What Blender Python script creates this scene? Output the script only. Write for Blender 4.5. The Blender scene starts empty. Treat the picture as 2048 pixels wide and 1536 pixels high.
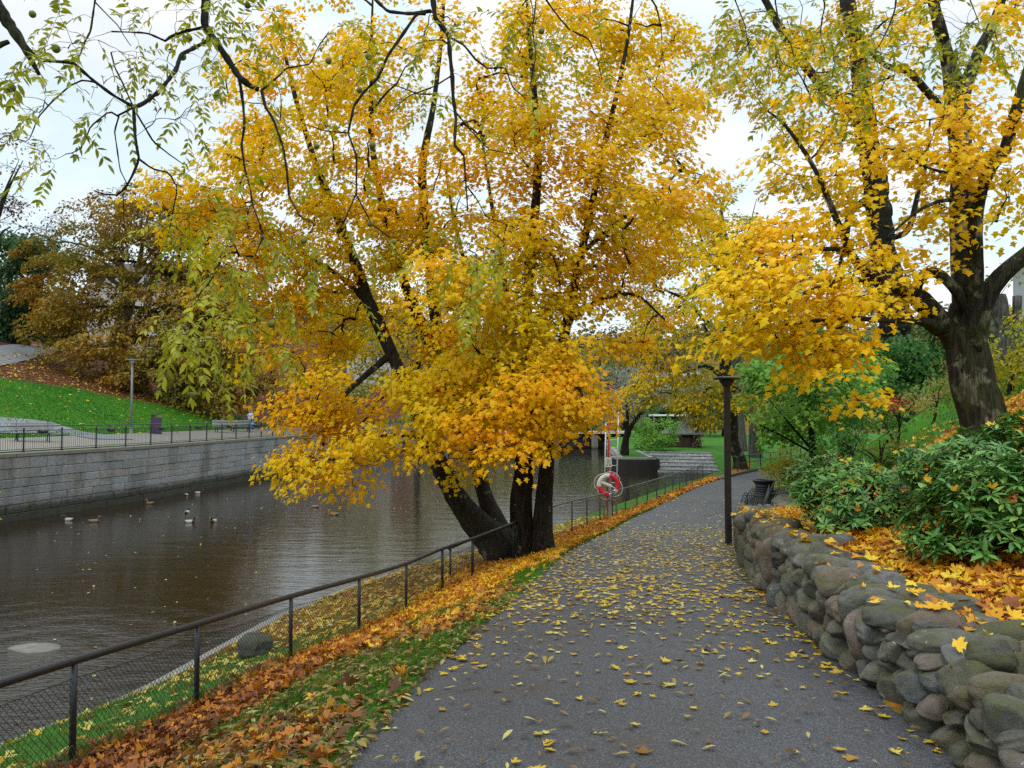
import bpy, math, random
import numpy as np
from mathutils import Vector, Matrix

R = math.radians
rng = np.random.default_rng(7)
random.seed(7)
scene = bpy.context.scene
COL = scene.collection

# ------------------------------------------------------------------ camera
EYE = 1.6
PITCH = math.atan(62 / 1607.0)
FPX = 1607.0
cam_d = bpy.data.cameras.new("camera")
cam_d.sensor_width = 36.0
cam_d.lens = FPX / 2048 * 36.0
cam_d.clip_start = 0.05
cam_d.clip_end = 3000
cam = bpy.data.objects.new("camera", cam_d)
COL.objects.link(cam)
cam.location = (0, 0, EYE)
cam.rotation_euler = (math.pi / 2 + PITCH, 0, 0)
scene.camera = cam

# ------------------------------------------------------------------ world (overcast sky)
SUN_EL, SUN_AZ = R(48), R(205)
world = bpy.data.worlds.new("World")
scene.world = world
world.use_nodes = True
wn, wl = world.node_tree.nodes, world.node_tree.links
wn.clear()
w_out = wn.new("ShaderNodeOutputWorld")
w_bg = wn.new("ShaderNodeBackground")
w_sky = wn.new("ShaderNodeTexSky")
w_sky.sky_type = 'NISHITA'
w_sky.sun_disc = False
w_sky.sun_elevation = SUN_EL
w_sky.sun_rotation = SUN_AZ
w_co = wn.new("ShaderNodeTexCoord")
w_sep = wn.new("ShaderNodeSeparateXYZ")
wl.new(w_co.outputs["Generated"], w_sep.inputs[0])
w_grad = wn.new("ShaderNodeValToRGB")           # luminance of the cloud deck by height (CIE overcast)
e = w_grad.color_ramp.elements
e[0].position = 0.0; e[0].color = (1.12, 1.14, 1.15, 1)
e[1].position = 1.0; e[1].color = (2.5, 2.6, 2.75, 1)
m = e.new(0.24); m.color = (1.10, 1.12, 1.14, 1)
m = e.new(0.40); m.color = (0.95, 0.99, 1.03, 1)
wl.new(w_sep.outputs["Z"], w_grad.inputs[0])
w_map = wn.new("ShaderNodeMapping")
w_map.inputs["Scale"].default_value = (2.2, 2.2, 4.5)
wl.new(w_co.outputs["Generated"], w_map.inputs[0])
w_noise = wn.new("ShaderNodeTexNoise")
w_noise.inputs["Scale"].default_value = 2.4
w_noise.inputs["Detail"].default_value = 5
w_noise.inputs["Roughness"].default_value = 0.5
wl.new(w_map.outputs[0], w_noise.inputs["Vector"])
w_cl = wn.new("ShaderNodeValToRGB")
e = w_cl.color_ramp.elements
e[0].position = 0.36; e[0].color = (0.80, 0.94, 1.0, 1)
e[1].position = 0.62; e[1].color = (1.06, 1.05, 1.03, 1)
wl.new(w_noise.outputs["Fac"], w_cl.inputs[0])
w_mul = wn.new("ShaderNodeMix"); w_mul.data_type = 'RGBA'; w_mul.blend_type = 'MULTIPLY'
w_mul.inputs["Factor"].default_value = 1.0
wl.new(w_grad.outputs[0], w_mul.inputs["A"])
wl.new(w_cl.outputs[0], w_mul.inputs["B"])
w_sc = wn.new("ShaderNodeMix"); w_sc.data_type = 'RGBA'; w_sc.blend_type = 'MULTIPLY'
w_sc.inputs["Factor"].default_value = 1.0
w_sc.inputs["B"].default_value = (0.06, 0.06, 0.06, 1)      # clear-sky part, strength 0.06
wl.new(w_sky.outputs[0], w_sc.inputs["A"])
w_mix = wn.new("ShaderNodeMix"); w_mix.data_type = 'RGBA'
w_mix.inputs["Factor"].default_value = 0.93                 # cloud cover
wl.new(w_sc.outputs["Result"], w_mix.inputs["A"])
wl.new(w_mul.outputs["Result"], w_mix.inputs["B"])
wl.new(w_mix.outputs["Result"], w_bg.inputs["Color"])
w_bg.inputs["Strength"].default_value = 1.0
wl.new(w_bg.outputs[0], w_out.inputs["Surface"])

sun_d = bpy.data.lights.new("sun", 'SUN')
sun_d.energy = 1.1
sun_d.angle = R(14)
sun_d.color = (1.0, 0.965, 0.91)
sun = bpy.data.objects.new("sun", sun_d)
COL.objects.link(sun)
sd = Vector((math.sin(SUN_AZ) * math.cos(SUN_EL), math.cos(SUN_AZ) * math.cos(SUN_EL), math.sin(SUN_EL)))
sun.rotation_euler = sd.to_track_quat('Z', 'Y').to_euler()

scene.view_settings.view_transform = 'Standard'
scene.view_settings.look = 'None'
scene.view_settings.exposure = 0.0
scene.view_settings.gamma = 1.0
scene.render.engine = 'CYCLES'
cy = scene.cycles
cy.max_bounces = 6; cy.diffuse_bounces = 3; cy.glossy_bounces = 3; cy.transmission_bounces = 4
cy.transparent_max_bounces = 4
cy.caustics_reflective = False; cy.caustics_refractive = False
cy.use_denoising = False

# ------------------------------------------------------------------ helpers
def W(px, py, D):
    """Point at depth D (metres along the ground from the camera) seen at photo pixel (px, py)."""
    a = (px - 1024) / FPX
    b = (768 - py) / FPX
    c, s = math.cos(PITCH), math.sin(PITCH)
    dy, dz = c - b * s, s + b * c
    return np.array((a / dy * D, D, EYE + dz / dy * D))

def PXM(D):                       # metres per photo pixel at depth D
    return D / FPX

def mesh_from(name, V, faces, mats, matidx=None, smooth=False, tint=None):
    """faces: list of int arrays (n,k); one mesh from all of them."""
    me = bpy.data.meshes.new(name)
    V = np.asarray(V, dtype=np.float32).reshape(-1, 3)
    me.vertices.add(len(V))
    me.vertices.foreach_set("co", V.ravel())
    faces = [np.asarray(f, dtype=np.int32) for f in faces if len(f)]
    tot = sum(f.size for f in faces)
    nf = sum(len(f) for f in faces)
    me.loops.add(tot)
    me.polygons.add(nf)
    me.loops.foreach_set("vertex_index", np.concatenate([f.ravel() for f in faces]))
    lt = np.concatenate([np.full(len(f), f.shape[1], np.int32) for f in faces])
    ls = np.concatenate([[0], np.cumsum(lt)[:-1]]).astype(np.int32)
    me.polygons.foreach_set("loop_start", ls)
    me.polygons.foreach_set("loop_total", lt)
    for m_ in (mats if isinstance(mats, (list, tuple)) else [mats]):
        me.materials.append(m_)
    if matidx is not None:
        me.polygons.foreach_set("material_index", np.asarray(matidx, np.int32))
    me.polygons.foreach_set("use_smooth", np.full(nf, bool(smooth)) if not isinstance(smooth, np.ndarray) else smooth)
    me.update(calc_edges=True)
    if tint is not None:
        for nm, arr in tint.items():
            at = me.attributes.new(nm, 'FLOAT', 'POINT')
            at.data.foreach_set("value", np.asarray(arr, np.float32))
    return me

class Geo:
    """Collects vertices and faces (tri / quad / any) with a material slot each."""
    def __init__(s):
        s.V, s.F, s.M, s.S, s.n = [], [], [], [], 0
    def add(s, V, F, mat=0, smooth=False):
        V = np.asarray(V, np.float32).reshape(-1, 3)
        for f in (F if isinstance(F, list) else [F]):
            f = np.asarray(f, np.int32)
            if not len(f): continue
            s.F.append(f + s.n); s.M.append(np.full(len(f), mat)); s.S.append(np.full(len(f), smooth))
        s.V.append(V); s.n += len(V)
        return s
    def obj(s, name, mats, parent=None):
        # same-size faces are grouped, so keep material and smoothing in the same order
        me = mesh_from(name, np.concatenate(s.V), s.F, mats, np.concatenate(s.M), np.concatenate(s.S))
        return link(name, me, parent)

def link(name, me, parent=None):
    o = bpy.data.objects.new(name, me)
    COL.objects.link(o)
    if parent is not None: o.parent = parent
    return o

def empty(name, loc, rz=0.0):
    o = bpy.data.objects.new(name, None)
    COL.objects.link(o)
    o.location = tuple(float(v) for v in loc)
    o.rotation_euler = (0, 0, rz)
    o.empty_display_size = 0.2
    return o

def tag(o, label=None, cat=None, group=None, kind=None):
    if label: o["label"] = label
    if cat: o["category"] = cat
    if group: o["group"] = group
    if kind: o["kind"] = kind
    return o

def copy_tree(o, parent=None):
    c = o.copy(); COL.objects.link(c)
    if parent is not None: c.parent = parent
    for ch in list(o.children): copy_tree(ch, c)
    return c

# --- shapes
def box(c, s, rot=None):
    c = np.asarray(c, float); h = np.asarray(s, float) / 2
    V = np.array([(x, y, z) for z in (-1, 1) for y in (-1, 1) for x in (-1, 1)], float) * h
    if rot is not None: V = V @ np.asarray(rot).T
    F = np.array([(0, 2, 3, 1), (4, 5, 7, 6), (0, 1, 5, 4), (2, 6, 7, 3), (0, 4, 6, 2), (1, 3, 7, 5)])
    return V + c, F

def bbox_bev(c, s, b, rot=None):
    """box with chamfered edges (24 verts)"""
    h = np.asarray(s, float) / 2
    V = []; 
    for sx in (-1, 1):
        for sy in (-1, 1):
            for sz in (-1, 1):
                V += [(sx * h[0], sy * (h[1] - b), sz * (h[2] - b)), (sx * (h[0] - b), sy * h[1], sz * (h[2] - b)), (sx * (h[0] - b), sy * (h[1] - b), sz * h[2])]
    V = np.array(V)
    idx = lambda sx, sy, sz, k: ((sx > 0) * 4 + (sy > 0) * 2 + (sz > 0)) * 3 + k
    q = []; t = []
    for sg in (-1, 1):
        q.append([idx(sg, -1, -1, 0), idx(sg, 1, -1, 0), idx(sg, 1, 1, 0), idx(sg, -1, 1, 0)][::sg])
        q.append([idx(-1, sg, -1, 1), idx(-1, sg, 1, 1), idx(1, sg, 1, 1), idx(1, sg, -1, 1)][::sg])
        q.append([idx(-1, -1, sg, 2), idx(1, -1, sg, 2), idx(1, 1, sg, 2), idx(-1, 1, sg, 2)][::sg])
    for a in (-1, 1):
        for b_ in (-1, 1):
            q.append([idx(a, b_, -1, 0), idx(a, b_, -1, 1), idx(a, b_, 1, 1), idx(a, b_, 1, 0)][::a * b_])
            q.append([idx(a, -1, b_, 0), idx(a, 1, b_, 0), idx(a, 1, b_, 2), idx(a, -1, b_, 2)][::a * b_])
            q.append([idx(-1, a, b_, 2), idx(1, a, b_, 2), idx(1, a, b_, 1), idx(-1, a, b_, 1)][::a * b_])
    for sx in (-1, 1):
        for sy in (-1, 1):
            for sz in (-1, 1):
                t.append([idx(sx, sy, sz, k) for k in range(3)][::sx * sy * sz])
    if rot is not None: V = V @ np.asarray(rot).T
    return V + np.asarray(c, float), [np.array(q), np.array(t)]

def catmull(P, step):
    P = np.asarray(P, float)
    if len(P) == 2: 
        n = max(2, int(np.linalg.norm(P[1, :3] - P[0, :3]) / step) + 1)
        return P[0] + (P[1] - P[0]) * np.linspace(0, 1, n)[:, None]
    Q = np.vstack([2 * P[0] - P[1], P, 2 * P[-1] - P[-2]])
    out = []
    for i in range(1, len(Q) - 2):
        n = max(2, int(np.linalg.norm(Q[i + 1, :3] - Q[i, :3]) / step))
        t = (np.arange(n) / n)[:, None]
        a, b, c, d = Q[i - 1], Q[i], Q[i + 1], Q[i + 2]
        out.append(0.5 * (2 * b + (c - a) * t + (2 * a - 5 * b + 4 * c - d) * t ** 2 + (3 * b - a - 3 * c + d) * t ** 3))
    out.append(P[-1:])
    return np.vstack(out)

def tubes(P, Rr, s=5, cap=False):
    """batch of tubes: P (N,k,3), Rr (N,k) -> V, quads"""
    P = np.asarray(P, float); Rr = np.asarray(Rr, float)
    N, k = P.shape[:2]
    T = np.gradient(P, axis=1)
    T /= np.linalg.norm(T, axis=2, keepdims=True) + 1e-9
    mean = P[:, -1] - P[:, 0]
    mean /= np.linalg.norm(mean, axis=1, keepdims=True) + 1e-9
    ref = np.where((np.abs(mean[:, 2]) > 0.8)[:, None], np.array([1.0, 0.13, 0]), np.array([0.1, 0.05, 1.0]))
    A = np.cross(T, ref[:, None, :]); A /= np.linalg.norm(A, axis=2, keepdims=True) + 1e-9
    B = np.cross(T, A)
    ang = np.arange(s) * 2 * math.pi / s
    ring = A[:, :, None, :] * np.cos(ang)[:, None] + B[:, :, None, :] * np.sin(ang)[:, None]
    V = P[:, :, None, :] + ring * Rr[:, :, None, None]
    base = (np.arange(N) * k * s)[:, None, None]
    i = (np.arange(k - 1) * s)[None, :, None]
    j = np.arange(s)[None, None, :]; j2 = (j + 1) % s
    F = np.stack([base + i + j, base + i + s + j, base + i + s + j2, base + i + j2], -1).reshape(-1, 4)
    V = V.reshape(-1, 3)
    if cap and s >= 3:
        caps = np.concatenate([(np.arange(N) * k * s)[:, None] + np.arange(s)[None, :],
                               (np.arange(N) * k * s + (k - 1) * s)[:, None] + np.arange(s)[::-1][None, :]])
        return V, [F, caps]
    return V, [F]

def tube1(P, r, s=8, cap=True):
    P = np.asarray(P, float)
    r = np.full(len(P), r) if np.isscalar(r) else np.asarray(r, float)
    return tubes(P[None], r[None], s, cap)

def lathe(prof, c=(0, 0, 0), s=16, cap=True):
    prof = np.asarray(prof, float)
    a = np.arange(s) * 2 * math.pi / s
    V = np.stack([prof[:, 0][:, None] * np.cos(a), prof[:, 0][:, None] * np.sin(a), np.repeat(prof[:, 1][:, None], s, 1)], -1)
    k = len(prof)
    i = (np.arange(k - 1) * s)[:, None]; j = np.arange(s)[None]; j2 = (j + 1) % s
    F = [np.stack([i + j, i + j2, i + s + j2, i + s + j], -1).reshape(-1, 4)]
    if cap: F.append(np.array([np.arange(s)[::-1], (k - 1) * s + np.arange(s)]))
    return V.reshape(-1, 3) + np.asarray(c, float), F

def loft(rings):
    """rings (k,s,3) -> closed skin"""
    rings = np.asarray(rings, float); k, s = rings.shape[:2]
    i = (np.arange(k - 1) * s)[:, None]; j = np.arange(s)[None]; j2 = (j + 1) % s
    F = [np.stack([i + j, i + j2, i + s + j2, i + s + j], -1).reshape(-1, 4), np.array([np.arange(s)[::-1], (k - 1) * s + np.arange(s)])]
    return rings.reshape(-1, 3), F

def rotz(a):
    c, s = math.cos(a), math.sin(a)
    return np.array([[c, -s, 0], [s, c, 0], [0, 0, 1.0]])

def unit(v):
    v = np.asarray(v, float)
    return v / (np.linalg.norm(v, axis=-1, keepdims=True) + 1e-9)

def scatter(tv, tf, pos, nrm, tip, scale):
    """copies of a template (local x = width, y = tip direction, z = normal) -> V, F"""
    pos = np.asarray(pos, float); N = len(pos)
    n = unit(nrm); t = np.asarray(tip, float)
    t = unit(t - n * np.sum(t * n, -1, keepdims=True))
    x = np.cross(t, n)
    M = np.stack([x, t, n], -1) * np.asarray(scale, float).reshape(-1, 1, 1)
    V = np.einsum('nij,vj->nvi', M, tv) + pos[:, None, :]
    F = (tf[None] + (np.arange(N) * len(tv))[:, None, None]).reshape(-1, tf.shape[1])
    return V.reshape(-1, 3), F

def fan(ring, centre):
    V = np.vstack([[centre], ring]); n = len(ring)
    F = np.array([(0, 1 + i, 1 + (i + 1) % n) for i in range(n)])
    return V, F

# maple leaf, 5 lobes: simple (10-point) and toothed outlines; unit = about one leaf length
_ms = [(0.05, 0.0), (0.33, 0.04), (0.23, 0.25), (0.58, 0.40), (0.26, 0.57), (0.0, 1.0)]
def _mirror(h):
    h = [h[0]] + h[1:]
    l = [(-x, y) for x, y in h[::-1] if x > 1e-6]
    return np.array(h + l)
_r = _mirror(_ms)
MAPLE_S = fan(np.c_[_r, -0.10 * np.abs(_r[:, 0]) - 0.10 * (_r[:, 1] - 0.4) ** 2], (0, 0.34, 0.05))
_md = [(0.03, 0.0), (0.22, 0.01), (0.38, -0.02), (0.30, 0.13), (0.24, 0.22), (0.42, 0.24), (0.60, 0.40), (0.50, 0.44), (0.56, 0.58), (0.36, 0.54),
       (0.20, 0.52), (0.26, 0.70), (0.13, 0.78), (0.0, 1.0)]
_r = _mirror(_md)
MAPLE_D = fan(np.c_[_r, 0.16 * np.abs(_r[:, 0]) ** 1.5 + 0.14 * (_r[:, 1] - 0.4) ** 2], (0, 0.32, 0.0))
# pointed oval leaf, folded along the midrib
def oval(w, fold=0.12, droop=0.1):
    y = np.array([0.0, 0.25, 0.6, 1.0]); hw = np.array([0.0, 0.85, 0.9, 0.0]) * w / 2
    z = -droop * y ** 2
    V = [(0, 0, 0), (0, .25, z[1]), (0, .6, z[2]), (0, 1, z[3]), (-hw[1], .25, z[1] + fold * w), (-hw[2], .6, z[2] + fold * w), (hw[1], .25, z[1] + fold * w), (hw[2], .6, z[2] + fold * w)]
    F = [(0, 1, 4), (4, 1, 5), (5, 1, 2), (5, 2, 3), (0, 6, 1), (6, 7, 1), (7, 2, 1), (7, 3, 2)]
    return np.array(V, float), np.array(F)
OVAL = oval(0.36)
OVAL_W = oval(0.6)
QUADLEAF = (np.array([(0, 0, 0), (0.34, 0.5, 0.05), (0, 1.0, -0.05), (-0.34, 0.5, 0.05)], float), np.array([(0, 1, 2), (0, 2, 3)]))

# ------------------------------------------------------------------ materials
class NT:
    def __init__(s, name):
        s.m = bpy.data.materials.new(name); s.m.use_nodes = True
        s.t = s.m.node_tree; s.n = s.t.nodes; s.l = s.t.links
        s.n.clear()
        s.out = s.n.new("ShaderNodeOutputMaterial")
    def N(s, typ, **kw):
        nd = s.n.new("ShaderNode" + typ)
        for k, v in kw.items():
            if hasattr(nd, k) and not k[0].isupper(): setattr(nd, k, v)
            else: s.put(nd, k, v)
        return nd
    def put(s, nd, k, v):
        i = nd.inputs[int(k[1:])] if k[0] == '_' else nd.inputs[k]
        if isinstance(v, bpy.types.NodeSocket): s.l.new(v, i)
        elif isinstance(v, bpy.types.Node): s.l.new(v.outputs[0], i)
        elif isinstance(v, (tuple, list)) and len(v) == 3 and i.type == 'RGBA': i.default_value = (*v, 1)
        else: i.default_value = v
    def pos(s): return s.N("NewGeometry").outputs["Position"]
    def rnd(s): return s.N("NewGeometry").outputs["Random Per Island"]
    def noise(s, scale, detail=3, rough=0.55, vec=None, dist=0.0):
        nd = s.N("TexNoise", Scale=scale, Detail=detail, Roughness=rough, Distortion=dist)
        s.put(nd, "Vector", vec if vec is not None else s.pos())
        return nd.outputs["Fac"]
    def ramp(s, fac, stops, interp='LINEAR'):
        nd = s.N("ValToRGB"); s.put(nd, "Fac", fac)
        cr = nd.color_ramp; cr.interpolation = interp
        while len(cr.elements) < len(stops): cr.elements.new(0.5)
        for el, (p, c) in zip(cr.elements, stops):
            el.position = p
            el.color = (*c, 1) if isinstance(c, (tuple, list)) else (c, c, c, 1)
        return nd.outputs["Color"]
    def math(s, op, a, b=0.0, c=0.0, clamp=False):
        nd = s.N("Math", operation=op); nd.use_clamp = clamp
        s.put(nd, "_0", a); s.put(nd, "_1", b)
        if op in ('MULTIPLY_ADD',): s.put(nd, "_2", c)
        return nd.outputs[0]
    def mix(s, fac, a, b, mode='MIX'):
        nd = s.N("Mix"); nd.data_type = 'RGBA'; nd.blend_type = mode
        s.put(nd, "Factor", fac); s.put(nd, "A", a); s.put(nd, "B", b)
        return nd.outputs["Result"]
    def attr(s, name): return s.N("Attribute", attribute_name=name).outputs["Fac"]
    def mapping(s, scale, vec=None, rot=(0, 0, 0)):
        nd = s.N("Mapping"); s.put(nd, "Vector", vec if vec is not None else s.pos())
        nd.inputs["Scale"].default_value = scale; nd.inputs["Rotation"].default_value = rot
        return nd.outputs[0]
    def bump(s, h, strength=0.5, dist=0.02, normal=None):
        nd = s.N("Bump", Strength=strength, Distance=dist); s.put(nd, "Height", h)
        if normal is not None: s.put(nd, "Normal", normal)
        return nd.outputs[0]
    def bsdf(s, col, rough=0.7, spec=0.3, normal=None, metal=0.0, **kw):
        nd = s.N("BsdfPrincipled"); s.put(nd, "Base Color", col); s.put(nd, "Roughness", rough)
        s.put(nd, "Specular IOR Level", spec); s.put(nd, "Metallic", metal)
        if normal is not None: s.put(nd, "Normal", normal)
        for k, v in kw.items(): s.put(nd, k, v)
        return nd
    def done(s, sh):
        s.l.new(sh.outputs[0], s.out.inputs["Surface"]); return s.m

def leaf_mat(name, stops, nscale=0.5, wn_=0.65, transl=0.4, rough=0.5, spec=0.25, shift=0.0):
    """hue by clump (noise in the place) and by single leaf (random)"""
    t = NT(name)
    n = t.math('MULTIPLY_ADD', t.noise(nscale, 3), 1.9, -0.45)
    f = t.math('ADD', t.math('MULTIPLY', n, wn_), t.math('MULTIPLY', t.rnd(), 1 - wn_))
    f = t.math('ADD', f, shift, clamp=True)
    c = t.ramp(f, stops)
    b = t.bsdf(c, rough, spec)
    tr = t.N("BsdfTranslucent"); t.put(tr, "Color", c)
    mx = t.N("MixShader"); t.put(mx, "_0", transl)
    t.l.new(b.outputs[0], mx.inputs[1]); t.l.new(tr.outputs[0], mx.inputs[2])
    return t.done(mx)

def plain(name, col, rough=0.6, spec=0.3, metal=0.0, var=0.25, scale=6.0, bump=0.0):
    t = NT(name)
    n = t.noise(scale, 4)
    c = t.mix(n, tuple(v * (1 - var) for v in col), tuple(min(1, v * (1 + var)) for v in col))
    r = t.math('MULTIPLY_ADD', n, 0.2, rough - 0.1)
    nb = t.bump(t.noise(scale * 8, 3), bump, 0.01) if bump else None
    return t.done(t.bsdf(c, r, spec, nb, metal))

def bark_mat(name, dark, light, lichen=(0.30, 0.30, 0.25), lich=0.6, moss=(0.06, 0.075, 0.02), mossf=0.5, sc=1.0):
    t = NT(name)
    mp = t.mapping((9 * sc, 9 * sc, 2.6 * sc))
    n = t.noise(1.6, 6, 0.65, mp, 0.6)
    wv = t.noise(1.0, 5, .7, t.mapping((15 * sc, 15 * sc, 2.0 * sc), rot=(0.12, 0.1, 0)), 1.2)
    crack = t.ramp(wv, [(0.36, 0.0), (0.52, 1.0)])
    c = t.ramp(n, [(0.3, dark), (0.7, light)])
    c = t.mix(t.ramp(t.noise(3.2 * sc, 5, 0.6), [(lich, 0.0), (lich + 0.06, 1.0)]), c, lichen)
    mo = t.math('MULTIPLY', t.ramp(t.noise(1.3 * sc, 4), [(0.45, 0.0), (0.62, 1.0)]), mossf)
    c = t.mix(mo, c, moss)
    c = t.mix(crack, t.mix(0.65, c, (0.008, 0.006, 0.005)), c)
    h = t.math('ADD', t.math('MULTIPLY', n, 0.6), t.math('MULTIPLY', crack, 0.6))
    return t.done(t.bsdf(c, 0.85, 0.2, t.bump(h, 0.9, 0.035)))
# ------------------------------------------------------------------ the lie of the land
_yy = np.arange(-40, 460, 0.25)
def _line(pts, win=3.0):
    p = np.array(pts, float)
    v = np.interp(_yy, p[:, 0], p[:, 1])
    k = int(win / 0.25) | 1
    v = np.convolve(np.pad(v, k // 2, mode='edge'), np.ones(k) / k, 'valid')
    return lambda y: np.interp(y, _yy, v)

zp = _line([(-40, 2.2), (0, 0), (22, -1.5), (28, -1.78), (34, -1.9), (40, -1.95), (60, -2.0), (75, -1.75), (115, -0.9), (500, -0.9)])
XL = _line([(-40, -6), (-5, -1.7), (3, -1.12), (4.78, -.92), (7.2, -.6), (11.1, .15), (16, 1.06), (25.6, 3.7), (33, 6.4), (41, 9.6), (44.6, 11.5), (50, 14.7), (58, 20), (80, 36), (115, 60), (500, 200)], 2.0)
XR = _line([(-40, -2.3), (-5, 1.9), (3, 2.26), (4.72, 2.45), (5.5, 2.57), (6.3, 2.61), (7.9, 2.80), (9.6, 3.05), (12.3, 3.55), (15.1, 4.2), (17, 4.75), (25.6, 7.1), (33, 9.9), (41, 13.2), (44.6, 15.2), (50, 18.4), (58, 24), (80, 40), (115, 64), (500, 204)], 1.5)
XF = _line([(-40, -9), (-5, -4.2), (4.2, -3.42), (6, -3.23), (7.8, -3.03), (9.9, -2.67), (11.4, -2.18), (13.25, -1.75), (15.1, -1.3), (17, -.83), (18.5, .1), (19.5, 1.0), (25.6, 3.04), (44, 10.4), (50, 13.6), (60, 17.0), (72.3, 17.5), (73.5, 10.5), (105, 13.6), (500, 13.6)], 1.2)
XC = _line([(-40, -13), (4, -8.5), (8, -7), (10, -6.37), (12, -5.5), (16.5, -4.76), (20, -3.6), (25, -.6), (30, 1.6), (46, 8.9), (52, 12), (60, 15.7), (72.3, 16.2), (73.3, 9.3), (100, 11.9), (105, 12.4), (500, 12.4)], 1.2)
XW = _line([(-40, -34), (20, -22.6), (32, -20.4), (40.6, -18.5), (55, -17.3), (75, -15.5), (92, -13.4), (105, -11.5), (115, -11), (500, -11)], 6.0)
ZF = _line([(-40, .6), (-5, -.2), (4.2, -.82), (6, -1.01), (7.8, -1.21), (9.9, -1.40), (11.4, -1.5), (13.25, -1.64), (15.1, -1.72), (17, -1.66), (18.5, -1.55), (20, -1.48), (25.6, -1.75), (34, -1.9), (44, -2.0), (60, -1.95), (74, -1.74), (115, -.9), (500, -.9)], 1.2)
WATER_Z = -2.7
def sstep(a, b, x):
    t = np.clip((x - a) / (b - a), 0, 1); return t * t * (3 - 2 * t)
def XRW(y): return XR(y) + 1.05 * sstep(23.3, 24.0, y) * (1 - sstep(31.5, 32.6, y))
def far_hill(y): return 0.14 * np.maximum(0, y - 118) * sstep(110, 150, y)
def wall_h(y): return np.interp(y, [3, 4.6, 6, 7.5, 9.6, 13, 17, 22.5, 27], [.42, .46, .56, .70, .79, .80, .66, .46, .50])
def bed_h(y): return (wall_h(y) - .10) * (1 - sstep(31.5, 35, y))

def H(x, y):
    x = np.asarray(x, float); y = np.asarray(y, float)
    x, y = np.broadcast_arrays(x, y)
    xc, xf, xl, xr, xw, z0, zf = XC(y), XF(y), XL(y), XRW(y), XW(y), zp(y), ZF(y)
    bed = -3.5 + 2.6 * sstep(104.5, 106.5, y)
    u = np.clip((x - xc) / np.maximum(xf - xc, .05), 0, 1)
    ctop = np.minimum(-2.52, zf)
    ctop = np.where(y > 73, zf - .05, ctop)
    bank = ctop + (zf - ctop) * (u ** 0.8)
    v = np.clip((x - xf) / np.maximum(xl - xf, .05), 0, 1)
    verge = zf + (z0 - zf) * (0.35 * v + 0.65 * sstep(0, 1, v))
    d = x - xr
    rise = 0.16 * np.clip(d - .6, 0, 1.3) + 0.62 * np.maximum(0, d - 1.9)
    rise = np.where(rise > 4.0, 4.0 + (1 - np.exp(-(rise - 4.0) / 3.0)) * 3.0, rise)
    right = z0 + bed_h(y) * sstep(0.12, .5, d) + rise
    dl = xw - x
    s = np.maximum(0, dl - 5.5)
    left = .05 + .075 * np.minimum(dl, 5.5) + np.where(s < 24, .30 * sstep(0, 3, s) * s, 7.2 + 2.5 * (1 - np.exp(-(s - 24) / 9.0)))
    z = np.where(x < xw - .42, left, np.where(x < xc, bed, np.where(x < xf, bank, np.where(x < xl, verge, np.where(x < xr, z0, right)))))
    return z + far_hill(y)

def hit(px, py, lo=3.0, hi=300.0, n=6000):
    Y = np.geomspace(lo, hi, n)
    p0 = W(px, py, 1.0)
    X = p0[0] * Y; Z = EYE + (p0[2] - EYE) * Y
    below = Z < H(X, Y)
    i = int(np.argmax(below)) if below.any() else n - 1
    return np.array((X[i], Y[i], float(H(X[i], Y[i]))))

def fbm(x, y, sc, seed=0):
    """cheap smooth value noise 0..1"""
    r = np.random.default_rng(seed).random((64, 64))
    out = 0; amp = 1.0; tot = 0
    for o in range(3):
        u, v = np.asarray(x) / sc * 2 ** o + 100, np.asarray(y) / sc * 2 ** o + 100
        i, j = np.floor(u).astype(int), np.floor(v).astype(int)
        fu, fv = u - i, v - j
        fu = fu * fu * (3 - 2 * fu); fv = fv * fv * (3 - 2 * fv)
        g = lambda a, b: r[a % 64, b % 64]
        out = out + amp * ((g(i, j) * (1 - fu) + g(i + 1, j) * fu) * (1 - fv) + (g(i, j + 1) * (1 - fu) + g(i + 1, j + 1) * fu) * fv)
        tot += amp; amp *= .5
    return out / tot

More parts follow.
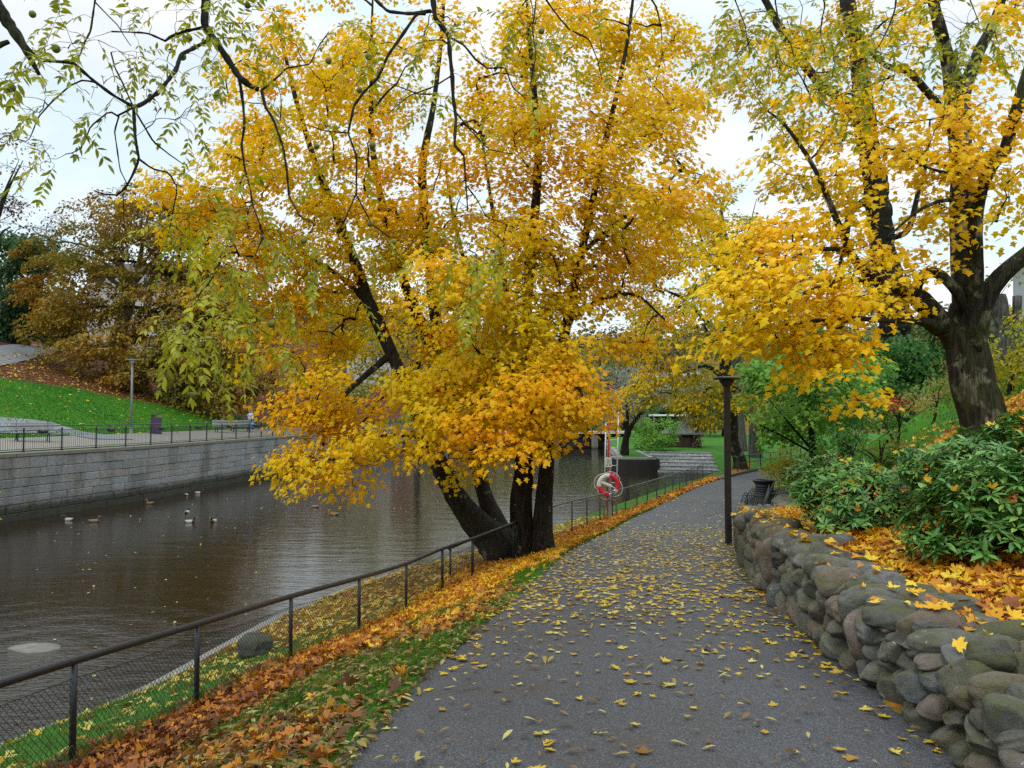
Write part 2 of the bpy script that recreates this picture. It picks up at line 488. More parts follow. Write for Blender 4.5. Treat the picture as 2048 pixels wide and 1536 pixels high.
BEECH = hit(345, 800)                 # foot of the big beech on the far lawn
_lp = np.array([hit(-60, 752)[:2], hit(0, 757)[:2], hit(150, 777)[:2], hit(250, 798)[:2], hit(400, 822)[:2], hit(500, 838)[:2]])
def litter(x, y):
    """share of the ground covered by fallen leaves (0..1), and how brown they are"""
    x = np.asarray(x, float); y = np.asarray(y, float); x, y = np.broadcast_arrays(x, y)
    xc, xf, xl, xr, xw = XC(y), XF(y), XL(y), XRW(y), XW(y)
    n = fbm(x, y, 1.3, 3); n2 = fbm(x, y, 5.0, 4)
    carpet = sstep(9.5, 12.0, y) * (1 - sstep(25, 30, y))
    tofence = x - xf; topath = xl - x
    drift = 1 - sstep(.5, 1.25, tofence)
    verge = np.maximum.reduce([drift * .95, .55 * sstep(.36, .66, n) + .08, carpet * sstep(.15, 1.0, topath + 1.0 * sstep(13, 17, y)) * 1.0])
    verge = np.where(y > 28, drift * .9 + .12, verge)
    verge *= sstep(-.05, .35, topath + .28 * sstep(12, 16, y))
    bank = .12 + .30 * sstep(.5, .65, n) + .6 * sstep(11, 14, y) * (1 - sstep(24, 30, y))
    d = x - xr
    right = np.where(d < 2.6, .97, .18) * (1 - sstep(24, 33, y))
    right = np.maximum(right, sstep(2.0, .6, np.abs((d - 3.2) - (y - 12) * .12) - .6) * sstep(19, 14.5, y) * .95)
    s = xw - x - 5.5
    yb = np.interp(x, _lp[:, 0], _lp[:, 1])
    left = sstep(-2.5, 3.0, (y - yb) + (n2 - .5) * 5) * (x < _lp[-1, 0] + 12) * sstep(0.0, 2.0, s)
    left = np.maximum(left, .10 * sstep(.5, .7, n2))
    lit = np.where(x < xw, left, np.where(x < xc, 0, np.where(x < xf, bank, np.where(x < xl, verge, np.where(x < xr, 0.2, right)))))
    lit = np.where((y > 60) & (x > xw), .08, lit)
    lit = np.where((y > 112) & (x > xw - 3), .35 + .5 * n2, lit); brn0 = (y > 112) & (x > xw - 3)
    brn = np.where(x < xw, 1.0, np.where(x < xl, np.clip(drift * .8 * (1 - sstep(12, 17, y)) + .25 * (1 - sstep(10, 14, y)), 0, 1), .15))
    return np.clip(lit, 0, 1), np.where(brn0, .6, brn)

# ------------------------------------------------------------------ ground materials
def ground_mat():
    t = NT("ground")
    lit, brn = t.attr("lit"), t.attr("brn")
    g = t.ramp(t.noise(0.9, 5, .6), [(0.3, (0.030, 0.125, 0.008)), (0.7, (0.060, 0.200, 0.013))])
    gf = t.noise(45, 3, .7)
    g = t.mix(gf, t.mix(0.5, g, (0.012, 0.045, 0.005)), g)
    vor = t.N("TexVoronoi", Scale=9.0, Randomness=1.0); t.put(vor, "Vector", t.pos())
    cid = t.N("SeparateColor"); t.put(cid, "Color", vor.outputs["Color"])
    yel = t.ramp(cid.outputs[0], [(0.0, (0.20, 0.060, 0.010)), (0.35, (0.42, 0.16, 0.012)), (0.65, (0.50, 0.27, 0.02)), (1.0, (0.30, 0.13, 0.03))])
    brw = t.ramp(cid.outputs[1], [(0.0, (0.045, 0.012, 0.005)), (0.5, (0.085, 0.022, 0.006)), (0.85, (0.16, 0.050, 0.010)), (1.0, (0.30, 0.14, 0.03))])
    lc = t.mix(brn, yel, brw)
    edge = t.ramp(vor.outputs["Distance"], [(0.0, 1.0), (0.75, 0.35)])
    lc = t.mix(edge, t.mix(0.7, lc, (0.01, 0.006, 0.004)), lc)
    thr = t.math('ADD', t.math('MULTIPLY', cid.outputs[2], 0.75), t.math('MULTIPLY', t.noise(0.8, 4), 0.4))
    msk = t.ramp(t.math('SUBTRACT', lit, t.math('MULTIPLY_ADD', thr, 0.85, 0.02)), [(0.0, 0.0), (0.05, 1.0)])
    c = t.mix(msk, g, lc)
    h = t.math('ADD', t.math('MULTIPLY', t.noise(60, 3), .6), t.math('MULTIPLY', vor.outputs["Distance"], .6))
    return t.done(t.bsdf(c, 0.9, 0.15, t.bump(h, 0.7, 0.03)))

def asphalt_mat(name="asphalt", base=(0.046, 0.0475, 0.053), wet=0.42):
    t = NT(name)
    big = t.noise(0.7, 5, .6)
    sp = t.noise(130, 2, .8)
    v = t.N("TexVoronoi", Scale=150.0); t.put(v, "Vector", t.pos())
    cs = t.N("SeparateColor"); t.put(cs, "Color", v.outputs["Color"])
    c = t.mix(big, tuple(b * .78 for b in base), tuple(b * 1.18 for b in base))
    c = t.mix(t.ramp(cs.outputs[0], [(0.55, 0.0), (0.95, 1.0)]), c, tuple(b * 3.0 for b in base))
    c = t.mix(t.ramp(cs.outputs[1], [(0.6, 0.0), (1.0, 0.8)]), c, (0.012, 0.012, 0.014))
    worn = t.ramp(t.noise(0.32, 3, .5), [(0.4, 0.0), (0.65, 0.35)])
    c = t.mix(worn, c, tuple(b * .55 for b in base))
    dirt = t.ramp(t.noise(2.3, 6, .65), [(0.52, 0.0), (0.72, 0.5)])
    c = t.mix(dirt, c, (0.06, 0.045, 0.03))
    r = t.math('MULTIPLY_ADD', big, 0.3, wet)
    return t.done(t.bsdf(c, r, 0.42, t.bump(t.math('ADD', v.outputs["Distance"], sp), 0.45, 0.006)))

M_GROUND = ground_mat()
M_ASPH = asphalt_mat()
M_CONC = plain("concrete", (0.22, 0.215, 0.195), .8, .25, var=.35, scale=2.0, bump=.4)
M_PAVE = plain("pale_paving", (0.20, 0.183, 0.155), .75, .3, var=.22, scale=3.0, bump=.3)
M_ROAD = plain("grey_road", (0.16, 0.17, 0.185), .6, .4, var=.15, scale=.8)
M_SOIL = plain("soil", (0.03, 0.02, 0.012), .95, .1, var=.5, scale=8, bump=.6)

# ------------------------------------------------------------------ terrain sheet
def seg(a, b, n): return [(a, b, i / n) for i in range(n)]
_rows = np.concatenate([np.arange(-30, 2, 1.0), np.arange(2, 30, .2), np.arange(30, 62, .4), np.arange(62, 120, .8), np.arange(120, 430, 7)])
def grid_cols(y):
    xc, xf, xl, xr, xw = XC(y), XF(y), XL(y), XRW(y), XW(y)
    o = np.zeros_like(y)
    B = [(o - 330, 7), (xw - 60, 24), (xw - 28, 34), (xw - 5.5, 8), (xw - .46, 1), (xw - .40, 9), (xc - .03, 1), (xc + .03, 12), (xf, 14), (xl, 9), (xr, 4), (xr + .6, 40), (xr + 12, 24), (xr + 60, 8), (o + 400, 0)]
    cols = []
    for (a, n), (b, _) in zip(B[:-1], B[1:]):
        for i in range(n): cols.append(a + (b - a) * i / n)
    cols.append(B[-1][0])
    return np.stack(cols, 1)
def sheet(X, Y, Z):
    r, c = X.shape
    V = np.stack([X, Y, Z], -1).reshape(-1, 3)
    i = (np.arange(r - 1) * c)[:, None]; j = np.arange(c - 1)[None]
    return V, np.stack([i + j, i + j + 1, i + c + j + 1, i + c + j], -1).reshape(-1, 4)
gx = grid_cols(_rows); gy = np.repeat(_rows[:, None], gx.shape[1], 1)
gz = H(gx, gy)
onpath = (gx > XL(gy) + .02) & (gx < XRW(gy) - .02)
gz = gz - .05 * onpath + (fbm(gx, gy, .8, 9) - .5) * .06 * (~onpath) * ((gx > XC(gy)) | (gx < XW(gy) - 6))
V, F = sheet(gx, gy, gz)
lit, brn = litter(V[:, 0], V[:, 1])
ground = link("ground", mesh_from("ground", V, [F], M_GROUND, smooth=True, tint={"lit": lit, "brn": brn}))
tag(ground, kind='structure')

# path sheet, its edge a little ragged
yr = np.concatenate([np.arange(-20, 2, .5), np.arange(2, 62, .15), np.arange(62, 110, 1.0)])
u = np.linspace(0, 1, 15)[None]
rag = (fbm(yr * 1.0, yr * 0, .35, 5) - .5) * .14
px_ = (XL(yr) + rag)[:, None] * (1 - u) + (XRW(yr) + .12)[:, None] * u
pz_ = np.repeat(zp(yr)[:, None], 15, 1) + .03 * (1 - (2 * u - 1) ** 2) + .004
V, F = sheet(px_, np.repeat(yr[:, None], 15, 1), pz_)
tag(link("path", mesh_from("path", V, [F], M_ASPH, smooth=True)), kind='structure')

# promenade across the river, and the two grey park paths on the far lawn
yr = np.arange(-10, 106, .8)
u = np.linspace(0.0, 1, 9)[None]
wd = 5.0
x_ = (XW(yr) - .46)[:, None] - u * wd
V, F = sheet(x_[:, ::-1], np.repeat(yr[:, None], 9, 1), (H(x_, np.repeat(yr[:, None], 9, 1)) + .02)[:, ::-1])
tag(link("promenade", mesh_from("promenade", V, [F], M_PAVE, smooth=True)), kind='structure')
def ribbon(name, pts, width, mat, lift=.04):
    P = catmull(np.array([(p[0], p[1], 0) for p in pts]), .7)
    T = unit(np.gradient(P, axis=0)); S = np.stack([-T[:, 1], T[:, 0], 0 * T[:, 0]], 1)
    u = np.linspace(-.5, .5, 9)
    Q = P[:, None, :] + S[:, None, :] * u[None, :, None] * width
    V, F = sheet(Q[..., 0], Q[..., 1], H(Q[..., 0], Q[..., 1]) + lift)
    return tag(link(name, mesh_from(name, V, [F[:, ::-1]], mat, smooth=True)), kind='structure')
_a = [hit(-160, 738), hit(-60, 722), hit(20, 708), hit(70, 697)]
_a.append(_a[-1] + (_a[-1] - _a[-2]) * np.array((1, 1, 0)) * .9)
ribbon("hill_road", _a, 3.2, M_ROAD, .06)
ribbon("park_path", [hit(-140, 838), hit(-40, 846), hit(60, 856), hit(150, 868), hit(230, 880)], 2.2, M_ROAD, .05)

# ------------------------------------------------------------------ water
def water_mat():
    t = NT("river_water")
    p = t.pos()
    n1 = t.noise(1.0, 4, .6, t.mapping((2.2, 6.0, 1), rot=(0, 0, .35)), .4)
    n2 = t.noise(1.0, 3, .55, t.mapping((.5, 1.5, 1), rot=(0, 0, .3)), .6)
    n3 = t.noise(1.0, 2, .5, t.mapping((8.0, 16.0, 1), rot=(0, 0, -.2)))
    h = t.math('ADD', t.math('MULTIPLY', n1, .55), t.math('ADD', t.math('MULTIPLY', n2, 1.3), t.math('MULTIPLY', n3, .12)))
    # rings round the two stones near the bank
    for (x, y, z), k in ((hit_w(70, 1297), 7.0), (hit_w(262, 1432), 9.0)):
        d = t.N("VectorMath", operation='DISTANCE'); t.put(d, "_0", p); d.inputs[1].default_value = (x, y, WATER_Z)
        s = t.math('SINE', t.math('ADD', t.math('MULTIPLY', d.outputs["Value"], k), t.math('MULTIPLY', n1, 5.0)))
        f = t.math('DIVIDE', s, t.math('ADD', t.math('POWER', d.outputs["Value"], 1.6), 1.2))
        h = t.math('ADD', h, t.math('MULTIPLY', f, .7))
        rif = t.math('DIVIDE', 1.0, t.math('ADD', t.math('POWER', t.math('MULTIPLY', d.outputs["Value"], .42), 3.0), 1.0))
        h = t.math('ADD', h, t.math('MULTIPLY', rif, t.math('MULTIPLY_ADD', n1, 1.8, t.math('MULTIPLY', n3, .9))))
    nb = t.bump(h, 0.16, 0.07)
    c = t.mix(n2, (0.012, 0.008, 0.004), (0.026, 0.017, 0.008))
    return t.done(t.bsdf(c, 0.035, 0.5, nb, IOR=1.42))
def hit_w(px, py):
    p = W(px, py, 1.0); D = (WATER_Z - EYE) / (p[2] - EYE)
    return np.array((p[0] * D, D, WATER_Z))
yr = np.concatenate([np.arange(-30, 60, 1.5), np.arange(60, 112, 2)])
xs = np.stack([XW(yr) - .3 + (np.maximum(XC(yr) + .5, XW(yr) + 1) - XW(yr) + .3) * k for k in np.linspace(0, 1, 7)], 1)
V, F = sheet(xs, np.repeat(yr[:, None], 7, 1), np.full(xs.shape, WATER_Z))
tag(link("river_water", mesh_from("river_water", V, [F], water_mat(), smooth=True)), kind='structure')

# ------------------------------------------------------------------ walls along the river
def block_mat(name, a, b, c_, wetz=-1.95):
    t = NT(name)
    r = t.rnd()
    col = t.ramp(r, [(0.0, a), (0.5, b), (1.0, c_)])
    n = t.noise(5.0, 6, .65)
    col = t.mix(n, t.mix(0.6, col, (0.05, 0.05, 0.045)), t.mix(0.25, col, (0.5, 0.5, 0.48)))
    stn = t.ramp(t.noise(1.0, 4, .6, t.mapping((.9, .9, .25))), [(0.5, 0.0), (0.7, 0.5)])
    col = t.mix(stn, col, (0.07, 0.065, 0.04))
    z = t.N("SeparateXYZ"); t.put(z, "Vector", t.pos())
    wet = t.ramp(t.math('ADD', t.math('MULTIPLY', t.math('SUBTRACT', z.outputs[2], wetz), -1.4), t.math('MULTIPLY_ADD', n, .8, -.2)), [(0.1, 0.0), (0.6, .9)])
    col = t.mix(wet, col, (0.035, 0.032, 0.018))
    return t.done(t.bsdf(col, .82, .25, t.bump(t.math('ADD', n, t.math('MULTIPLY', t.noise(22, 4, .7), .5)), .8, .06)))
M_ASHLAR = block_mat("granite_blocks", (0.25, 0.26, 0.275), (0.40, 0.41, 0.425), (0.36, 0.325, 0.285))
M_JOINT = plain("dark_joint", (0.03, 0.03, 0.028), .95, .1)

def block_wall(name, line, z0, z1, course, lens, label, parent=None, thick=.5, coping=None, mat=None):
    """coursed blocks along a polyline (N,2), face on the right-hand side of the direction of travel"""
    P = np.asarray(line, float)
    L = np.concatenate([[0], np.cumsum(np.linalg.norm(np.diff(P, axis=0), axis=1))])
    at = lambda s: np.array((np.interp(s, L, P[:, 0]), np.interp(s, L, P[:, 1])))
    g = Geo(); zc = z0; rr = np.random.default_rng(len(P) + int(z0 * 10))
    while zc < z1 - .05:
        h = min(course * rr.uniform(.9, 1.1), z1 - zc)
        if z1 - (zc + h) < .15: h = z1 - zc
        s = -rr.uniform(0, lens[1])
        while s < L[-1]:
            l = rr.uniform(*lens)
            a, b = max(s, 0), min(s + l, L[-1])
            if b - a > .12:
                A, B = at(a + .004), at(b - .004)
                d = unit(B - A); nrm = np.array((d[1], -d[0]))
                pr = rr.uniform(0, .035); bv = .022
                bot, top = zc + .005, zc + h - .005
                q = []
                for off, ins in ((-.3, 0), (pr - .02, 0), (pr, bv)):
                    for (pt, sg) in ((A, 1), (B, -1)):
                        for z, sz in ((bot, 1), (top, -1)):
                            xy = pt + nrm * off + d * ins * sg
                            q.append((xy[0], xy[1], z + ins * sz))
                # each ring: A-bot, A-top, B-bot, B-top
                Fq = []
                for k in (0, 4):
                    o = [k, k + 1, k + 3, k + 2]
                    for m_ in range(4):
                        Fq.append((o[m_], o[(m_ + 1) % 4], o[(m_ + 1) % 4] + 4, o[m_] + 4))
                Fq.append((8, 9, 11, 10))
                g.add(q, np.array(Fq)[:, ::-1], 0)
            s += l
        zc += h
    # backing
    n_ = len(P)
    T = unit(np.gradient(P, axis=0)); N2 = np.stack([T[:, 1], -T[:, 0]], 1)
    f = P - N2 * .045; bk = P - N2 * thick
    V = np.concatenate([np.c_[f, np.full(n_, z0)], np.c_[f, np.full(n_, z1 - .02)], np.c_[bk, np.full(n_, z1 - .02)], np.c_[bk, np.full(n_, z0)]])
    i = np.arange(n_ - 1)
    Fq = np.concatenate([np.stack([i + a * n_, i + a * n_ + 1, i + b * n_ + 1, i + b * n_], 1) for a, b in ((0, 1), (1, 2), (2, 3))])
    g.add(V, Fq, 1)
    return g.obj(name, [mat or M_ASHLAR, M_JOINT], parent)

yw = np.arange(2, 106.5, .7)
line = np.stack([XW(yw), yw], 1)
wall = empty("river_wall", (XW(40.0), 40, -3.2))
tag(wall, "long grey granite block river wall below the promenade railing", "retaining wall")
inv = lambda o, par: setattr(o, "matrix_parent_inverse", Matrix.Translation(-Vector(par.location))) or o
def adopt(o, par):
    """parent a mesh built in world coordinates, keeping it where it is"""
    o.parent = par
    o.matrix_parent_inverse = (Matrix.Translation(par.location) @ par.rotation_euler.to_matrix().to_4x4()).inverted()
    return o
adopt(block_wall("block_face", line, -3.2, -.12, .37, (.6, 1.9), ""), wall)
cp = Geo(); s = 0
i0 = 0
for k in range(0, len(yw) - 2, 2):
    A, B = line[k], line[k + 2]
    d = unit(B - A); ang = math.atan2(d[1], d[0]); nrm = np.array((d[1], -d[0]))
    c = (A + B) / 2 - nrm * .2
    V, F = bbox_bev((0, 0, 0), (np.linalg.norm(B - A) - .012, .52, .17), .015)
    cp.add(V @ rotz(ang).T + np.array((c[0], c[1], -.035)), F)
adopt(cp.obj("coping", [M_PAVE]), wall)

# concrete edging of the near bank
yr = np.arange(2, 26.5, .5)
c = XC(yr)
V = np.concatenate([np.stack([c - .12, yr, 0 * yr - 3.3], 1), np.stack([c - .12, yr, 0 * yr - 2.50], 1), np.stack([c + .20, yr, 0 * yr - 2.47], 1), np.stack([c + .20, yr, 0 * yr - 3.3], 1)])
n_ = len(yr); i = np.arange(n_ - 1)
F = np.concatenate([np.stack([i + a * n_, i + b * n_, i + b * n_ + 1, i + a * n_ + 1], 1) for a, b in ((0, 1), (1, 2), (2, 3))])
ed = link("bank_kerb", mesh_from("bank_kerb", V, [F], M_CONC))
tag(ed, "low grey concrete kerb edging the water below the chain link fence", "kerb")

# lawn peninsula beside the weir, with its stone quay
isl = np.array([(11.9, 100), (8.2, 62.2), (8.8, 61.6), (10.3, 61.6), (10.9, 62.2), (11.6, 73.8)], float)
isl_d = np.vstack([catmull(np.c_[isl[a:b], np.zeros(b - a)], .6)[:, :2] for a, b in ((0, 2), (1, 5), (4, 6))])
_, ix = np.unique(isl_d.round(3), axis=0, return_index=True); isl_d = isl_d[np.sort(ix)]
q = empty("quay_wall", (9.5, 62, -3.2)); tag(q, "mossy stone quay wall round the small lawn beside the weir", "quay wall")
M_QUAY = block_mat("quay_stone", (0.15, 0.15, 0.125), (0.24, 0.235, 0.20), (0.18, 0.17, 0.13), wetz=-2.35)
adopt(block_wall("block_face", isl_d[::-1], -3.2, -1.78, .33, (.4, 1.0), "", mat=M_QUAY), q)
cg = Geo()
pts = isl_d
T = unit(np.gradient(pts, axis=0)); N2 = np.stack([T[:, 1], -T[:, 0]], 1) * -1
nn = len(pts)
inner, outer = pts + N2 * .34, pts - N2 * .06
V = np.concatenate([np.c_[outer, np.full(nn, -1.78)], np.c_[outer, np.full(nn, -1.64)], np.c_[inner, np.full(nn, -1.64)], np.c_[inner, np.full(nn, -1.78)]])
i = np.arange(nn - 1)
cg.add(V, np.concatenate([np.stack([i + a * nn, i + b * nn, i + b * nn + 1, i + a * nn + 1], 1) for a, b in ((0, 1), (1, 2), (2, 3))]))
adopt(cg.obj("coping", [M_CONC]), q)
ly = np.arange(61.9, 74.6, .5)
lx0 = np.interp(ly, [61.9, 62.5, 100], [8.7, 8.38, 12.05]); lx1 = np.interp(ly, [61.9, 62.5, 73.8, 75], [10.4, 10.75, 11.4, 11.6])
u = np.linspace(0, 1, 8)[None]
X_ = lx0[:, None] * (1 - u) + lx1[:, None] * u; Y_ = np.repeat(ly[:, None], 8, 1)
V, F = sheet(X_, Y_, np.full(X_.shape, -1.70))
tag(link("lawn", mesh_from("lawn", V, [F], M_GROUND, smooth=True, tint={"lit": np.full(len(V), .06), "brn": np.zeros(len(V))})), kind='structure')

# stepped weir
def weir_mat():
    t = NT("weir_water")
    n = t.noise(1.0, 5, .65, t.mapping((7, 1.2, 5)))
    c = t.mix(n, (0.06, 0.06, 0.05), (0.36, 0.37, 0.38))
    return t.done(t.bsdf(c, .22, .5, t.bump(n, .8, .05)))
wr = empty("weir", (14, 66, -3.0)); tag(wr, "broad stepped weir with thin white water running between the lawns", "weir")
gs, gw = Geo(), Geo()
nst = 6
for k in range(nst):
    y0, y1 = 60.6 + k * 2.05, 60.6 + (k + 1) * 2.05
    z = -2.58 + k * (.84 / (nst - 1))
    sk = .9                                                # the steps run a little askew
    xa, xb = 11.1 + .05 * k, 17.6
    Vb = np.array([(xa, y0 + sk, z), (xb, y0 - sk, z), (xb, y1 - sk + .06, z), (xa, y1 + sk + .06, z)])
    Vb = np.concatenate([Vb, Vb - (0, 0, 1.1)])
    gs.add(Vb, np.array([(0, 1, 2, 3), (4, 5, 1, 0), (5, 6, 2, 1), (7, 4, 0, 3)]))
    xs_ = np.linspace(xa, xb, 40); jit = (rng.random(40) - .5) * .12
    a = np.stack([xs_, y0 + sk - (xs_ - xa) / (xb - xa) * 2 * sk + .10 + jit * .3, np.full(40, z + .018)], 1)
    b = np.stack([xs_, y1 + sk - (xs_ - xa) / (xb - xa) * 2 * sk - .02, np.full(40, z + .03)], 1)
    lip = a.copy(); lip[:, 1] -= .125; lip[:, 2] -= .045 + .02 * np.sin(xs_ * 3 + k); foot = lip.copy(); foot[:, 2] = z - .165; foot[:, 1] -= .03 + .03 * rng.random(40)
    gw.add(np.concatenate([lip, foot]), np.array([(i + 40, i + 41, i + 1, i) for i in range(39)]))
    gw.add(np.concatenate([a, b]), np.array([(i, i + 1, i + 41, i + 40) for i in range(39)]))
adopt(gs.obj("sill_steps", [plain("wet_stone", (0.025, 0.025, 0.02), .4, .5, var=.5)]), wr)
adopt(gw.obj("water_sheet", [weir_mat()]), wr)

# low concrete footbridge closing the far end of the river
br = empty("footbridge", (2, 103, -1.2)); tag(br, "low white concrete bridge across the far end of the river", "bridge")
g = Geo(); V, F = bbox_bev((1.5, 103, -.62), (28, 2.6, .34), .03); g.add(V, F)
adopt(g.obj("deck", [plain("white_concrete", (0.42, 0.42, 0.41), .7, .3, var=.12, scale=1.5)]), br)
g = Geo(); V, F = box((1, 104.35, -2.0), (27, .3, 2.4)); g.add(V, F); adopt(g.obj("abutment", [M_QUAY]), br)
for x in (-8.5, -1.5, 5.5, 10.5):
    g = Geo(); V, F = bbox_bev((x, 103, -2.1), (.8, 2.2, 2.6), .04); g.add(V, F); adopt(g.obj("pier", [M_QUAY]), br)
# ------------------------------------------------------------------ trees
def limb_px(pts, step=.14, wob=.06):
    """[(px, py, width_px, depth), ...] -> dense world points and radii"""
    P = np.array([[*W(p[0], p[1], p[3]), p[2] / 2 * PXM(p[3])] for p in pts])
    return limb_w(P, step, wob)
def limb_w(P, step=.14, wob=.06):
    Q = catmull(np.asarray(P, float), step)
    k = len(Q)
    j = rng.normal(size=(k, 3)); ker = np.ones(5) / 5
    for a in range(3):
        if k > 6: j[:, a] = np.convolve(j[:, a], ker, 'same')
    env = np.minimum(1, np.arange(k) / 4)[:, None]
    Q[:, :3] += j * Q[:, 3:4] * wob * 2.2 * env
    Q[:, 3] = np.maximum(Q[:, 3], .003) * (1 + np.clip(np.convolve(rng.normal(size=k), ker, 'same'), -1, 1) * .10)
    return Q
def add_limb(g, Q, s=10, mat=0):
    P, r = Q[:, :3], Q[:, 3]
    T = unit(np.gradient(P, axis=0))
    # carried frame, so that thick limbs do not twist
    A = np.zeros_like(P); a = np.cross(T[0], (0.3, 1, 0.1)); a /= np.linalg.norm(a)
    for i in range(len(P)):
        a = a - T[i] * np.dot(a, T[i]); a /= np.linalg.norm(a) + 1e-9; A[i] = a
    B = np.cross(T, A)
    ang = np.arange(s) * 2 * math.pi / s
    ph = rng.random(3) * 6.28
    lump = 1 + .07 * np.sin(3 * ang[None] + ph[0] + np.arange(len(P))[:, None] * .09) + .045 * np.sin(5 * ang[None] + ph[1] - np.arange(len(P))[:, None] * .13) + rng.normal(0, .012, (len(P), s))
    V = P[:, None] + (A[:, None] * np.cos(ang)[None, :, None] + B[:, None] * np.sin(ang)[None, :, None]) * (r[:, None] * lump)[..., None]
    v, F = loft(V)
    g.add(v, F, mat, True)

def grow(nodes, targets, r_tip=.006, sag=.12, up=.25, K=6, expo=.47, maxr=None):
    """join every target to the nearest grown node -> chains (N,K,3), radii (N,K)"""
    M = len(nodes); N = len(targets)
    allp = np.zeros((M + N * (K - 1), 3)); allp[:M] = nodes
    own = np.full(len(allp), -1); frac = np.zeros(len(allp)); n = M
    d0 = np.array([np.min(np.sum((nodes - t) ** 2, 1)) for t in targets])
    order = np.argsort(d0)
    par = np.full(N, -1); pk = np.zeros(N, int); chains = np.zeros((N, K, 3))
    for ti in order:
        t = targets[ti]
        dv = allp[:n] - t
        dist = np.sqrt(np.sum(dv * dv, 1)) + .35 * np.maximum(0, dv[:, 2])
        b = int(np.argmin(dist)); p = allp[b]
        if b >= M: par[ti] = own[b]; pk[ti] = int(round(frac[b] * (K - 1)))
        L = np.linalg.norm(t - p)
        s = np.linspace(0, 1, K)[:, None]
        mid = p + (t - p) * .5 + np.array((0, 0, up * L * .5)) + rng.normal(0, .09, 3) * L
        c = (1 - s) ** 2 * p + 2 * s * (1 - s) * mid + s ** 2 * (t - np.array((0, 0, sag * L * .2)))
        c[1:-1] += rng.normal(0, .025, (K - 2, 3)) * L
        chains[ti] = c
        allp[n:n + K - 1] = c[1:]; own[n:n + K - 1] = ti; frac[n:n + K - 1] = np.arange(1, K) / (K - 1)
        n += K - 1
    cnt = np.ones(N)
    for ti in order[::-1]:
        if par[ti] >= 0: cnt[par[ti]] += cnt[ti]
    r0 = r_tip * 1.25 * cnt ** expo
    if maxr: r0 = np.minimum(r0, maxr)
    rad = r0[:, None] + (r_tip * .6 - r0[:, None]) * np.linspace(0, 1, K)[None] ** .8
    return chains, np.maximum(rad, r_tip * .5)

def spray_targets(ellipses, D0, rpx, dens, dspread, jit=.5):
    """ellipses (cx, cy, rx, ry[, dD[, weight]]) in photo pixels at depth D0 (+dD)"""
    out = []
    for el in ellipses:
        cx, cy_, rx, ry = el[:4]
        dD = el[4] if len(el) > 4 and el[4] is not None else rng.uniform(-1, 1) * dspread * .6
        w = el[5] if len(el) > 5 else 1.0
        n = max(1, int(math.ceil(rx * ry / rpx ** 2 * dens * w)))
        a = rng.random(n) * 2 * math.pi; r = np.sqrt(rng.random(n))
        x = cx + rx * r * np.cos(a); y = cy_ + ry * r * np.sin(a)
        dd = dD + rng.uniform(-1, 1, n) * np.minimum(dspread * .5, rx * PXM(D0)) * np.sqrt(1.05 - r * r)
        for i in range(n): out.append(W(x[i], y[i], D0 + dd[i]))
    return np.array(out)

def leaf_sprays(T, axis, n_per, rad, thick, size, tpl, droop=.55, outw=.55, rnd=.5, tilt=.3):
    """flattened clouds of leaves round each spray point, facing up and outward from the tree's axis"""
    N = len(T); k = rng.poisson(n_per, N).clip(3)
    idx = np.repeat(np.arange(N), k); m = len(idx)
    out = T - np.asarray(axis)[None]; out[:, 2] *= .25; out = unit(out + rng.normal(0, .35, out.shape))
    pn = unit(np.array((0, 0, 1.0)) + out * tilt + rng.normal(0, .22, out.shape))     # plane of each spray
    ax = unit(np.cross(pn, rng.normal(size=pn.shape))); ay = np.cross(pn, ax)
    a = rng.random(m) * 2 * math.pi; r = np.sqrt(rng.random(m))
    rs = rad * rng.uniform(.65, 1.3, N)[idx]
    lx, ly = np.cos(a) * r * rs, np.sin(a) * r * rs
    lz = rng.normal(0, thick, m) - .22 * (r ** 2) * rs
    P = T[idx] + ax[idx] * lx[:, None] + ay[idx] * ly[:, None] + pn[idx] * lz[:, None]
    loc = unit(P - T[idx])
    n = unit(np.array((0, 0, .75)) + out[idx] * outw + loc * .35 + rng.normal(0, rnd, (m, 3)))
    tip = unit(loc * .6 + out[idx] * .5 + np.array((0, 0, -droop)) + rng.normal(0, .35, (m, 3)))
    s = size * np.exp(rng.normal(0, .22, m))
    V, F = scatter(tpl[0], tpl[1], P, n, tip, s)
    return V, F, (ax, ay, pn, rs, idx)

def spray_twigs(T, rad, n=4, r=.0035):
    N = len(T)
    a = rng.random((N, n)) * .9 + np.arange(n)[None] * 2 * math.pi / n
    d = np.stack([np.cos(a), np.sin(a), rng.normal(-.05, .25, (N, n))], -1) * rad * rng.uniform(.6, 1.0, (N, n, 1))
    P0 = np.repeat(T[:, None], n, 1)
    P = np.stack([P0, P0 + d * .5 + np.array((0, 0, .05)) * rad, P0 + d - np.array((0, 0, .15)) * rad], 2).reshape(-1, 3, 3)
    return tubes(P, np.repeat([[r, r * .8, r * .4]], N * n, 0), 3)

BARK = bark_mat("maple_bark", (0.012, 0.009, 0.007), (0.045, 0.036, 0.028), lich=.63, moss=(0.035, 0.04, 0.012), mossf=.35)
BARK_G = bark_mat("mossy_bark", (0.010, 0.008, 0.007), (0.060, 0.052, 0.042), lich=.54, lichen=(.24, .225, .17), moss=(0.04, 0.048, 0.012), mossf=.7)
BARK_D = bark_mat("dark_bark", (0.010, 0.008, 0.006), (0.035, 0.028, 0.022), lich=.8, mossf=.15)
BARK_GREY = bark_mat("grey_bark", (0.05, 0.046, 0.042), (0.16, 0.15, 0.135), lich=.7, mossf=.3)
TWIG = plain("twig", (0.022, 0.016, 0.011), .85, .15)

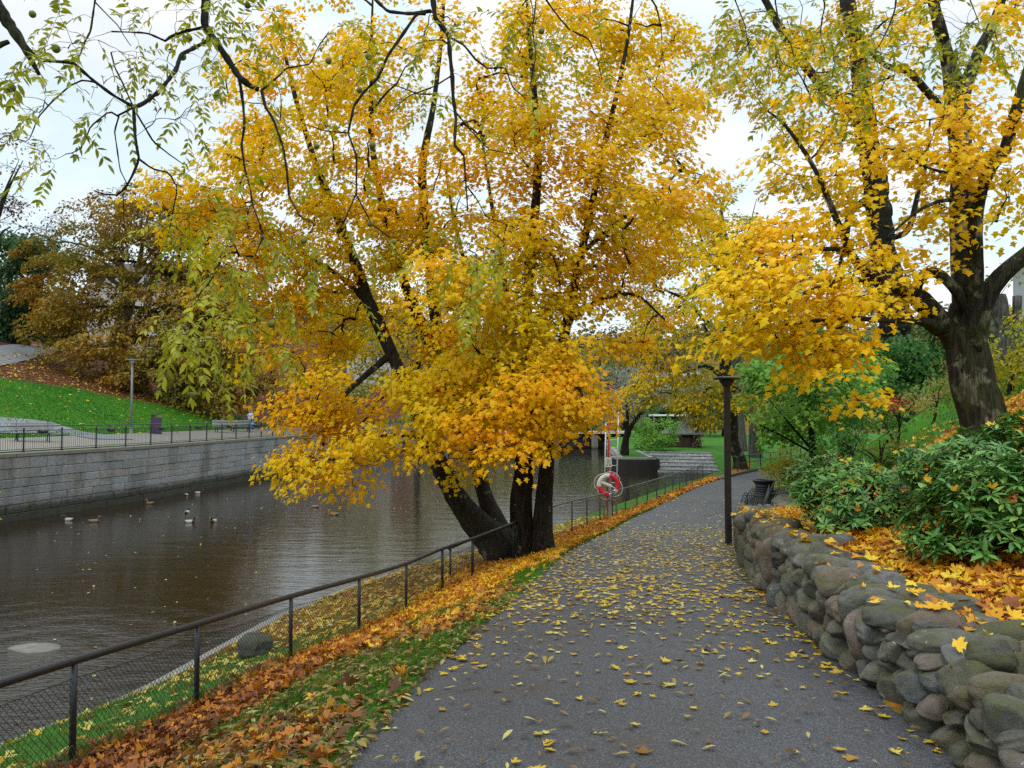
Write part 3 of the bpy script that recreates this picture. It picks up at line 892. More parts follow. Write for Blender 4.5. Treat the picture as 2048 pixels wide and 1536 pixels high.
def build_tree(name, label, base, limbs, targets, leafmat, axis=None, n_per=60, rad=.5, thick=.09, size=.14, tpl=None, bark=None, group=None,
               r_tip=.006, sides=10, twn=4, leafkw={}, cat="tree", growkw={}, twr=.0035, twigmat=None):
    g = Geo()
    for Q in limbs: add_limb(g, Q, sides)
    root = empty(name, base)
    tag(root, label, cat, group)
    adopt(g.obj("trunk", [bark or BARK]), root)
    nodes = np.concatenate([Q[:: max(1, int(.3 / .14)), :3] for Q in limbs])
    # the lowest part of the trunk carries no twigs
    zmin = nodes[:, 2].min(); hgt = nodes[:, 2].max() - zmin
    nodes = nodes[nodes[:, 2] > zmin + .12 * hgt]
    if len(targets):
        ch, rd = grow(nodes, targets, r_tip, **growkw)
        gt = Geo()
        if n_per:
            V, F, _ = leaf_sprays(targets, axis if axis is not None else np.array(base) + (0, 0, hgt * .55), n_per, rad, thick, size, tpl or MAPLE_S, **leafkw)
            gt.add(V, F, 0)
        gt.add(*tubes(ch, rd, 5), 1, True)
        if twn: gt.add(*spray_twigs(targets, rad, twn, twr), 1)
        adopt(gt.obj("crown", [leafmat or TWIG, twigmat or TWIG]), root)
    return root

YELLOW = [(0.0, (0.46, 0.43, 0.008)), (0.2, (0.62, 0.53, 0.006)), (0.45, (0.80, 0.57, 0.005)), (0.7, (0.92, 0.51, 0.004)), (0.9, (0.92, 0.40, 0.005)), (1.0, (0.50, 0.17, 0.008))]
L_MAPLE = leaf_mat("maple_leaves", YELLOW, .35, .62, .50)
L_MAPLE2 = leaf_mat("maple_leaves_olive", [(0.0, (0.26, 0.27, 0.012)), (0.3, (0.46, 0.38, 0.012)), (0.6, (0.70, 0.43, 0.008)), (0.85, (0.74, 0.33, 0.006)), (1.0, (0.46, 0.17, 0.01))], .4, .65, .4)
L_GOLD = leaf_mat("golden_leaves", [(0.0, (0.55, 0.48, 0.008)), (0.3, (0.82, 0.60, 0.005)), (0.65, (0.92, 0.56, 0.004)), (1.0, (0.85, 0.38, 0.006))], .5, .55, .42)

# ---- the many-stemmed maple by the fence
D = 17.6
TK = .70
def limb_m(pts): return limb_px([(x, y, w * TK, d) for x, y, w, d in pts])
maple_base = np.array((.28, 17.4, -1.55))
T1 = [(1008, 1112, 110, 17.5), (985, 1078, 100, 17.6), (945, 1035, 76, 17.8), (903, 975, 60, 18.0), (860, 885, 48, 18.3), (825, 800, 42, 18.6), (780, 700, 38, 18.9), (733, 590, 34, 19.2), (690, 470, 27, 19.5), (640, 350, 21, 19.8), (600, 230, 15, 20), (560, 70, 9, 20)]
T2 = [(1010, 1110, 90, 17.7), (992, 1060, 70, 17.9), (972, 1005, 48, 18.2), (948, 920, 42, 18.6), (910, 820, 38, 19), (868, 705, 34, 19.3), (830, 620, 31, 19.4), (798, 535, 26, 19.5), (768, 420, 22, 19.6), (745, 290, 16, 19.7), (742, 140, 10, 19.8), (745, 0, 6, 19.8)]
T3 = [(1030, 1105, 30, 18.3), (1027, 1000, 21, 18.5), (1036, 930, 20, 18.6), (1028, 800, 19, 18.7), (1022, 660, 18, 18.8), (1005, 540, 15, 18.9), (985, 420, 11, 19), (960, 250, 7, 19)]
T4 = [(1052, 1122, 78, 17.0), (1052, 1080, 54, 17.1), (1050, 1000, 45, 17.1), (1052, 900, 41, 17.1), (1046, 800, 36, 17.1), (1052, 650, 31, 17.0), (1062, 500, 27, 17), (1076, 350, 22, 17), (1070, 200, 16, 17), (1056, 40, 10, 17), (1050, -120, 6, 17)]
T5 = [(1086, 1110, 74, 16.8), (1084, 1060, 56, 16.9), (1086, 1000, 46, 16.9), (1096, 900, 40, 16.8), (1106, 810, 34, 16.8), (1122, 700, 31, 16.7), (1142, 615, 27, 16.6), (1160, 520, 23, 16.5), (1196, 350, 19, 16.4), (1226, 220, 15, 16.3), (1255, 80, 10, 16.2), (1275, -80, 6, 16)]
T6 = [(912, 825, 30, 19), (890, 720, 36, 18.8), (872, 630, 36, 18.6), (862, 540, 32, 18.4), (850, 450, 28, 18.3), (845, 330, 23, 18.2), (868, 200, 16, 18.1), (885, 50, 10, 18), (890, -120, 6, 18)]
T7 = [(1030, 690, 14, 18.8), (985, 640, 14, 19.4), (940, 560, 12, 20), (905, 420, 10, 20.4), (890, 330, 7, 20.6)]
T8 = [(785, 705, 22, 18.9), (735, 748, 17, 18.4), (690, 790, 13, 17.6), (655, 850, 9, 16.8), (640, 930, 5, 16.3)]
T9 = [(745, 620, 18, 19.1), (690, 560, 14, 19.3), (610, 510, 11, 19.0), (530, 470, 8, 18.6), (440, 420, 5, 18.2)]
T10 = [(850, 880, 16, 18.3), (790, 870, 13, 17.5), (730, 880, 10, 16.8), (660, 920, 6, 16.0)]
T11 = [(1050, 860, 15, 17.0), (1010, 800, 14, 16.0), (980, 790, 10, 15.1), (940, 810, 6, 14.5)]
T12 = [(1100, 860, 14, 16.8), (1130, 790, 13, 16.0), (1150, 770, 9, 15.2), (1170, 800, 5, 14.8)]
T13 = [(1142, 640, 14, 16.6), (1200, 600, 12, 16.4), (1270, 590, 8, 16.3), (1330, 640, 5, 16.2)]
T14 = [(1170, 500, 13, 16.5), (1240, 440, 11, 16.3), (1300, 400, 8, 16), (1370, 330, 5, 15.8)]
mlimbs = [limb_m(t) for t in (T1, T2, T3, T4, T5, T6, T7, T8, T9, T10, T11, T12, T13, T14)]
# burr where the stems meet
mlimbs.append(limb_w([[.0, 17.6, -1.75, .52], [-.05, 17.6, -1.40, .42], [-.16, 17.65, -1.10, .30], [-.28, 17.75, -.92, .16]]))
mlimbs.append(limb_w([[.33, 17.2, -1.75, .42], [.33, 17.15, -1.45, .28], [.32, 17.12, -1.2, .20]]))
mlimbs.append(limb_w([[.66, 16.95, -1.6, .36], [.65, 16.9, -1.25, .24], [.64, 16.88, -.95, .18]]))
ME = [(655, 900, 110, 65, -1.5, .9), (650, 945, 90, 40, -1.8, 1.0), (590, 920, 45, 55, -1.5, .8), (700, 840, 95, 75, -1.2, .8), (625, 770, 70, 75, -1.0, .8), (590, 820, 40, 50, -1.2, .7),
      (700, 660, 90, 70, 3.2, .8), (640, 690, 100, 80, 2.2, .9), (540, 640, 110, 80, 0, .8), (560, 550, 120, 90, .5), (470, 470, 120, 90, .3, .9), (420, 410, 100, 75, 0, .9), (330, 385, 65, 40, -.3, .8), (420, 560, 60, 60, 0, .5),
      (600, 300, 130, 120), (520, 330, 90, 90), (700, 430, 120, 120), (660, 540, 110, 80, 2.5), (770, 560, 80, 80, 3.0, .9), (620, 130, 120, 110), (520, 60, 80, 60, None, .6), (730, 180, 110, 130), (830, 280, 110, 110), (800, 60, 120, 80, None, .8), (820, 400, 100, 90), (540, 200, 80, 80, None, .7),
      (860, 560, 100, 90), (800, 480, 90, 80), (950, 480, 90, 80, 1.0), (930, 590, 70, 60, .5, .8), (875, 665, 75, 55, -.5, 1.0), (850, 735, 70, 55, -1.2, 1.1), (885, 785, 65, 42, -1.6, 1.0), (840, 850, 50, 70, -.8, .8), (770, 800, 60, 60, -.8, .7),
      (985, 835, 115, 55, -2.8, .95), (940, 790, 110, 55, -2.2, .85), (1060, 790, 130, 70, -2.5, .9), (1010, 730, 140, 45, -1.6, .85), (1110, 755, 95, 70, -2.2, .95), (1165, 795, 50, 45, -2.0, 1.0), (990, 890, 85, 28, -2.8, .8), (1090, 850, 60, 40, -2.2, .6), (890, 870, 60, 40, -1.8, .7), (1060, 680, 120, 50, -1.8, 1.1),
      (1135, 860, 35, 35, -1.4, .9), (925, 930, 16, 25, -.6, .5),
      (1060, 590, 100, 90, -.6, 1.0), (1080, 480, 130, 90, -1.2, 1.3), (1150, 400, 130, 110, -1, 1.1), (1120, 280, 120, 120, -1, 1.1), (1010, 380, 100, 90, 0), (1000, 190, 100, 120, None, 1.0), (1010, 60, 80, 70, None, .8), (1210, 260, 110, 130, None, 1.1), (1280, 140, 100, 140, None, 1.1), (1130, 120, 110, 100), (1150, 20, 120, 60), (1200, 470, 110, 80, -1, 1.0),
      (1260, 540, 90, 60, None, .9), (1180, 620, 80, 60, -.8, 1.0), (1240, 680, 55, 45, -.8, .9), (1310, 330, 95, 120, None, 1.3), (1330, 200, 65, 100, None, 1.1), (1375, 380, 50, 70, None, .8), (1290, 620, 60, 40, None, .5), (1350, 440, 75, 60, None, 1.0), (1300, 490, 80, 60, None, 1.1),
      (1030, 640, 90, 60, -1.5, 1.1), (1150, 550, 80, 70, -.6, 1.0),
      (700, -120, 260, 130, None, .5), (1050, -150, 260, 130, None, .5), (860, -300, 260, 120, None, .4), (480, 200, 60, 90, None, .5)]
mt = spray_targets(ME, D, 44, 3.0, 6.0)
_f = (mt[:, 1] < 17.2) & (mt[:, 2] > 4.2) & (rng.random(len(mt)) < .4)
mt = mt[~_f]
mt = mt[mt[:, 2] > H(mt[:, 0], mt[:, 1]) + .7]
maple = build_tree("maple_tree", "big many stemmed maple in bright yellow leaf growing through the chain link fence", maple_base, mlimbs, mt, L_MAPLE,
                   axis=np.array((.2, 18.2, 3.5)), n_per=112, rad=.60, thick=.12, size=.098, bark=BARK, sides=12, leafkw=dict(outw=.6, rnd=.5, tilt=.22), r_tip=.009, twr=.005)
print("maple sprays", len(mt))

# ---- the old maple on the slope above the stone wall
DB = 12.0
def L(*p): return limb_px([(x, y, w * .80, d) for x, y, w, d in p])
ob = hit(1962, 893); DB = 12.6
olimbs = [
    L((2005, 930, 180, DB), (1985, 885, 132, DB), (1966, 835, 108, DB), (1947, 770, 98, DB), (1930, 700, 96, DB), (1924, 655, 84, DB), (1925, 610, 60, DB)),
    L((1942, 750, 50, DB), (1912, 690, 56, DB), (1878, 642, 54, DB - .1), (1850, 610, 50, DB - .2), (1828, 590, 44, DB - .3), (1798, 578, 30, DB - .5), (1762, 568, 24, DB - .7), (1718, 532, 19, DB - .9), (1690, 480, 17, DB - 1.1), (1655, 395, 14, DB - 1.2), (1620, 320, 11, DB - 1.3), (1570, 250, 8, DB - 1.4), (1535, 222, 5, DB - 1.4)),
    L((1832, 602, 30, DB - .25), (1834, 570, 28, DB - .35), (1850, 549, 27, DB - .4), (1872, 546, 26, DB - .4), (1895, 562, 26, DB - .4), (1918, 590, 28, DB - .35), (1932, 620, 30, DB - .2)),
    L((1930, 700, 70, DB + .2), (1926, 620, 56, DB + .3), (1923, 560, 54, DB + .3), (1922, 450, 54, DB + .3), (1918, 330, 50, DB + .3), (1918, 230, 56, DB + .3), (1912, 185, 50, DB + .3), (1895, 120, 34, DB + .2), (1880, 60, 30, DB), (1862, -20, 24, DB), (1840, -160, 16, DB), (1810, -320, 8, DB)),
    L((1918, 215, 40, DB + .3), (1940, 150, 32, DB + .4), (1960, 100, 28, DB + .5), (1985, 50, 24, DB + .6), (2010, -30, 20, DB + .6), (2040, -160, 12, DB + .6), (2050, -300, 6, DB + .6)),
    L((1940, 700, 56, DB - .1), (1946, 620, 40, DB - .3), (1950, 540, 36, DB - .5), (1952, 450, 33, DB - .6), (1962, 380, 31, DB - .7), (1985, 330, 30, DB - .8), (2010, 300, 30, DB - .9), (2022, 255, 29, DB - 1), (2040, 195, 27, DB - 1.1), (2062, 110, 22, DB - 1.2), (2075, -20, 15, DB - 1.3), (2080, -200, 7, DB - 1.3)),
    L((1948, 700, 60, DB), (1964, 628, 48, DB - .1), (1985, 575, 48, DB - .2), (2020, 535, 44, DB - .3), (2052, 508, 40, DB - .4), (2110, 450, 32, DB - .5), (2180, 360, 22, DB - .6), (2240, 240, 10, DB - .6)),
    L((1880, 655, 44, DB - .1), (1840, 642, 19, DB - .4), (1800, 641, 16, DB - .7), (1755, 640, 14, DB - 1), (1700, 636, 12, DB - 1.3), (1640, 640, 10, DB - 1.6), (1570, 650, 6, DB - 1.9)),
    L((1905, 265, 26, DB + .2), (1880, 218, 21, DB), (1848, 178, 20, DB - .2), (1815, 142, 18, DB - .4), (1775, 132, 14, DB - .6), (1740, 100, 9, DB - .8), (1710, 40, 6, DB - 1)),
    L((1765, 570, 16, DB - .7), (1700, 560, 13, DB - 1.2), (1640, 575, 11, DB - 1.6), (1580, 600, 8, DB - 2), (1520, 640, 5, DB - 2.2)),
    L((1700, 500, 12, DB - 1), (1630, 500, 10, DB - 1.4), (1560, 530, 8, DB - 1.7), (1490, 570, 5, DB - 1.9)),
    L((1700, 637, 10, DB - 1.3), (1640, 690, 8, DB - 1.5), (1610, 720, 5, DB - 1.6)),
    L((2005, 305, 18, DB - .9), (1960, 330, 12, DB - 1.2), (1900, 345, 9, DB - 1.5), (1840, 330, 6, DB - 1.7)),
    L((1955, 420, 15, DB - .6), (1900, 400, 11, DB - 1.1), (1840, 420, 8, DB - 1.5), (1780, 470, 5, DB - 1.8)),
]
OE = [(1590, 570, 160, 80, -1.6, 1.5), (1640, 630, 110, 70, -1.4, 1.5), (1540, 640, 110, 55, -2.0, 1.3), (1620, 700, 90, 40, -1.6, 1.3), (1600, 740, 40, 30, -1.7, 1.2), (1480, 600, 80, 60, -2, 1.2), (1420, 560, 60, 50, -2, 0.70), (1460, 680, 60, 35, -1.8, 0.80),
      (1560, 490, 100, 50, -1.3, 1.5), (1690, 500, 60, 50, -1.0, 1.2), (1620, 430, 90, 60, -1.2, 0.90), (1480, 500, 70, 60, -1.6, 0.80), (1740, 590, 50, 40, -1, 1.3), (1700, 670, 40, 30, -1.2, 1.2),
      (1790, 480, 50, 50, -.8, 0.80), (1760, 340, 90, 70, -1, 1.0), (1680, 320, 90, 60, -1, 0.90), (1850, 310, 90, 60, -1.2, 1.1), (1930, 270, 90, 60, -1.0, 1.4), (1990, 240, 60, 50, -1.2, 1.1), (1870, 400, 60, 60, -1, 0.80), (1960, 330, 60, 40, -1, 1), (1800, 540, 60, 30, -.9, 1.2), (1880, 500, 40, 40, -.6, 0.80),
      (2020, 420, 50, 70, 0, 0.80), (2000, 100, 80, 80, None, 0.90), (1870, 170, 90, 60, None, 0.85), (1760, 200, 80, 70, None, 0.85), (1640, 210, 80, 70, -.8, 1.02), (1560, 290, 70, 60, -1, 0.70), (1800, 40, 100, 60, None, 0.68), (2030, 320, 30, 40, .4, 0.80), (2040, 20, 50, 60, None, 0.80),
      (1850, -150, 220, 120, None, 0.59), (2150, 200, 80, 200, None, 0.68), (1600, 80, 100, 70, None, 0.42), (1820, 600, 20, 20, -.6, 0.80), (1690, 740, 15, 25, -1.4, 0.90), (1710, 790, 12, 20, -1.4, 0.80)]
ot = spray_targets(OE, DB, 48, 2.0, 4.5)
ot = ot[ot[:, 2] > H(ot[:, 0], ot[:, 1]) + .5]
old = build_tree("old_maple", "old lichened maple with a forked crooked trunk on the slope behind the rhododendrons", ob, olimbs, ot, L_GOLD,
                 axis=np.array((7.2, 12.6, 5.0)), n_per=60, rad=.46, thick=.09, size=.095, bark=BARK_G, sides=16, leafkw=dict(outw=.55, rnd=.5), r_tip=.007, twr=.004)
print("old maple sprays", len(ot))

# ---- second maple further up the slope, trunk dark with moss
D2 = 42.0
b2 = np.array([*W(1800, 800, D2)[:2], 0]); b2[2] = float(H(b2[0], b2[1]))
o2 = [limb_w([[b2[0], b2[1], b2[2] - .3, 1.0], [b2[0] - .05, b2[1], b2[2] + .8, .78]] + [[*W(x, y, D2), w / 2 * PXM(D2)] for x, y, w in ((1790, 640, 56), (1768, 520, 50), (1755, 400, 44), (1738, 300, 40), (1728, 225, 40), (1715, 110, 34), (1695, 0, 28), (1680, -150, 18), (1660, -300, 8))]),
      L((1735, 270, 36, D2), (1690, 205, 28, D2), (1630, 155, 25, D2), (1575, 80, 22, D2), (1530, 0, 17, D2), (1480, -120, 8, D2)),
      L((1752, 390, 24, D2), (1725, 405, 20, D2 - .2), (1700, 430, 18, D2 - .4), (1690, 490, 12, D2 - .5), (1670, 560, 6, D2 - .6)),
      L((1765, 480, 18, D2), (1815, 460, 15, D2 - .2), (1835, 390, 13, D2 - .4), (1850, 340, 9, D2 - .5), (1860, 240, 5, D2 - .5))]
E2 = [(1460, 60, 80, 70, None, .8), (1560, 120, 110, 80, None, .7), (1640, 60, 90, 70, None, .5), (1700, 160, 90, 80, None, .6), (1480, 200, 70, 60, None, .6), (1600, 260, 90, 60, None, .8), (1800, 250, 80, 70, None, .5), (1420, 130, 40, 60, None, .5), (1700, 60, 100, 60, None, .5), (1560, 350, 70, 50, None, .7), (1640, 400, 70, 50, None, .8), (1780, 100, 90, 80, None, .4), (1820, 420, 60, 60, None, .5), (1600, -100, 200, 100, None, .4), (1730, 600, 50, 60, None, .5)]
t2 = spray_targets(E2, D2, 40, 2.5, 9.0)
second = build_tree("tall_maple", "tall dark trunked maple with thin olive yellow leaves, standing behind the old lichened one", b2, o2, t2, L_MAPLE2,
                    axis=np.array((b2[0], D2, 6.0)), n_per=60, rad=1.05, thick=.22, size=.25, twr=.008, r_tip=.012, bark=BARK, sides=12)
print("second", len(t2))
# ------------------------------------------------------------------ walnut boughs hanging over the path
WB = bark_mat("walnut_bark", (0.010, 0.010, 0.012), (0.045, 0.042, 0.040), lich=.60, lichen=(.10, .115, .05), moss=(0.045, 0.055, 0.012), mossf=.55, sc=1.6)
wbase = np.array((-4.4, -2.6, float(H(-4.4, -2.6))))
def wl_(pts, D0, D1=None):
    n = len(pts); D1 = D0 if D1 is None else D1
    P = np.array([[*W(p[0], p[1], D0 + (D1 - D0) * i / max(1, n - 1)), p[2] * .26 * PXM(D0)] for i, p in enumerate(pts)])
    Q = [P[0]]                                            # short straight growths with a kink at every bud
    for a, b in zip(P[:-1], P[1:]):
        L_ = np.linalg.norm((b - a)[:3]); k = max(1, int(L_ / .13))
        for i in range(1, k + 1):
            q = a + (b - a) * i / k
            if i < k: q = q + np.r_[rng.normal(0, .016, 3), 0]
            Q.append(q)
    Q = np.array(Q); s = np.concatenate([[0], np.cumsum(np.linalg.norm(np.diff(Q[:, :3], axis=0), axis=1))])
    t = np.arange(0, s[-1], .035); Q = np.stack([np.interp(t, s, Q[:, j]) for j in range(4)], 1)
    Q[:, 3] *= 1 + .14 * rng.normal(size=len(Q)).clip(-1, 1.6)
    return Q
def wz(pts, w0, w1, D0, D1=None):
    n = len(pts)
    return wl_([(x, y, w0 + (w1 - w0) * i / max(1, n - 1)) for i, (x, y) in enumerate(pts)], D0, D1)
a0, a1, a2 = W(-40, -40, 4.6), W(412, -60, 5.6), W(866, -60, 5.8)
wl = [limb_w([[*wbase - (0, 0, .3), .36], [*wbase + (0, 0, .5), .28], [*wbase + (.1, .3, 2.6), .24], [-4.1, -1.8, 5.0, .21], [-3.6, -.9, 7.0, .16]], .15),
      limb_w([[*wbase + (.1, .3, 2.8), .18], [-4.4, -.2, 4.0, .12], [-4.2, 2.2, 4.3, .085], [*a0, .055]], .1),
      limb_w([[-4.1, -1.8, 5.0, .16], [-3.6, 1.0, 5.6, .10], [-2.9, 3.8, 5.2, .07], [*a1, .052]], .1),
      limb_w([[-3.7, -1.1, 6.8, .14], [-2.4, 1.6, 7.0, .09], [-1.2, 4.2, 6.0, .06], [*a2, .038]], .1),
      limb_w([[-3.6, -.9, 7.0, .14], [-1.0, 1.0, 7.6, .10], [1.4, 3.2, 6.6, .07], [*W(1500, -140, 6.0), .05], [*W(1640, -70, 6.2), .034], [*W(1800, -60, 6.0), .024], [*W(1930, -60, 5.8), .015]], .12),
      wz([(-40, -40), (5, 30), (31, 66), (51, 98), (68, 130), (82, 156)], 62, 10, 4.6),
      wz([(-60, 140), (0, 90), (28, 80)], 22, 18, 4.6),
      wz([(32, 70), (78, 120), (147, 126), (185, 160), (225, 190), (267, 214)], 15, 11, 4.6, 4.9),
      wz([(412, -60), (413, 0), (409, 51), (444, 102), (478, 154), (500, 172), (523, 181)], 36, 18, 5.6),
      wz([(523, 181), (547, 239), (567, 297), (578, 393), (601, 434), (632, 448)], 13, 4, 5.6, 5.3),
      wz([(478, 154), (489, 250), (490, 340), (505, 410), (530, 475)], 12, 4, 5.6, 5.4),
      wz([(405, 55), (370, 62), (342, 72), (331, 82), (300, 68), (284, 65), (222, 63)], 13, 5, 5.6, 5.3),
      wz([(420, 79), (385, 98), (362, 109), (352, 140), (321, 181), (290, 205), (268, 216)], 15, 13, 5.6, 4.9),
      wz([(267, 215), (270, 273), (274, 300), (278, 318), (265, 350), (253, 372), (236, 390), (205, 388), (181, 378)], 13, 6, 4.9),
      wz([(278, 318), (305, 338), (338, 345), (355, 376), (345, 427), (335, 478)], 9, 4, 4.9, 5.1),
      wz([(272, 225), (307, 284), (340, 310), (366, 328)], 8, 3, 4.9, 5.2),
      wz([(265, 216), (235, 232), (219, 222), (181, 253), (167, 290), (150, 305), (126, 309)], 8, 3, 4.9, 4.7),
      wz([(190, 164), (165, 160), (140, 171), (102, 205), (75, 236), (66, 262), (56, 284), (32, 277)], 8, 3, 4.7, 4.5),
      wz([(191, -40), (190, 0), (181, 62), (167, 89), (160, 110), (147, 126)], 8, 6, 5.0, 4.7),
      wz([(191, 5), (215, 30), (236, 51), (250, 75), (262, 92)], 6, 3, 5.0, 5.1),
      wz([(238, 232), (229, 262), (240, 340), (256, 372)], 6, 4, 4.9),
      wz([(222, 105), (245, 165), (266, 212)], 6, 6, 5.1, 4.9),
      wz([(246, 384), (248, 450), (255, 475)], 5, 2, 4.9),
      wz([(523, 181), (560, 150), (571, 137), (620, 128), (660, 60)], 9, 4, 5.6, 5.9),
      wz([(866, -60), (866, 0), (870, 35), (897, 70), (905, 156), (912, 234), (909, 290), (928, 312), (932, 371), (936, 430)], 24, 4, 5.8, 5.6),
      wz([(862, 22), (820, 28), (776, 23), (745, -6), (720, -60)], 16, 9, 5.8, 5.9),
      wz([(850, 28), (834, 27), (799, 78), (756, 156), (708, 211), (696, 266), (713, 312), (713, 390), (744, 449), (787, 480)], 14, 4, 5.8, 5.4),
      wz([(900, 75), (928, 90), (950, 118), (975, 137), (1010, 135), (1026, 176), (1053, 199)], 10, 4, 5.8, 5.9),
      wz([(905, 150), (870, 172), (819, 191), (768, 234)], 7, 3, 5.8, 5.7),
      wz([(912, 225), (945, 265), (978, 299), (1030, 309)], 7, 3, 5.7, 5.8),
      wz([(932, 370), (955, 400), (972, 434), (1014, 449)], 6, 3, 5.6, 5.7),
      wz([(696, 266), (650, 262), (600, 245)], 6, 3, 5.6, 5.5),
      wz([(713, 385), (690, 440), (668, 475)], 6, 3, 5.5),
      wz([(1092, -60), (1092, 0), (1118, 35), (1139, 59), (1178, 78), (1195, 120), (1205, 164)], 9, 3, 5.8, 5.9),
      wz([(1070, -60), (1072, 0), (1065, 60), (1072, 110), (1060, 170)], 7, 3, 5.8, 5.7),
      wz([(1460, -60), (1470, 0), (1490, 50), (1500, 110)], 7, 3, 6.0, 5.9), wz([(1640, -70), (1650, 10), (1640, 70), (1650, 130)], 8, 3, 6.2, 6.0),
      wz([(1800, -60), (1790, 20), (1760, 90), (1700, 140)], 8, 3, 6.0, 5.9), wz([(1930, -60), (1940, 0), (1960, 50)], 7, 3, 5.8, 5.7),
      wz([(1560, -60), (1550, 0), (1560, 60), (1590, 120)], 7, 3, 6.1, 6.0)]
root = empty("walnut_tree", wbase)
tag(root, "dark walnut tree whose bare twigs, feathery leaves and round green nuts hang across the sky", "tree")
g = Geo()
for i, Q in enumerate(wl): add_limb(g, Q, 8 if i > 4 else 12)
adopt(g.obj("trunk", [WB]), root)
# feathery leaves: (px, py, spread, count, depth, hue 0 yellow-lime .. 1 green)
WC = [(120, 35, 70, 10, 4.7), (60, 130, 60, 8, 4.5), (40, 170, 50, 7, 4.4), (90, 180, 40, 5, 4.5), (165, 90, 70, 9, 4.9), (245, 80, 60, 7, 5.1), (290, 20, 60, 9, 5.3), (400, 20, 70, 12, 5.5), (370, 110, 60, 10, 5.4), (270, 150, 60, 9, 5.0), (330, 140, 40, 6, 5.2), (410, 200, 45, 9, 5.4), (370, 245, 40, 6, 5.2), (95, 290, 25, 3, 4.7), (90, 325, 25, 2, 4.6), (175, 235, 20, 2, 4.8), (60, 205, 30, 3, 4.5), (130, 235, 18, 1, 4.7),
      (470, 60, 60, 9, 5.7), (440, 20, 50, 7, 5.6), (560, 60, 60, 6, 5.8), (540, 210, 60, 6, 5.5), (470, 400, 60, 9, 5.3), (430, 440, 60, 9, 5.2), (360, 470, 45, 6, 5.1), (340, 430, 40, 4, 5.0), (460, 510, 60, 10, 5.2), (430, 560, 60, 9, 5.1), (520, 560, 60, 8, 5.3), (380, 640, 50, 11, 4.9), (350, 660, 30, 5, 4.8), (450, 640, 60, 11, 5.0), (500, 690, 60, 8, 5.2), (430, 700, 30, 4, 5.0), (560, 460, 60, 7, 5.4), (620, 480, 50, 5, 5.4), (640, 560, 60, 6, 5.4),
      (740, 470, 50, 5, 5.4), (690, 330, 50, 5, 5.5), (780, 130, 60, 7, 5.7), (700, 60, 60, 6, 5.9), (880, 90, 50, 6, 5.8), (860, 200, 50, 6, 5.7), (930, 520, 45, 13, 5.6), (940, 590, 30, 8, 5.5), (985, 500, 40, 8, 5.7), (930, 450, 40, 6, 5.6), (960, 250, 40, 4, 5.7), (1080, 70, 60, 10, 5.8), (1090, 150, 45, 6, 5.7), (1000, 40, 50, 5, 5.9), (1180, 40, 60, 5, 5.9), (1220, 120, 40, 3, 5.9),
      (1470, 60, 50, 10, 6.0), (1440, 110, 30, 4, 6.0), (1520, 110, 60, 14, 6.0), (1590, 90, 50, 9, 6.0), (1600, 170, 60, 14, 5.9), (1660, 150, 50, 12, 5.9), (1650, 60, 60, 9, 6.0), (1720, 120, 60, 12, 5.9), (1790, 60, 60, 10, 5.9), (1870, 40, 50, 8, 5.8), (1920, 70, 50, 11, 5.7), (1980, 60, 45, 10, 5.7), (1900, 110, 40, 7, 5.7), (1720, 30, 60, 8, 6.0), (1570, 30, 60, 8, 6.1), (-16, 945, 10, 2, 4.6)]
wt = []; wd_ = []
for (x, y, s, n, D_) in WC:
    for i in range(int(math.ceil(n * (.62 if x < 420 and y < 400 else .9)))):
        px, py = x + rng.normal(0, s * .55), y + rng.normal(0, s * .5)
        wt.append(W(px, py, D_ + rng.normal(0, .22)))
wt = np.array(wt)
nodes = np.concatenate([Q[::3, :3] for Q in wl[5:]])
# the low bough by the river edge, out of the frame on the bank
ex = limb_w([[-4.4, -.2, 4.0, .06], [-5.0, 2.5, 3.0, .035], [*W(-260, 860, 4.6), .015], [*W(-110, 890, 4.6), .008], [*W(-30, 920, 4.6), .004]], .1)
nodes = np.concatenate([nodes, ex[::3, :3]])
ch, rd = grow(nodes, wt, .0016, sag=.1, up=.1, expo=.40)
gc = Geo()
bt = []                                                    # bare twigs reaching out of the boughs
for Q in wl[5:]:
    for k in range(max(2, int(len(Q) / 9))):
        q = Q[rng.integers(len(Q))]; d = rng.normal(0, 1, 3); d[2] -= .35; bt.append(q[:3] + unit(d) * rng.uniform(.10, .38))
bt = np.array(bt); bch, brd = grow(nodes, bt, .0018, sag=.2, up=.15, expo=.42)
bch[:, 1:] += rng.normal(0, .010, bch[:, 1:].shape)
gc.add(*tubes(bch, brd * 1.1, 4), 1)
add_limb(gc, ex, 6, 1)
gc.add(*tubes(ch, rd, 4), 1, True)
nl = len(wt)
dirs = ch[:, -1] - ch[:, -3]; dirs = unit(dirs + rng.normal(0, .35, dirs.shape) * np.linalg.norm(dirs, axis=1, keepdims=True) + np.array((0, 0, -.02)))
Lr = rng.uniform(.16, .30, nl)
K = 8
s = np.linspace(0, 1, K)[None, :, None]
RC = wt[:, None] + dirs[:, None] * s * Lr[:, None, None] + np.array((0, 0, -1.0)) * (s ** 1.7) * (Lr * rng.uniform(.12, .55, nl))[:, None, None]
gc.add(*tubes(RC, np.repeat(np.linspace(.0016, .0007, K)[None], nl, 0), 3), 2)
T = unit(np.gradient(RC, axis=1))
side = unit(np.cross(T, np.array((0, 0, 1.0)) + rng.normal(0, .25, (nl, 1, 3))))
up_ = np.cross(side, T)
Pl, Nl, Tl, Sl = [], [], [], []
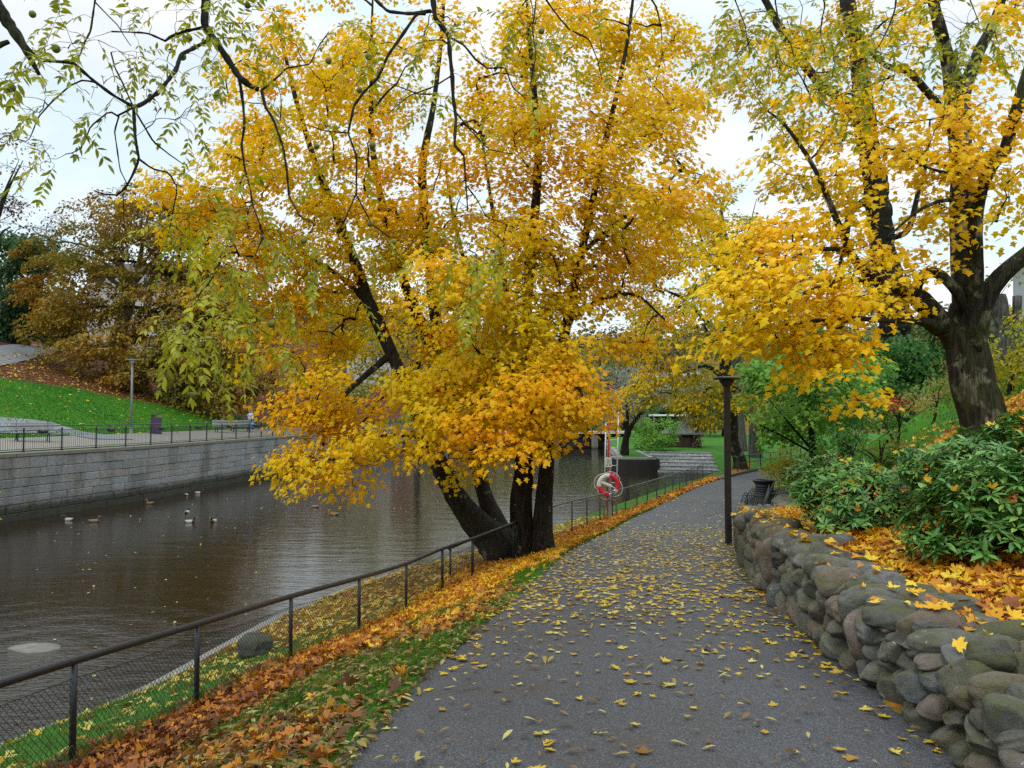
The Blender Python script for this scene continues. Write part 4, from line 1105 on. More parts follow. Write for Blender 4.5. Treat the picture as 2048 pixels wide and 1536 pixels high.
for k in range(1, K):
    for sg in (-1, 1):
        keep = rng.random(nl) < .93
        p = RC[:, k] + T[:, k] * rng.normal(0, .006, (nl, 1))
        tp = side[:, k] * sg * .85 + T[:, k] * .5 + np.array((0, 0, -.6)) + rng.normal(0, .15, (nl, 3))
        nn = up_[:, k] + rng.normal(0, .35, (nl, 3))
        Pl.append(p[keep]); Tl.append(tp[keep]); Nl.append(nn[keep])
        Sl.append((Lr * .275 * (1 - .35 * abs(k / K - .5) * 2) * rng.uniform(.8, 1.15, nl))[keep])
p = RC[:, -1]; Pl.append(p); Tl.append(T[:, -1]); Nl.append(up_[:, -1]); Sl.append(Lr * .26)
V, F = scatter(OVAL[0], OVAL[1], np.concatenate(Pl), np.concatenate(Nl), np.concatenate(Tl), np.concatenate(Sl))
gc.add(V, F, 0)
L_WAL = leaf_mat("walnut_leaflets", [(0.0, (0.09, 0.13, 0.014)), (0.25, (0.22, 0.26, 0.014)), (0.55, (0.42, 0.42, 0.012)), (0.85, (0.58, 0.48, 0.014)), (1.0, (0.36, 0.25, 0.02))], .9, .6, .36, .4, .35)
adopt(gc.obj("crown", [L_WAL, TWIG, plain("leaf_stalk", (0.16, 0.15, 0.03), .6, .3)]), root)
NUT = plain("walnut_husk", (0.16, 0.18, 0.035), .6, .3, var=.35, scale=40, bump=.25)
prof = [(0.0, -.031), (.012, -.0295), (.022, -.022), (.0285, -.010), (.0295, .002), (.026, .014), (.017, .024), (.006, .0285), (0.0025, .033)]
nv, nf = lathe(prof, s=14)
nme = mesh_from("nut", nv, nf, NUT, smooth=True)
for k, (x, y, D_) in enumerate([(65, 28, 4.7), (22, 175, 4.5), (112, 97, 4.7), (365, 113, 5.4), (434, 188, 5.5), (378, 76, 5.4), (495, 10, 5.6), (657, 121, 5.7), (737, 113, 5.8), (719, 180, 5.7), (633, 292, 5.5), (745, 290, 5.6), (607, 481, 5.4), (787, 484, 5.4), (740, 447, 5.4), (1083, 62, 5.8), (543, 648, 5.2)]):
    o = link("nut", nme, root); o.location = Vector(W(x, y, D_)) - root.location
    o.scale = (rng.uniform(.68, .92),) * 3

# ------------------------------------------------------------------ other trees, each at its own distance
def trunk_to(base, ellipses, D0, wpx, lean=0.0, fork=.35, extra_limbs=True, nl=7):
    """a tapering trunk with limbs reaching into the crown ellipses"""
    b = np.array(base, float)
    cs = np.array([W(e[0], e[1], D0 + (e[4] if len(e) > 4 and e[4] is not None else 0)) for e in ellipses])
    top = cs[np.argmax(cs[:, 2])]; h = top[2] - b[2]
    w = wpx / 2 * PXM(D0)
    sp = [b - (0, 0, .3), b + (lean * .2, 0, h * .15), b * .55 + top * .45 + (lean, 0, -h * .05), top]
    P = np.array([[*sp[0], w * 1.5], [*sp[1], w], [*sp[2], w * .6], [*sp[3], w * .12]])
    tr = limb_w(P, max(.2, h / 40)); out = [tr]
    if extra_limbs:
        for i in range(nl):
            t = tr[int(len(tr) * rng.uniform(fork, .7))]
            c = cs[rng.integers(len(cs))] + rng.normal(0, .12 * h, 3) * (1, 1, .4)
            mid = (t[:3] + c) / 2 + (0, 0, .06 * h)
            out.append(limb_w([[*t[:3], t[3] * .6], [*mid, t[3] * .35], [*c, t[3] * .08]], max(.2, h / 40)))
    return out

def px_tree(name, label, base, D0, ell, leafmat, wpx, dens=1.4, rpx=None, rad=1.0, n_per=60, size=.3, thick=.25, dspread=6, tpl=None, bark=None, group=None, twn=0, cat="tree", lean=0, lk={}, limbs=None, twr=.012, r_tip=.02, nl=7, axis=None, growkw={}, twigmat=None):
    rpx = rpx or rad / PXM(D0) * .95
    t = spray_targets(ell, D0, rpx, dens, dspread)
    t = t[t[:, 2] > H(t[:, 0], t[:, 1]) + size * .8]
    lm = limbs if limbs is not None else trunk_to(base, ell, D0, wpx, lean, nl=nl)
    return build_tree(name, label, base, lm, t, leafmat, axis=axis, n_per=n_per, rad=rad, thick=thick, size=size, tpl=tpl or QUADLEAF, bark=bark or BARK, group=group, r_tip=r_tip, twn=twn, leafkw=lk, cat=cat, twr=twr, sides=9, growkw=growkw, twigmat=twigmat)

def G(px, D0):
    p = W(px, 800, D0); return np.array((p[0], p[1], float(H(p[0], p[1]))))

L_BEECH = leaf_mat("beech_leaves", [(0.0, (0.07, 0.085, 0.012)), (0.25, (0.16, 0.155, 0.018)), (0.5, (0.27, 0.19, 0.020)), (0.75, (0.42, 0.19, 0.016)), (1.0, (0.22, 0.075, 0.014))], .16, .75, .35)
L_PATHM = leaf_mat("path_maple_leaves", [(0.0, (0.10, 0.16, 0.012)), (0.25, (0.30, 0.30, 0.012)), (0.55, (0.62, 0.46, 0.008)), (1.0, (0.80, 0.44, 0.008))], .2, .7, .4)
L_DARK = leaf_mat("dark_green_leaves", [(0.0, (0.012, 0.035, 0.008)), (0.5, (0.025, 0.070, 0.012)), (1.0, (0.05, 0.11, 0.016))], .3, .5, .3)
L_BROWN = leaf_mat("brown_thin_leaves", [(0.0, (0.07, 0.045, 0.02)), (0.5, (0.15, 0.085, 0.03)), (1.0, (0.24, 0.13, 0.03))], .3, .5, .3)
L_OLIVE = leaf_mat("olive_yellow_leaves", [(0.0, (0.08, 0.14, 0.012)), (0.3, (0.20, 0.24, 0.014)), (0.6, (0.42, 0.34, 0.012)), (1.0, (0.58, 0.34, 0.012))], .22, .7, .4)
L_GREEN = leaf_mat("light_green_leaves", [(0.0, (0.07, 0.20, 0.025)), (0.5, (0.14, 0.33, 0.04)), (1.0, (0.30, 0.42, 0.04))], .6, .55, .4)
L_MID = leaf_mat("deep_green_leaves", [(0.0, (0.018, 0.075, 0.010)), (0.5, (0.035, 0.14, 0.014)), (1.0, (0.09, 0.20, 0.02))], .5, .55, .35)
L_SILVER = leaf_mat("silver_willow_leaves", [(0.0, (0.13, 0.145, 0.10)), (0.5, (0.24, 0.255, 0.19)), (1.0, (0.33, 0.34, 0.24))], .4, .5, .3)
L_LIME = leaf_mat("lime_yellow_leaves", [(0.0, (0.10, 0.20, 0.012)), (0.45, (0.30, 0.32, 0.010)), (0.8, (0.50, 0.36, 0.010)), (1.0, (0.52, 0.24, 0.012))], 1.2, .6, .35)
L_OLV2 = leaf_mat("pale_olive_leaves", [(0.0, (0.13, 0.17, 0.035)), (0.5, (0.22, 0.24, 0.04)), (1.0, (0.36, 0.32, 0.05))], .5, .5, .35)
L_RED = leaf_mat("red_leaves", [(0.0, (0.35, 0.05, 0.02)), (1.0, (0.55, 0.12, 0.02))], 1.0, .5, .35)

# the big beech with drooping skirts across the river
bp = BEECH + np.array((1.0, 1.0, .2))
be = [(300, 480, 200, 90), (180, 560, 120, 90, -1), (420, 520, 140, 110), (250, 640, 180, 100, -2, 1.2), (110, 630, 75, 70, -1), (400, 660, 160, 100, -2, 1.2), (160, 700, 100, 35, -3), (330, 730, 140, 50, -3, 1.2), (450, 760, 100, 55, -3.5, 1.2), (290, 765, 80, 25, -4), (480, 690, 70, 100, -1), (420, 800, 70, 28, -4), (520, 790, 50, 45, -3), (330, 420, 150, 55, 1, .6), (450, 440, 100, 70, 1, .6), (220, 440, 110, 50, 1, .6)  , (80, 540, 60, 60, 1, .8)]
blimbs = [limb_w([[*bp - (0, 0, .4), .9], [*bp + (0, 0, 1.5), .62], [*bp + (.2, 0, 4.5), .5], [*bp + (.6, 0, 8), .38], [*bp + (.4, .3, 12), .22], [*bp + (.2, .3, 16), .06]], .3)]
for x, y, dD in ((170, 520, 0), (230, 440, 1), (330, 400, 1), (440, 430, 0), (470, 560, -1), (130, 620, -1), (260, 640, -3), (420, 690, -3), (360, 740, -4), (520, 650, 0), (380, 540, -2)):
    t0 = blimbs[0][int(len(blimbs[0]) * rng.uniform(.3, .65))]; c = W(x, y, bp[1] + dD)
    blimbs.append(limb_w([[*t0[:3], .26], [*((t0[:3] + c) / 2 + (0, 0, 1.0)), .15], [*c, .03]], .3, .12))
px_tree("beech_tree", "huge spreading beech with olive and copper leaves drooping onto the far lawn", bp, bp[1], be, L_BEECH, 40, 3.0, rad=1.3, n_per=110, size=.29, thick=.16, dspread=11, bark=BARK_D, limbs=blimbs, axis=bp + (0, 0, 7), lk=dict(rnd=.6, outw=.5, droop=.4), twn=3, r_tip=.02)
px_tree("dark_broadleaf", "dark green leafy tree at the edge of the lawn beside the grey hill road", G(40, 80), 80, [(50, 530, 75, 60), (30, 600, 80, 75), (95, 500, 45, 40), (10, 560, 70, 80), (60, 640, 40, 40, None, .8)], L_DARK, 26, 2.8, rad=1.4, n_per=100, size=.42, dspread=9, bark=BARK_D)
px_tree("thin_brown_tree", "tall tree with thin brown twigs fanning out above the dark green one", G(10, 92), 92, [(10, 330, 90, 70), (-40, 400, 80, 90), (60, 400, 70, 60), (30, 460, 90, 50), (-60, 300, 80, 60)], L_BROWN, 26, 1.5, rad=1.9, n_per=26, size=.34, thick=.5, dspread=9, bark=BARK_D, twn=10, twr=.02, r_tip=.03)
px_tree("thin_brown_tree", "rounded thin brown tree in bare twig rising behind the beech on the hill", G(235, 100), 100, [(220, 430, 90, 50), (160, 470, 90, 50), (300, 410, 90, 50), (380, 440, 80, 60), (120, 520, 60, 60), (450, 420, 70, 60)], L_BROWN, 26, 2.2, rad=2.0, n_per=34, size=.34, thick=.5, dspread=9, bark=BARK_D, twn=10, twr=.02, r_tip=.03)
px_tree("conifer_shrub", "dark blue green conifer shrub standing past the grey hill road", G(12, 88), 88, [(12, 660, 28, 35), (8, 625, 20, 25), (14, 690, 26, 18)], leaf_mat("blue_conifer", [(0.0, (0.015, 0.035, 0.022)), (1.0, (0.04, 0.075, 0.05))], .4, .5, .2), 10, 2.2, rad=.8, n_per=80, size=.3, dspread=4, bark=BARK_D, cat="shrub")

# trees on the near side, down the path
mb = hit(1482, 938)
Dm = mb[1]
mlm = [limb_w([[*mb - (0, 0, .3), .62], [*mb + (-.1, 0, .7), .42], [*W(1466, 880, Dm), .37], [*W(1462, 800, Dm), .36], [*W(1452, 735, Dm), .40], [*W(1450, 690, Dm), .30], [*W(1458, 600, Dm), .22], [*W(1450, 480, Dm), .12], [*W(1440, 400, Dm), .05]], .25)]
for pts, w in ((((1445, 755), (1420, 735), (1400, 733), (1360, 745), (1320, 735)), .16), (((1448, 790), (1420, 775), (1390, 805), (1350, 830)), .10), (((1452, 720), (1490, 690), (1540, 660), (1590, 650)), .16), (((1452, 690), (1410, 640), (1370, 600), (1330, 580)), .18), (((1455, 620), (1490, 560), (1530, 500)), .14), (((1452, 560), (1410, 500), (1390, 430)), .12), (((1450, 770), (1480, 780), (1520, 800)), .1)):
    mlm.append(limb_w([[*W(x, y, Dm + rng.uniform(-1, 1) * i * .5), w * (1 - i / (len(pts))) + .02] for i, (x, y) in enumerate(pts)], .25))
px_tree("path_maple", "stout olive yellow maple with a pale patched trunk where the path bends", mb, Dm,
        [(1450, 440, 60, 70, None, 1.1), (1390, 510, 100, 90, None, 1.2), (1330, 600, 70, 70, None, 1.2), (1290, 680, 55, 45, None, 1.0), (1350, 440, 50, 50, None, .8), (1480, 540, 80, 90), (1400, 640, 110, 60), (1540, 620, 80, 70), (1310, 720, 55, 40, -1), (1350, 760, 60, 45, -1), (1310, 790, 50, 40, -1), (1420, 790, 60, 50, -1.5, 1.2), (1400, 830, 50, 25, -1, .9), (1530, 740, 70, 60), (1500, 820, 40, 40, None, .8), (1260, 780, 25, 40, -1, .5), (1550, 540, 70, 50, None, .6)],
        L_PATHM, 30, 2.4, rad=.95, n_per=85, size=.24, thick=.16, dspread=7, bark=BARK_G, limbs=mlm, axis=mb + (0, 0, 6))
pxs = G(1520, 60)
px_tree("path_tree", "leaning grey trunked tree just past the stout maple at the path bend", hit(1512, 915), hit(1512, 915)[1], [(1540, 700, 60, 50), (1500, 650, 70, 60), (1570, 780, 50, 40), (1530, 600, 60, 60)], L_OLIVE, 20, 1.4, rad=1.1, n_per=60, size=.28, dspread=6, bark=BARK_GREY, lean=-.6)
gb = G(1625, 29)
glm = [limb_w([[*gb - (0, 0, .2), .17], [*W(1626, 915, 29), .13], [*W(1622, 850, 29), .11], [*W(1618, 780, 29), .08], [*W(1622, 700, 29), .03]], .15)]
for pts in (((1624, 900), (1590, 860), (1560, 825), (1530, 790)), ((1622, 860), (1640, 820), (1670, 790), (1700, 760)), ((1620, 830), (1600, 790), (1580, 750), (1560, 720)), ((1620, 800), (1650, 750), (1680, 700)), ((1624, 905), (1570, 875), (1520, 850))):
    glm.append(limb_w([[*W(x, y, 29 + rng.uniform(-.6, .6) * i), .05 * (1 - i / 4.2)] for i, (x, y) in enumerate(pts)], .15))
px_tree("green_maple", "slender light green maple with several thin stems above the clipped yellow shrub", gb, 29, [(1620, 740, 120, 55), (1545, 770, 75, 55), (1570, 850, 70, 40), (1680, 790, 80, 60), (1620, 820, 110, 40, None, .8), (1540, 840, 50, 35, None, .7), (1700, 720, 60, 50), (1590, 690, 60, 35), (1650, 870, 80, 35, None, .6), (1740, 830, 50, 40)], L_GREEN, 12, 3.0, rad=.6, n_per=80, size=.15, thick=.12, dspread=4.5, bark=BARK_D, limbs=glm, r_tip=.008, tpl=MAPLE_S)
px_tree("dark_bush_tree", "rounded deep green tree on the slope with a dark stump of trunk below", G(1800, 38), 38, [(1800, 690, 70, 50), (1850, 720, 60, 60), (1760, 720, 50, 50), (1870, 670, 40, 40), (1820, 750, 80, 30), (1720, 740, 50, 50, None, .8)], L_MID, 34, 2.8, rad=.85, n_per=100, size=.2, thick=.2, dspread=5, bark=BARK_D)
px_tree("olive_backdrop_tree", "mid olive tree with an airy top in the gap between the golden crowns", G(1476, 75), 75, [(1440, 420, 50, 50, None, .7), (1500, 480, 80, 60), (1420, 520, 60, 60), (1560, 560, 80, 60), (1640, 600, 80, 80), (1500, 600, 90, 60)], L_OLIVE, 22, 1.4, rad=1.5, n_per=55, size=.38, dspread=8, bark=BARK_GREY, twn=5, twr=.02)
px_tree("olive_backdrop_tree", "broad olive tree standing behind the rounded deep green one on the slope", G(1690, 58), 58, [(1700, 640, 90, 60), (1640, 720, 90, 60), (1740, 680, 70, 50), (1600, 660, 80, 60), (1560, 800, 80, 60), (1720, 560, 70, 60, None, .6)], L_OLV2, 22, 2.4, rad=1.2, n_per=75, size=.3, dspread=7, bark=BARK_D)

# willows, weeping tree and shrubs round the weir lawn
wb = hit(1248, 916); wb[2] = -1.72; wb[:2] = W(1248, 900, 66)[:2]
wlm = [limb_w([[*wb - (0, 0, .2), .36], [*W(1252, 880, 66), .27], [*W(1257, 860, 66), .26]], .2), limb_w([[*W(1257, 862, 66), .2], [*W(1242, 838, 66), .13], [*W(1222, 800, 65), .06], [*W(1215, 770, 65), .03]], .2), limb_w([[*W(1257, 862, 66), .2], [*W(1275, 835, 66), .14], [*W(1300, 805, 66), .08], [*W(1315, 780, 66), .03]], .2), limb_w([[*W(1255, 850, 66), .14], [*W(1254, 815, 66), .09], [*W(1248, 770, 66), .03]], .2)]
px_tree("silver_willow", "pale silver grey willow with a forked leaning trunk on the weir lawn", wb, 66, [(1225, 775, 45, 40), (1250, 765, 50, 40), (1215, 820, 35, 30), (1280, 800, 45, 35), (1240, 820, 50, 25, None, .7), (1290, 760, 30, 35, None, .7)], L_SILVER, 18, 2.6, rad=.9, n_per=120, size=.22, thick=.25, dspread=6, bark=BARK_D, limbs=wlm, tpl=OVAL, lk=dict(droop=1.2))
px_tree("weeping_tree", "weeping grey green tree trailing its branches in front of the hut", G(1395, 80), 80, [(1390, 800, 45, 35), (1410, 830, 35, 30), (1385, 860, 22, 30), (1390, 895, 14, 22), (1430, 800, 40, 40), (1375, 830, 22, 30)], leaf_mat("weeping_leaves", [(0.0, (0.10, 0.115, 0.05)), (0.6, (0.20, 0.20, 0.075)), (1.0, (0.36, 0.26, 0.05))], .5, .5, .3), 10, 2.0, rad=.8, n_per=90, size=.22, thick=.35, dspread=4, bark=BARK_D, tpl=OVAL, lk=dict(droop=1.6))
px_tree("round_shrub", "rounded green and yellow shrub beside the hut on the weir lawn", G(1300, 76), 76, [(1315, 860, 38, 30), (1290, 870, 28, 28), (1335, 885, 22, 18), (1300, 890, 34, 14)], L_GREEN, 8, 2.4, rad=.6, n_per=90, size=.2, thick=.2, dspread=3.5, bark=BARK_D, cat="shrub")
px_tree("dark_hedge_tree", "dark leafy tree shading the end of the weir lawn beyond the weeping one", G(1450, 105), 105, [(1430, 820, 50, 40), (1470, 800, 50, 50), (1400, 830, 40, 30)], L_MID, 12, 1.9, rad=1.3, n_per=80, size=.4, dspread=6, bark=BARK_D)
for k, (x, D_, yt, lab, mat) in enumerate(((1290, 120, 640, "rusty brown tree rising on the hill behind the silver willow", L_BROWN), (1200, 130, 660, "pale olive tree on the hill above the white footbridge", L_OLV2), (960, 120, 690, "bare twigged brownish tree seen through the gap in the big maple", L_BROWN), (1080, 135, 700, "dull brown tree on the hill over the far water", L_BROWN), (1390, 130, 690, "pale olive tree high on the hill above the hut", L_OLV2), (1300, 150, 690, "dark leafy tree in front of the white house on the hill", L_MID), (545, 112, 640, "copper brown tree on the hill just past the beech", L_BEECH), (690, 130, 715, "low olive tree on the green hill seen between maple boughs", L_OLV2), (835, 104, 470, "tall olive tree behind the leaning stems of the big maple", L_OLIVE))):
    g0 = G(x, D_); hh = 830 - yt
    yb = 830 - (g0[2] - EYE) / PXM(D_)
    px_tree("hill_tree", lab, g0, D_, [(x, yt + hh * .25, hh * .35, hh * .25), (x - hh * .2, yt + hh * .5, hh * .3, hh * .25), (x + hh * .25, yt + hh * .45, hh * .3, hh * .25), (x, yt + hh * .7, hh * .4, hh * .2)], mat, 12, 1.6, rad=1.9, n_per=60, size=.5, thick=.5, dspread=8, bark=BARK_D, group="trees on the far hill", twn=4, twr=.03)
# shrubs and low trees closing the far bank behind the footbridge
for k, (x, D_, yt, hw, lab, mat) in enumerate(((1150, 112, 800, 45, "dark shrub mass on the bank at the end of the white footbridge", L_MID), (1215, 116, 780, 50, "olive shrub mass behind the silver willow on the far bank", L_OLV2), (1080, 112, 790, 55, "dark bank shrub hidden behind the big maple stems", L_DARK), (990, 114, 780, 60, "dull olive bank shrub behind the many stemmed maple", L_OLIVE), (1180, 122, 740, 60, "tall brownish tree over the far end of the river", L_BROWN), (1290, 118, 770, 60, "dark green tree behind the rounded shrub by the hut", L_MID), (900, 116, 770, 60, "brownish bank shrub low behind the maple boughs", L_BEECH), (1400, 125, 760, 70, "olive tree in the background above the hut roof", L_OLIVE))):
    g0 = G(x, D_); yb = 830 - (g0[2] - EYE) / PXM(D_); hh = yb - yt
    px_tree("bank_shrub", lab, g0, D_, [(x, yt + hh * .45, hw * .8, hh * .45), (x - hw * .5, yb - hh * .3, hw * .6, hh * .3), (x + hw * .5, yb - hh * .32, hw * .6, hh * .32)], mat, 8, 2.4, rad=1.4, n_per=80, size=.42, thick=.4, dspread=5, bark=BARK_D, cat="shrub", group="growth along the far bank")
# wood on the far hill
n = 520
fx = rng.uniform(-230, 230, n); fy = rng.uniform(165, 330, n); fz = H(fx, fy)
fh = rng.uniform(7, 13, n)
P = []; Nn = []; Sz = []
for i in range(n):
    k = 46
    d = unit(rng.normal(size=(k, 3))); r = rng.random(k)[:, None] ** .4
    P.append(np.array((fx[i], fy[i], fz[i] + fh[i] * .55)) + d * r * (fh[i] * .38, fh[i] * .38, fh[i] * .5)); Nn.append(d + (0, 0, .4)); Sz.append(np.full(k, fh[i] * .17) * rng.uniform(.6, 1.3, k))
V, F = scatter(QUADLEAF[0], QUADLEAF[1], np.concatenate(P), np.concatenate(Nn), rng.normal(size=(n * 46, 3)), np.concatenate(Sz))
fo = link("forest", mesh_from("forest", V, [F], leaf_mat("far_wood", [(0.0, (0.03, 0.05, 0.025)), (0.4, (0.07, 0.085, 0.035)), (0.7, (0.16, 0.12, 0.04)), (1.0, (0.22, 0.12, 0.035))], .03, .75, .3)))
tag(fo, "mixed autumn wood covering the far hill", "forest", kind="stuff")

# ------------------------------------------------------------------ shrubs on the slope
def shrub(name, label, ell, D0, mat, size, tpl, rad=.35, n_per=60, dens=2.4, cat="shrub", lk={}, thick=.12, dspread=2.5, wpx=8):
    cx = np.mean([e_[0] for e_ in ell])
    b = G(cx, D0)
    return px_tree(name, label, b, D0, ell, mat, wpx, dens, rad=rad, n_per=n_per, size=size, thick=thick, dspread=dspread, tpl=tpl, bark=BARK_D, cat=cat, lk=lk, r_tip=.006, twr=.004, twn=3)
shrub("clipped_shrub", "low domed yellow green shrub overhanging the path by the bin", [(1570, 922, 55, 32), (1550, 950, 42, 30), (1600, 945, 50, 34), (1565, 968, 45, 20), (1640, 925, 50, 30, None, .8)], 31.5, L_LIME, .09, OVAL_W, .42, 110, 2.2)
shrub("olive_shrub", "pale olive shrub at the top of the grass beside the old maple", [(1865, 790, 40, 30), (1835, 810, 35, 25), (1880, 770, 30, 20)], 25, L_OLV2, .09, OVAL, .35, 90, 2.2)
shrub("red_shrub", "small red leaved shrub on the slope in front of the pale olive one", [(1800, 800, 14, 16), (1785, 806, 12, 10)], 24, L_RED, .08, OVAL_W, .22, 40, 1.8, dspread=.8)
shrub("lime_shrub", "tall yellow green bush growing just behind the old maple trunk", [(2010, 740, 50, 50), (1990, 700, 40, 40), (2040, 680, 40, 50), (2020, 800, 50, 40), (2060, 760, 50, 60), (2000, 830, 40, 20)], 17.5, L_LIME, .09, OVAL_W, .38, 90, 2.2)
shrub("mixed_shrub", "dull green undershrub filling the slope above the rhododendrons", [(1760, 880, 50, 30), (1720, 900, 50, 25), (1800, 890, 40, 20)], 17, L_OLV2, .08, OVAL, .33, 60, 1.8)
shrub("mixed_shrub", "deep green undershrub below the slender light green maple", [(1690, 880, 50, 35), (1650, 905, 50, 25), (1720, 860, 40, 30)], 23, L_MID, .10, OVAL, .38, 70, 1.9)
# pollarded trunks behind the lime bush
for k, (pts, lab) in enumerate(((((2012, 680, 34), (2006, 640, 30), (2000, 600, 27), (1998, 588, 22)), "pollarded grey trunk with a cut side stub behind the lime bush"), (((2036, 690, 22), (2034, 640, 19), (2034, 592, 18)), "thin pollarded trunk cut flat next to the stubbed one"))):
    D_ = 30.0
    b = G(pts[0][0], D_)
    lm = [limb_w([[b[0], b[1], b[2] - .2, .4]] + [[*W(x, y, D_), w / 2 * PXM(D_)] for x, y, w in pts], .3)]
    if k == 0: lm.append(limb_w([[*W(2006, 660, D_), .2], [*W(1990, 625, D_), .14], [*W(1975, 610, D_), .15]], .3))
    tt = spray_targets([(2010, 560, 30, 30, None, .8)] if k == 0 else [(2040, 680, 20, 30)], D_, 25, 1.2, 2)
    build_tree("pollard_tree", lab, b, lm, tt, L_OLV2, n_per=30, rad=.5, thick=.2, size=.14, tpl=OVAL_W, bark=BARK_GREY, r_tip=.008)

# ------------------------------------------------------------------ rhododendrons above the stone wall
RH = OVAL = oval(0.34, .10, .22)
L_RHO = leaf_mat("rhododendron_leaves", [(0.0, (0.035, 0.115, 0.024)), (0.35, (0.075, 0.215, 0.042)), (0.65, (0.14, 0.31, 0.070)), (0.90, (0.26, 0.39, 0.06)), (0.95, (0.45, 0.28, 0.02)), (1.0, (0.48, 0.17, 0.01))], 1.1, .35, .15, .38, .45)
def rhodo(label, ell, D0, nros, spread, base_px, seed):
    r_ = np.random.default_rng(seed)
    b = G(base_px, D0)
    C_ = np.array([W(e_[0], e_[1], D0 + e_[4]) for e_ in ell]); Rw = np.array([(e_[2] * PXM(D0), e_[3] * PXM(D0)) for e_ in ell])
    wgt = Rw[:, 0] * Rw[:, 1]; wgt /= wgt.sum()
    P = []; 
    while len(P) < nros:
        i = r_.choice(len(ell), p=wgt)
        d = unit(r_.normal(size=3)); rr = r_.random() ** .22
        p = C_[i] + d * rr * np.array((Rw[i, 0], Rw[i, 0] * .85, Rw[i, 1]))
        inside = 0
        for j in range(len(ell)):
            q = (p - C_[j]) / np.array((Rw[j, 0], Rw[j, 0] * .85, Rw[j, 1]))
            inside = max(inside, 1 - np.dot(q, q))
        if inside > .55: continue
        if p[2] < H(p[0], p[1]) + .12: continue
        P.append(p)
    P = np.array(P)
    ctr = C_.mean(0)
    out = unit((P - ctr) * (1, 1, .6) + (0, 0, .25) + r_.normal(0, .25, P.shape))
    stem = unit(out * .6 + np.array((0, 0, .75)))
    lm = []
    for k in range(7):
        t = P[r_.integers(len(P))]; s0 = b + r_.normal(0, .12, 3) * (1, 1, 0)
        lm.append(limb_w([[*s0 - (0, 0, .1), .028], [*(s0 * .6 + t * .4 + (0, 0, .08)), .02], [*(t - stem[0] * .1), .008]], .08))
    root = empty("rhododendron", b); tag(root, label, "shrub")
    g = Geo()
    for Q in lm: add_limb(g, Q, 6)
    ch, rd = grow(np.concatenate([Q[::2, :3] for Q in lm]), P, .0028, up=.05)
    g.add(*tubes(ch, rd, 4), 0, True)
    adopt(g.obj("stems", [TWIG]), root)
    nl = 9
    az = r_.random((len(P), 1)) * 6.28 + np.arange(nl)[None] * 2.4 + r_.normal(0, .15, (len(P), nl))
    el_ = r_.normal(.10, .28, (len(P), nl)) + np.linspace(-.25, .45, nl)[None]
    e1 = unit(np.cross(stem, np.array((.3, .2, 1.0)))); e2 = np.cross(stem, e1)
    tip = (e1[:, None] * np.cos(az)[..., None] + e2[:, None] * np.sin(az)[..., None]) * np.cos(el_)[..., None] + stem[:, None] * np.sin(el_)[..., None]
    nrm = stem[:, None] * np.cos(el_)[..., None] - (e1[:, None] * np.cos(az)[..., None] + e2[:, None] * np.sin(az)[..., None]) * np.sin(el_)[..., None]
    sc = spread * r_.uniform(.7, 1.15, (len(P), nl)) * r_.uniform(.8, 1.15, (len(P), 1))
    V, F = scatter(RH[0], RH[1], (P[:, None] + tip * .012).repeat(1, 1).reshape(-1, 3), nrm.reshape(-1, 3), tip.reshape(-1, 3), sc.ravel())
    adopt(link("foliage", mesh_from("foliage", V, [F], L_RHO, smooth=True)), root)
    return P, stem
rp = []
rp.append(rhodo("wide dark green rhododendron on the leaf bed at the foot of the slope", [(1700, 990, 110, 70, 0), (1660, 960, 90, 60, .4), (1780, 1020, 80, 60, -.2), (1720, 1060, 90, 30, -.4), (1830, 960, 90, 60, .5), (1640, 975, 45, 45, .8)], 10.6, 520, .118, 1720, 21))
rp.append(rhodo("big rhododendron with yellowing lower leaves leaning over the stone wall", [(1960, 1000, 110, 80, 0), (1900, 1040, 100, 70, .2), (2010, 1100, 80, 80, -.3), (2000, 1180, 60, 55, -.6), (1870, 1100, 60, 40, 0), (2060, 1000, 90, 100, 0), (2040, 1220, 30, 25, -.8)], 7.6, 480, .122, 1985, 22))
rp.append(rhodo("grey green rhododendron spreading round the base of the old maple", [(1990, 890, 80, 40, 0), (1940, 920, 80, 40, -.4), (2050, 880, 80, 50, 0), (1860, 940, 70, 40, 0), (1990, 950, 90, 40, -.6)], 9.8, 420, .12, 1980, 23))
# ------------------------------------------------------------------ fences
M_IRON = plain("painted_iron", (0.016, 0.017, 0.022), .42, .5, var=.4, scale=14, bump=.15)
M_WIRE = plain("black_wire", (0.012, 0.012, 0.014), .5, .4)
M_GALV = plain("weathered_steel", (0.20, 0.20, 0.20), .5, .5, metal=.6, var=.3, scale=10)
M_GREYRAIL = plain("grey_rail", (0.10, 0.10, 0.105), .5, .5, metal=.3, var=.3, scale=8)

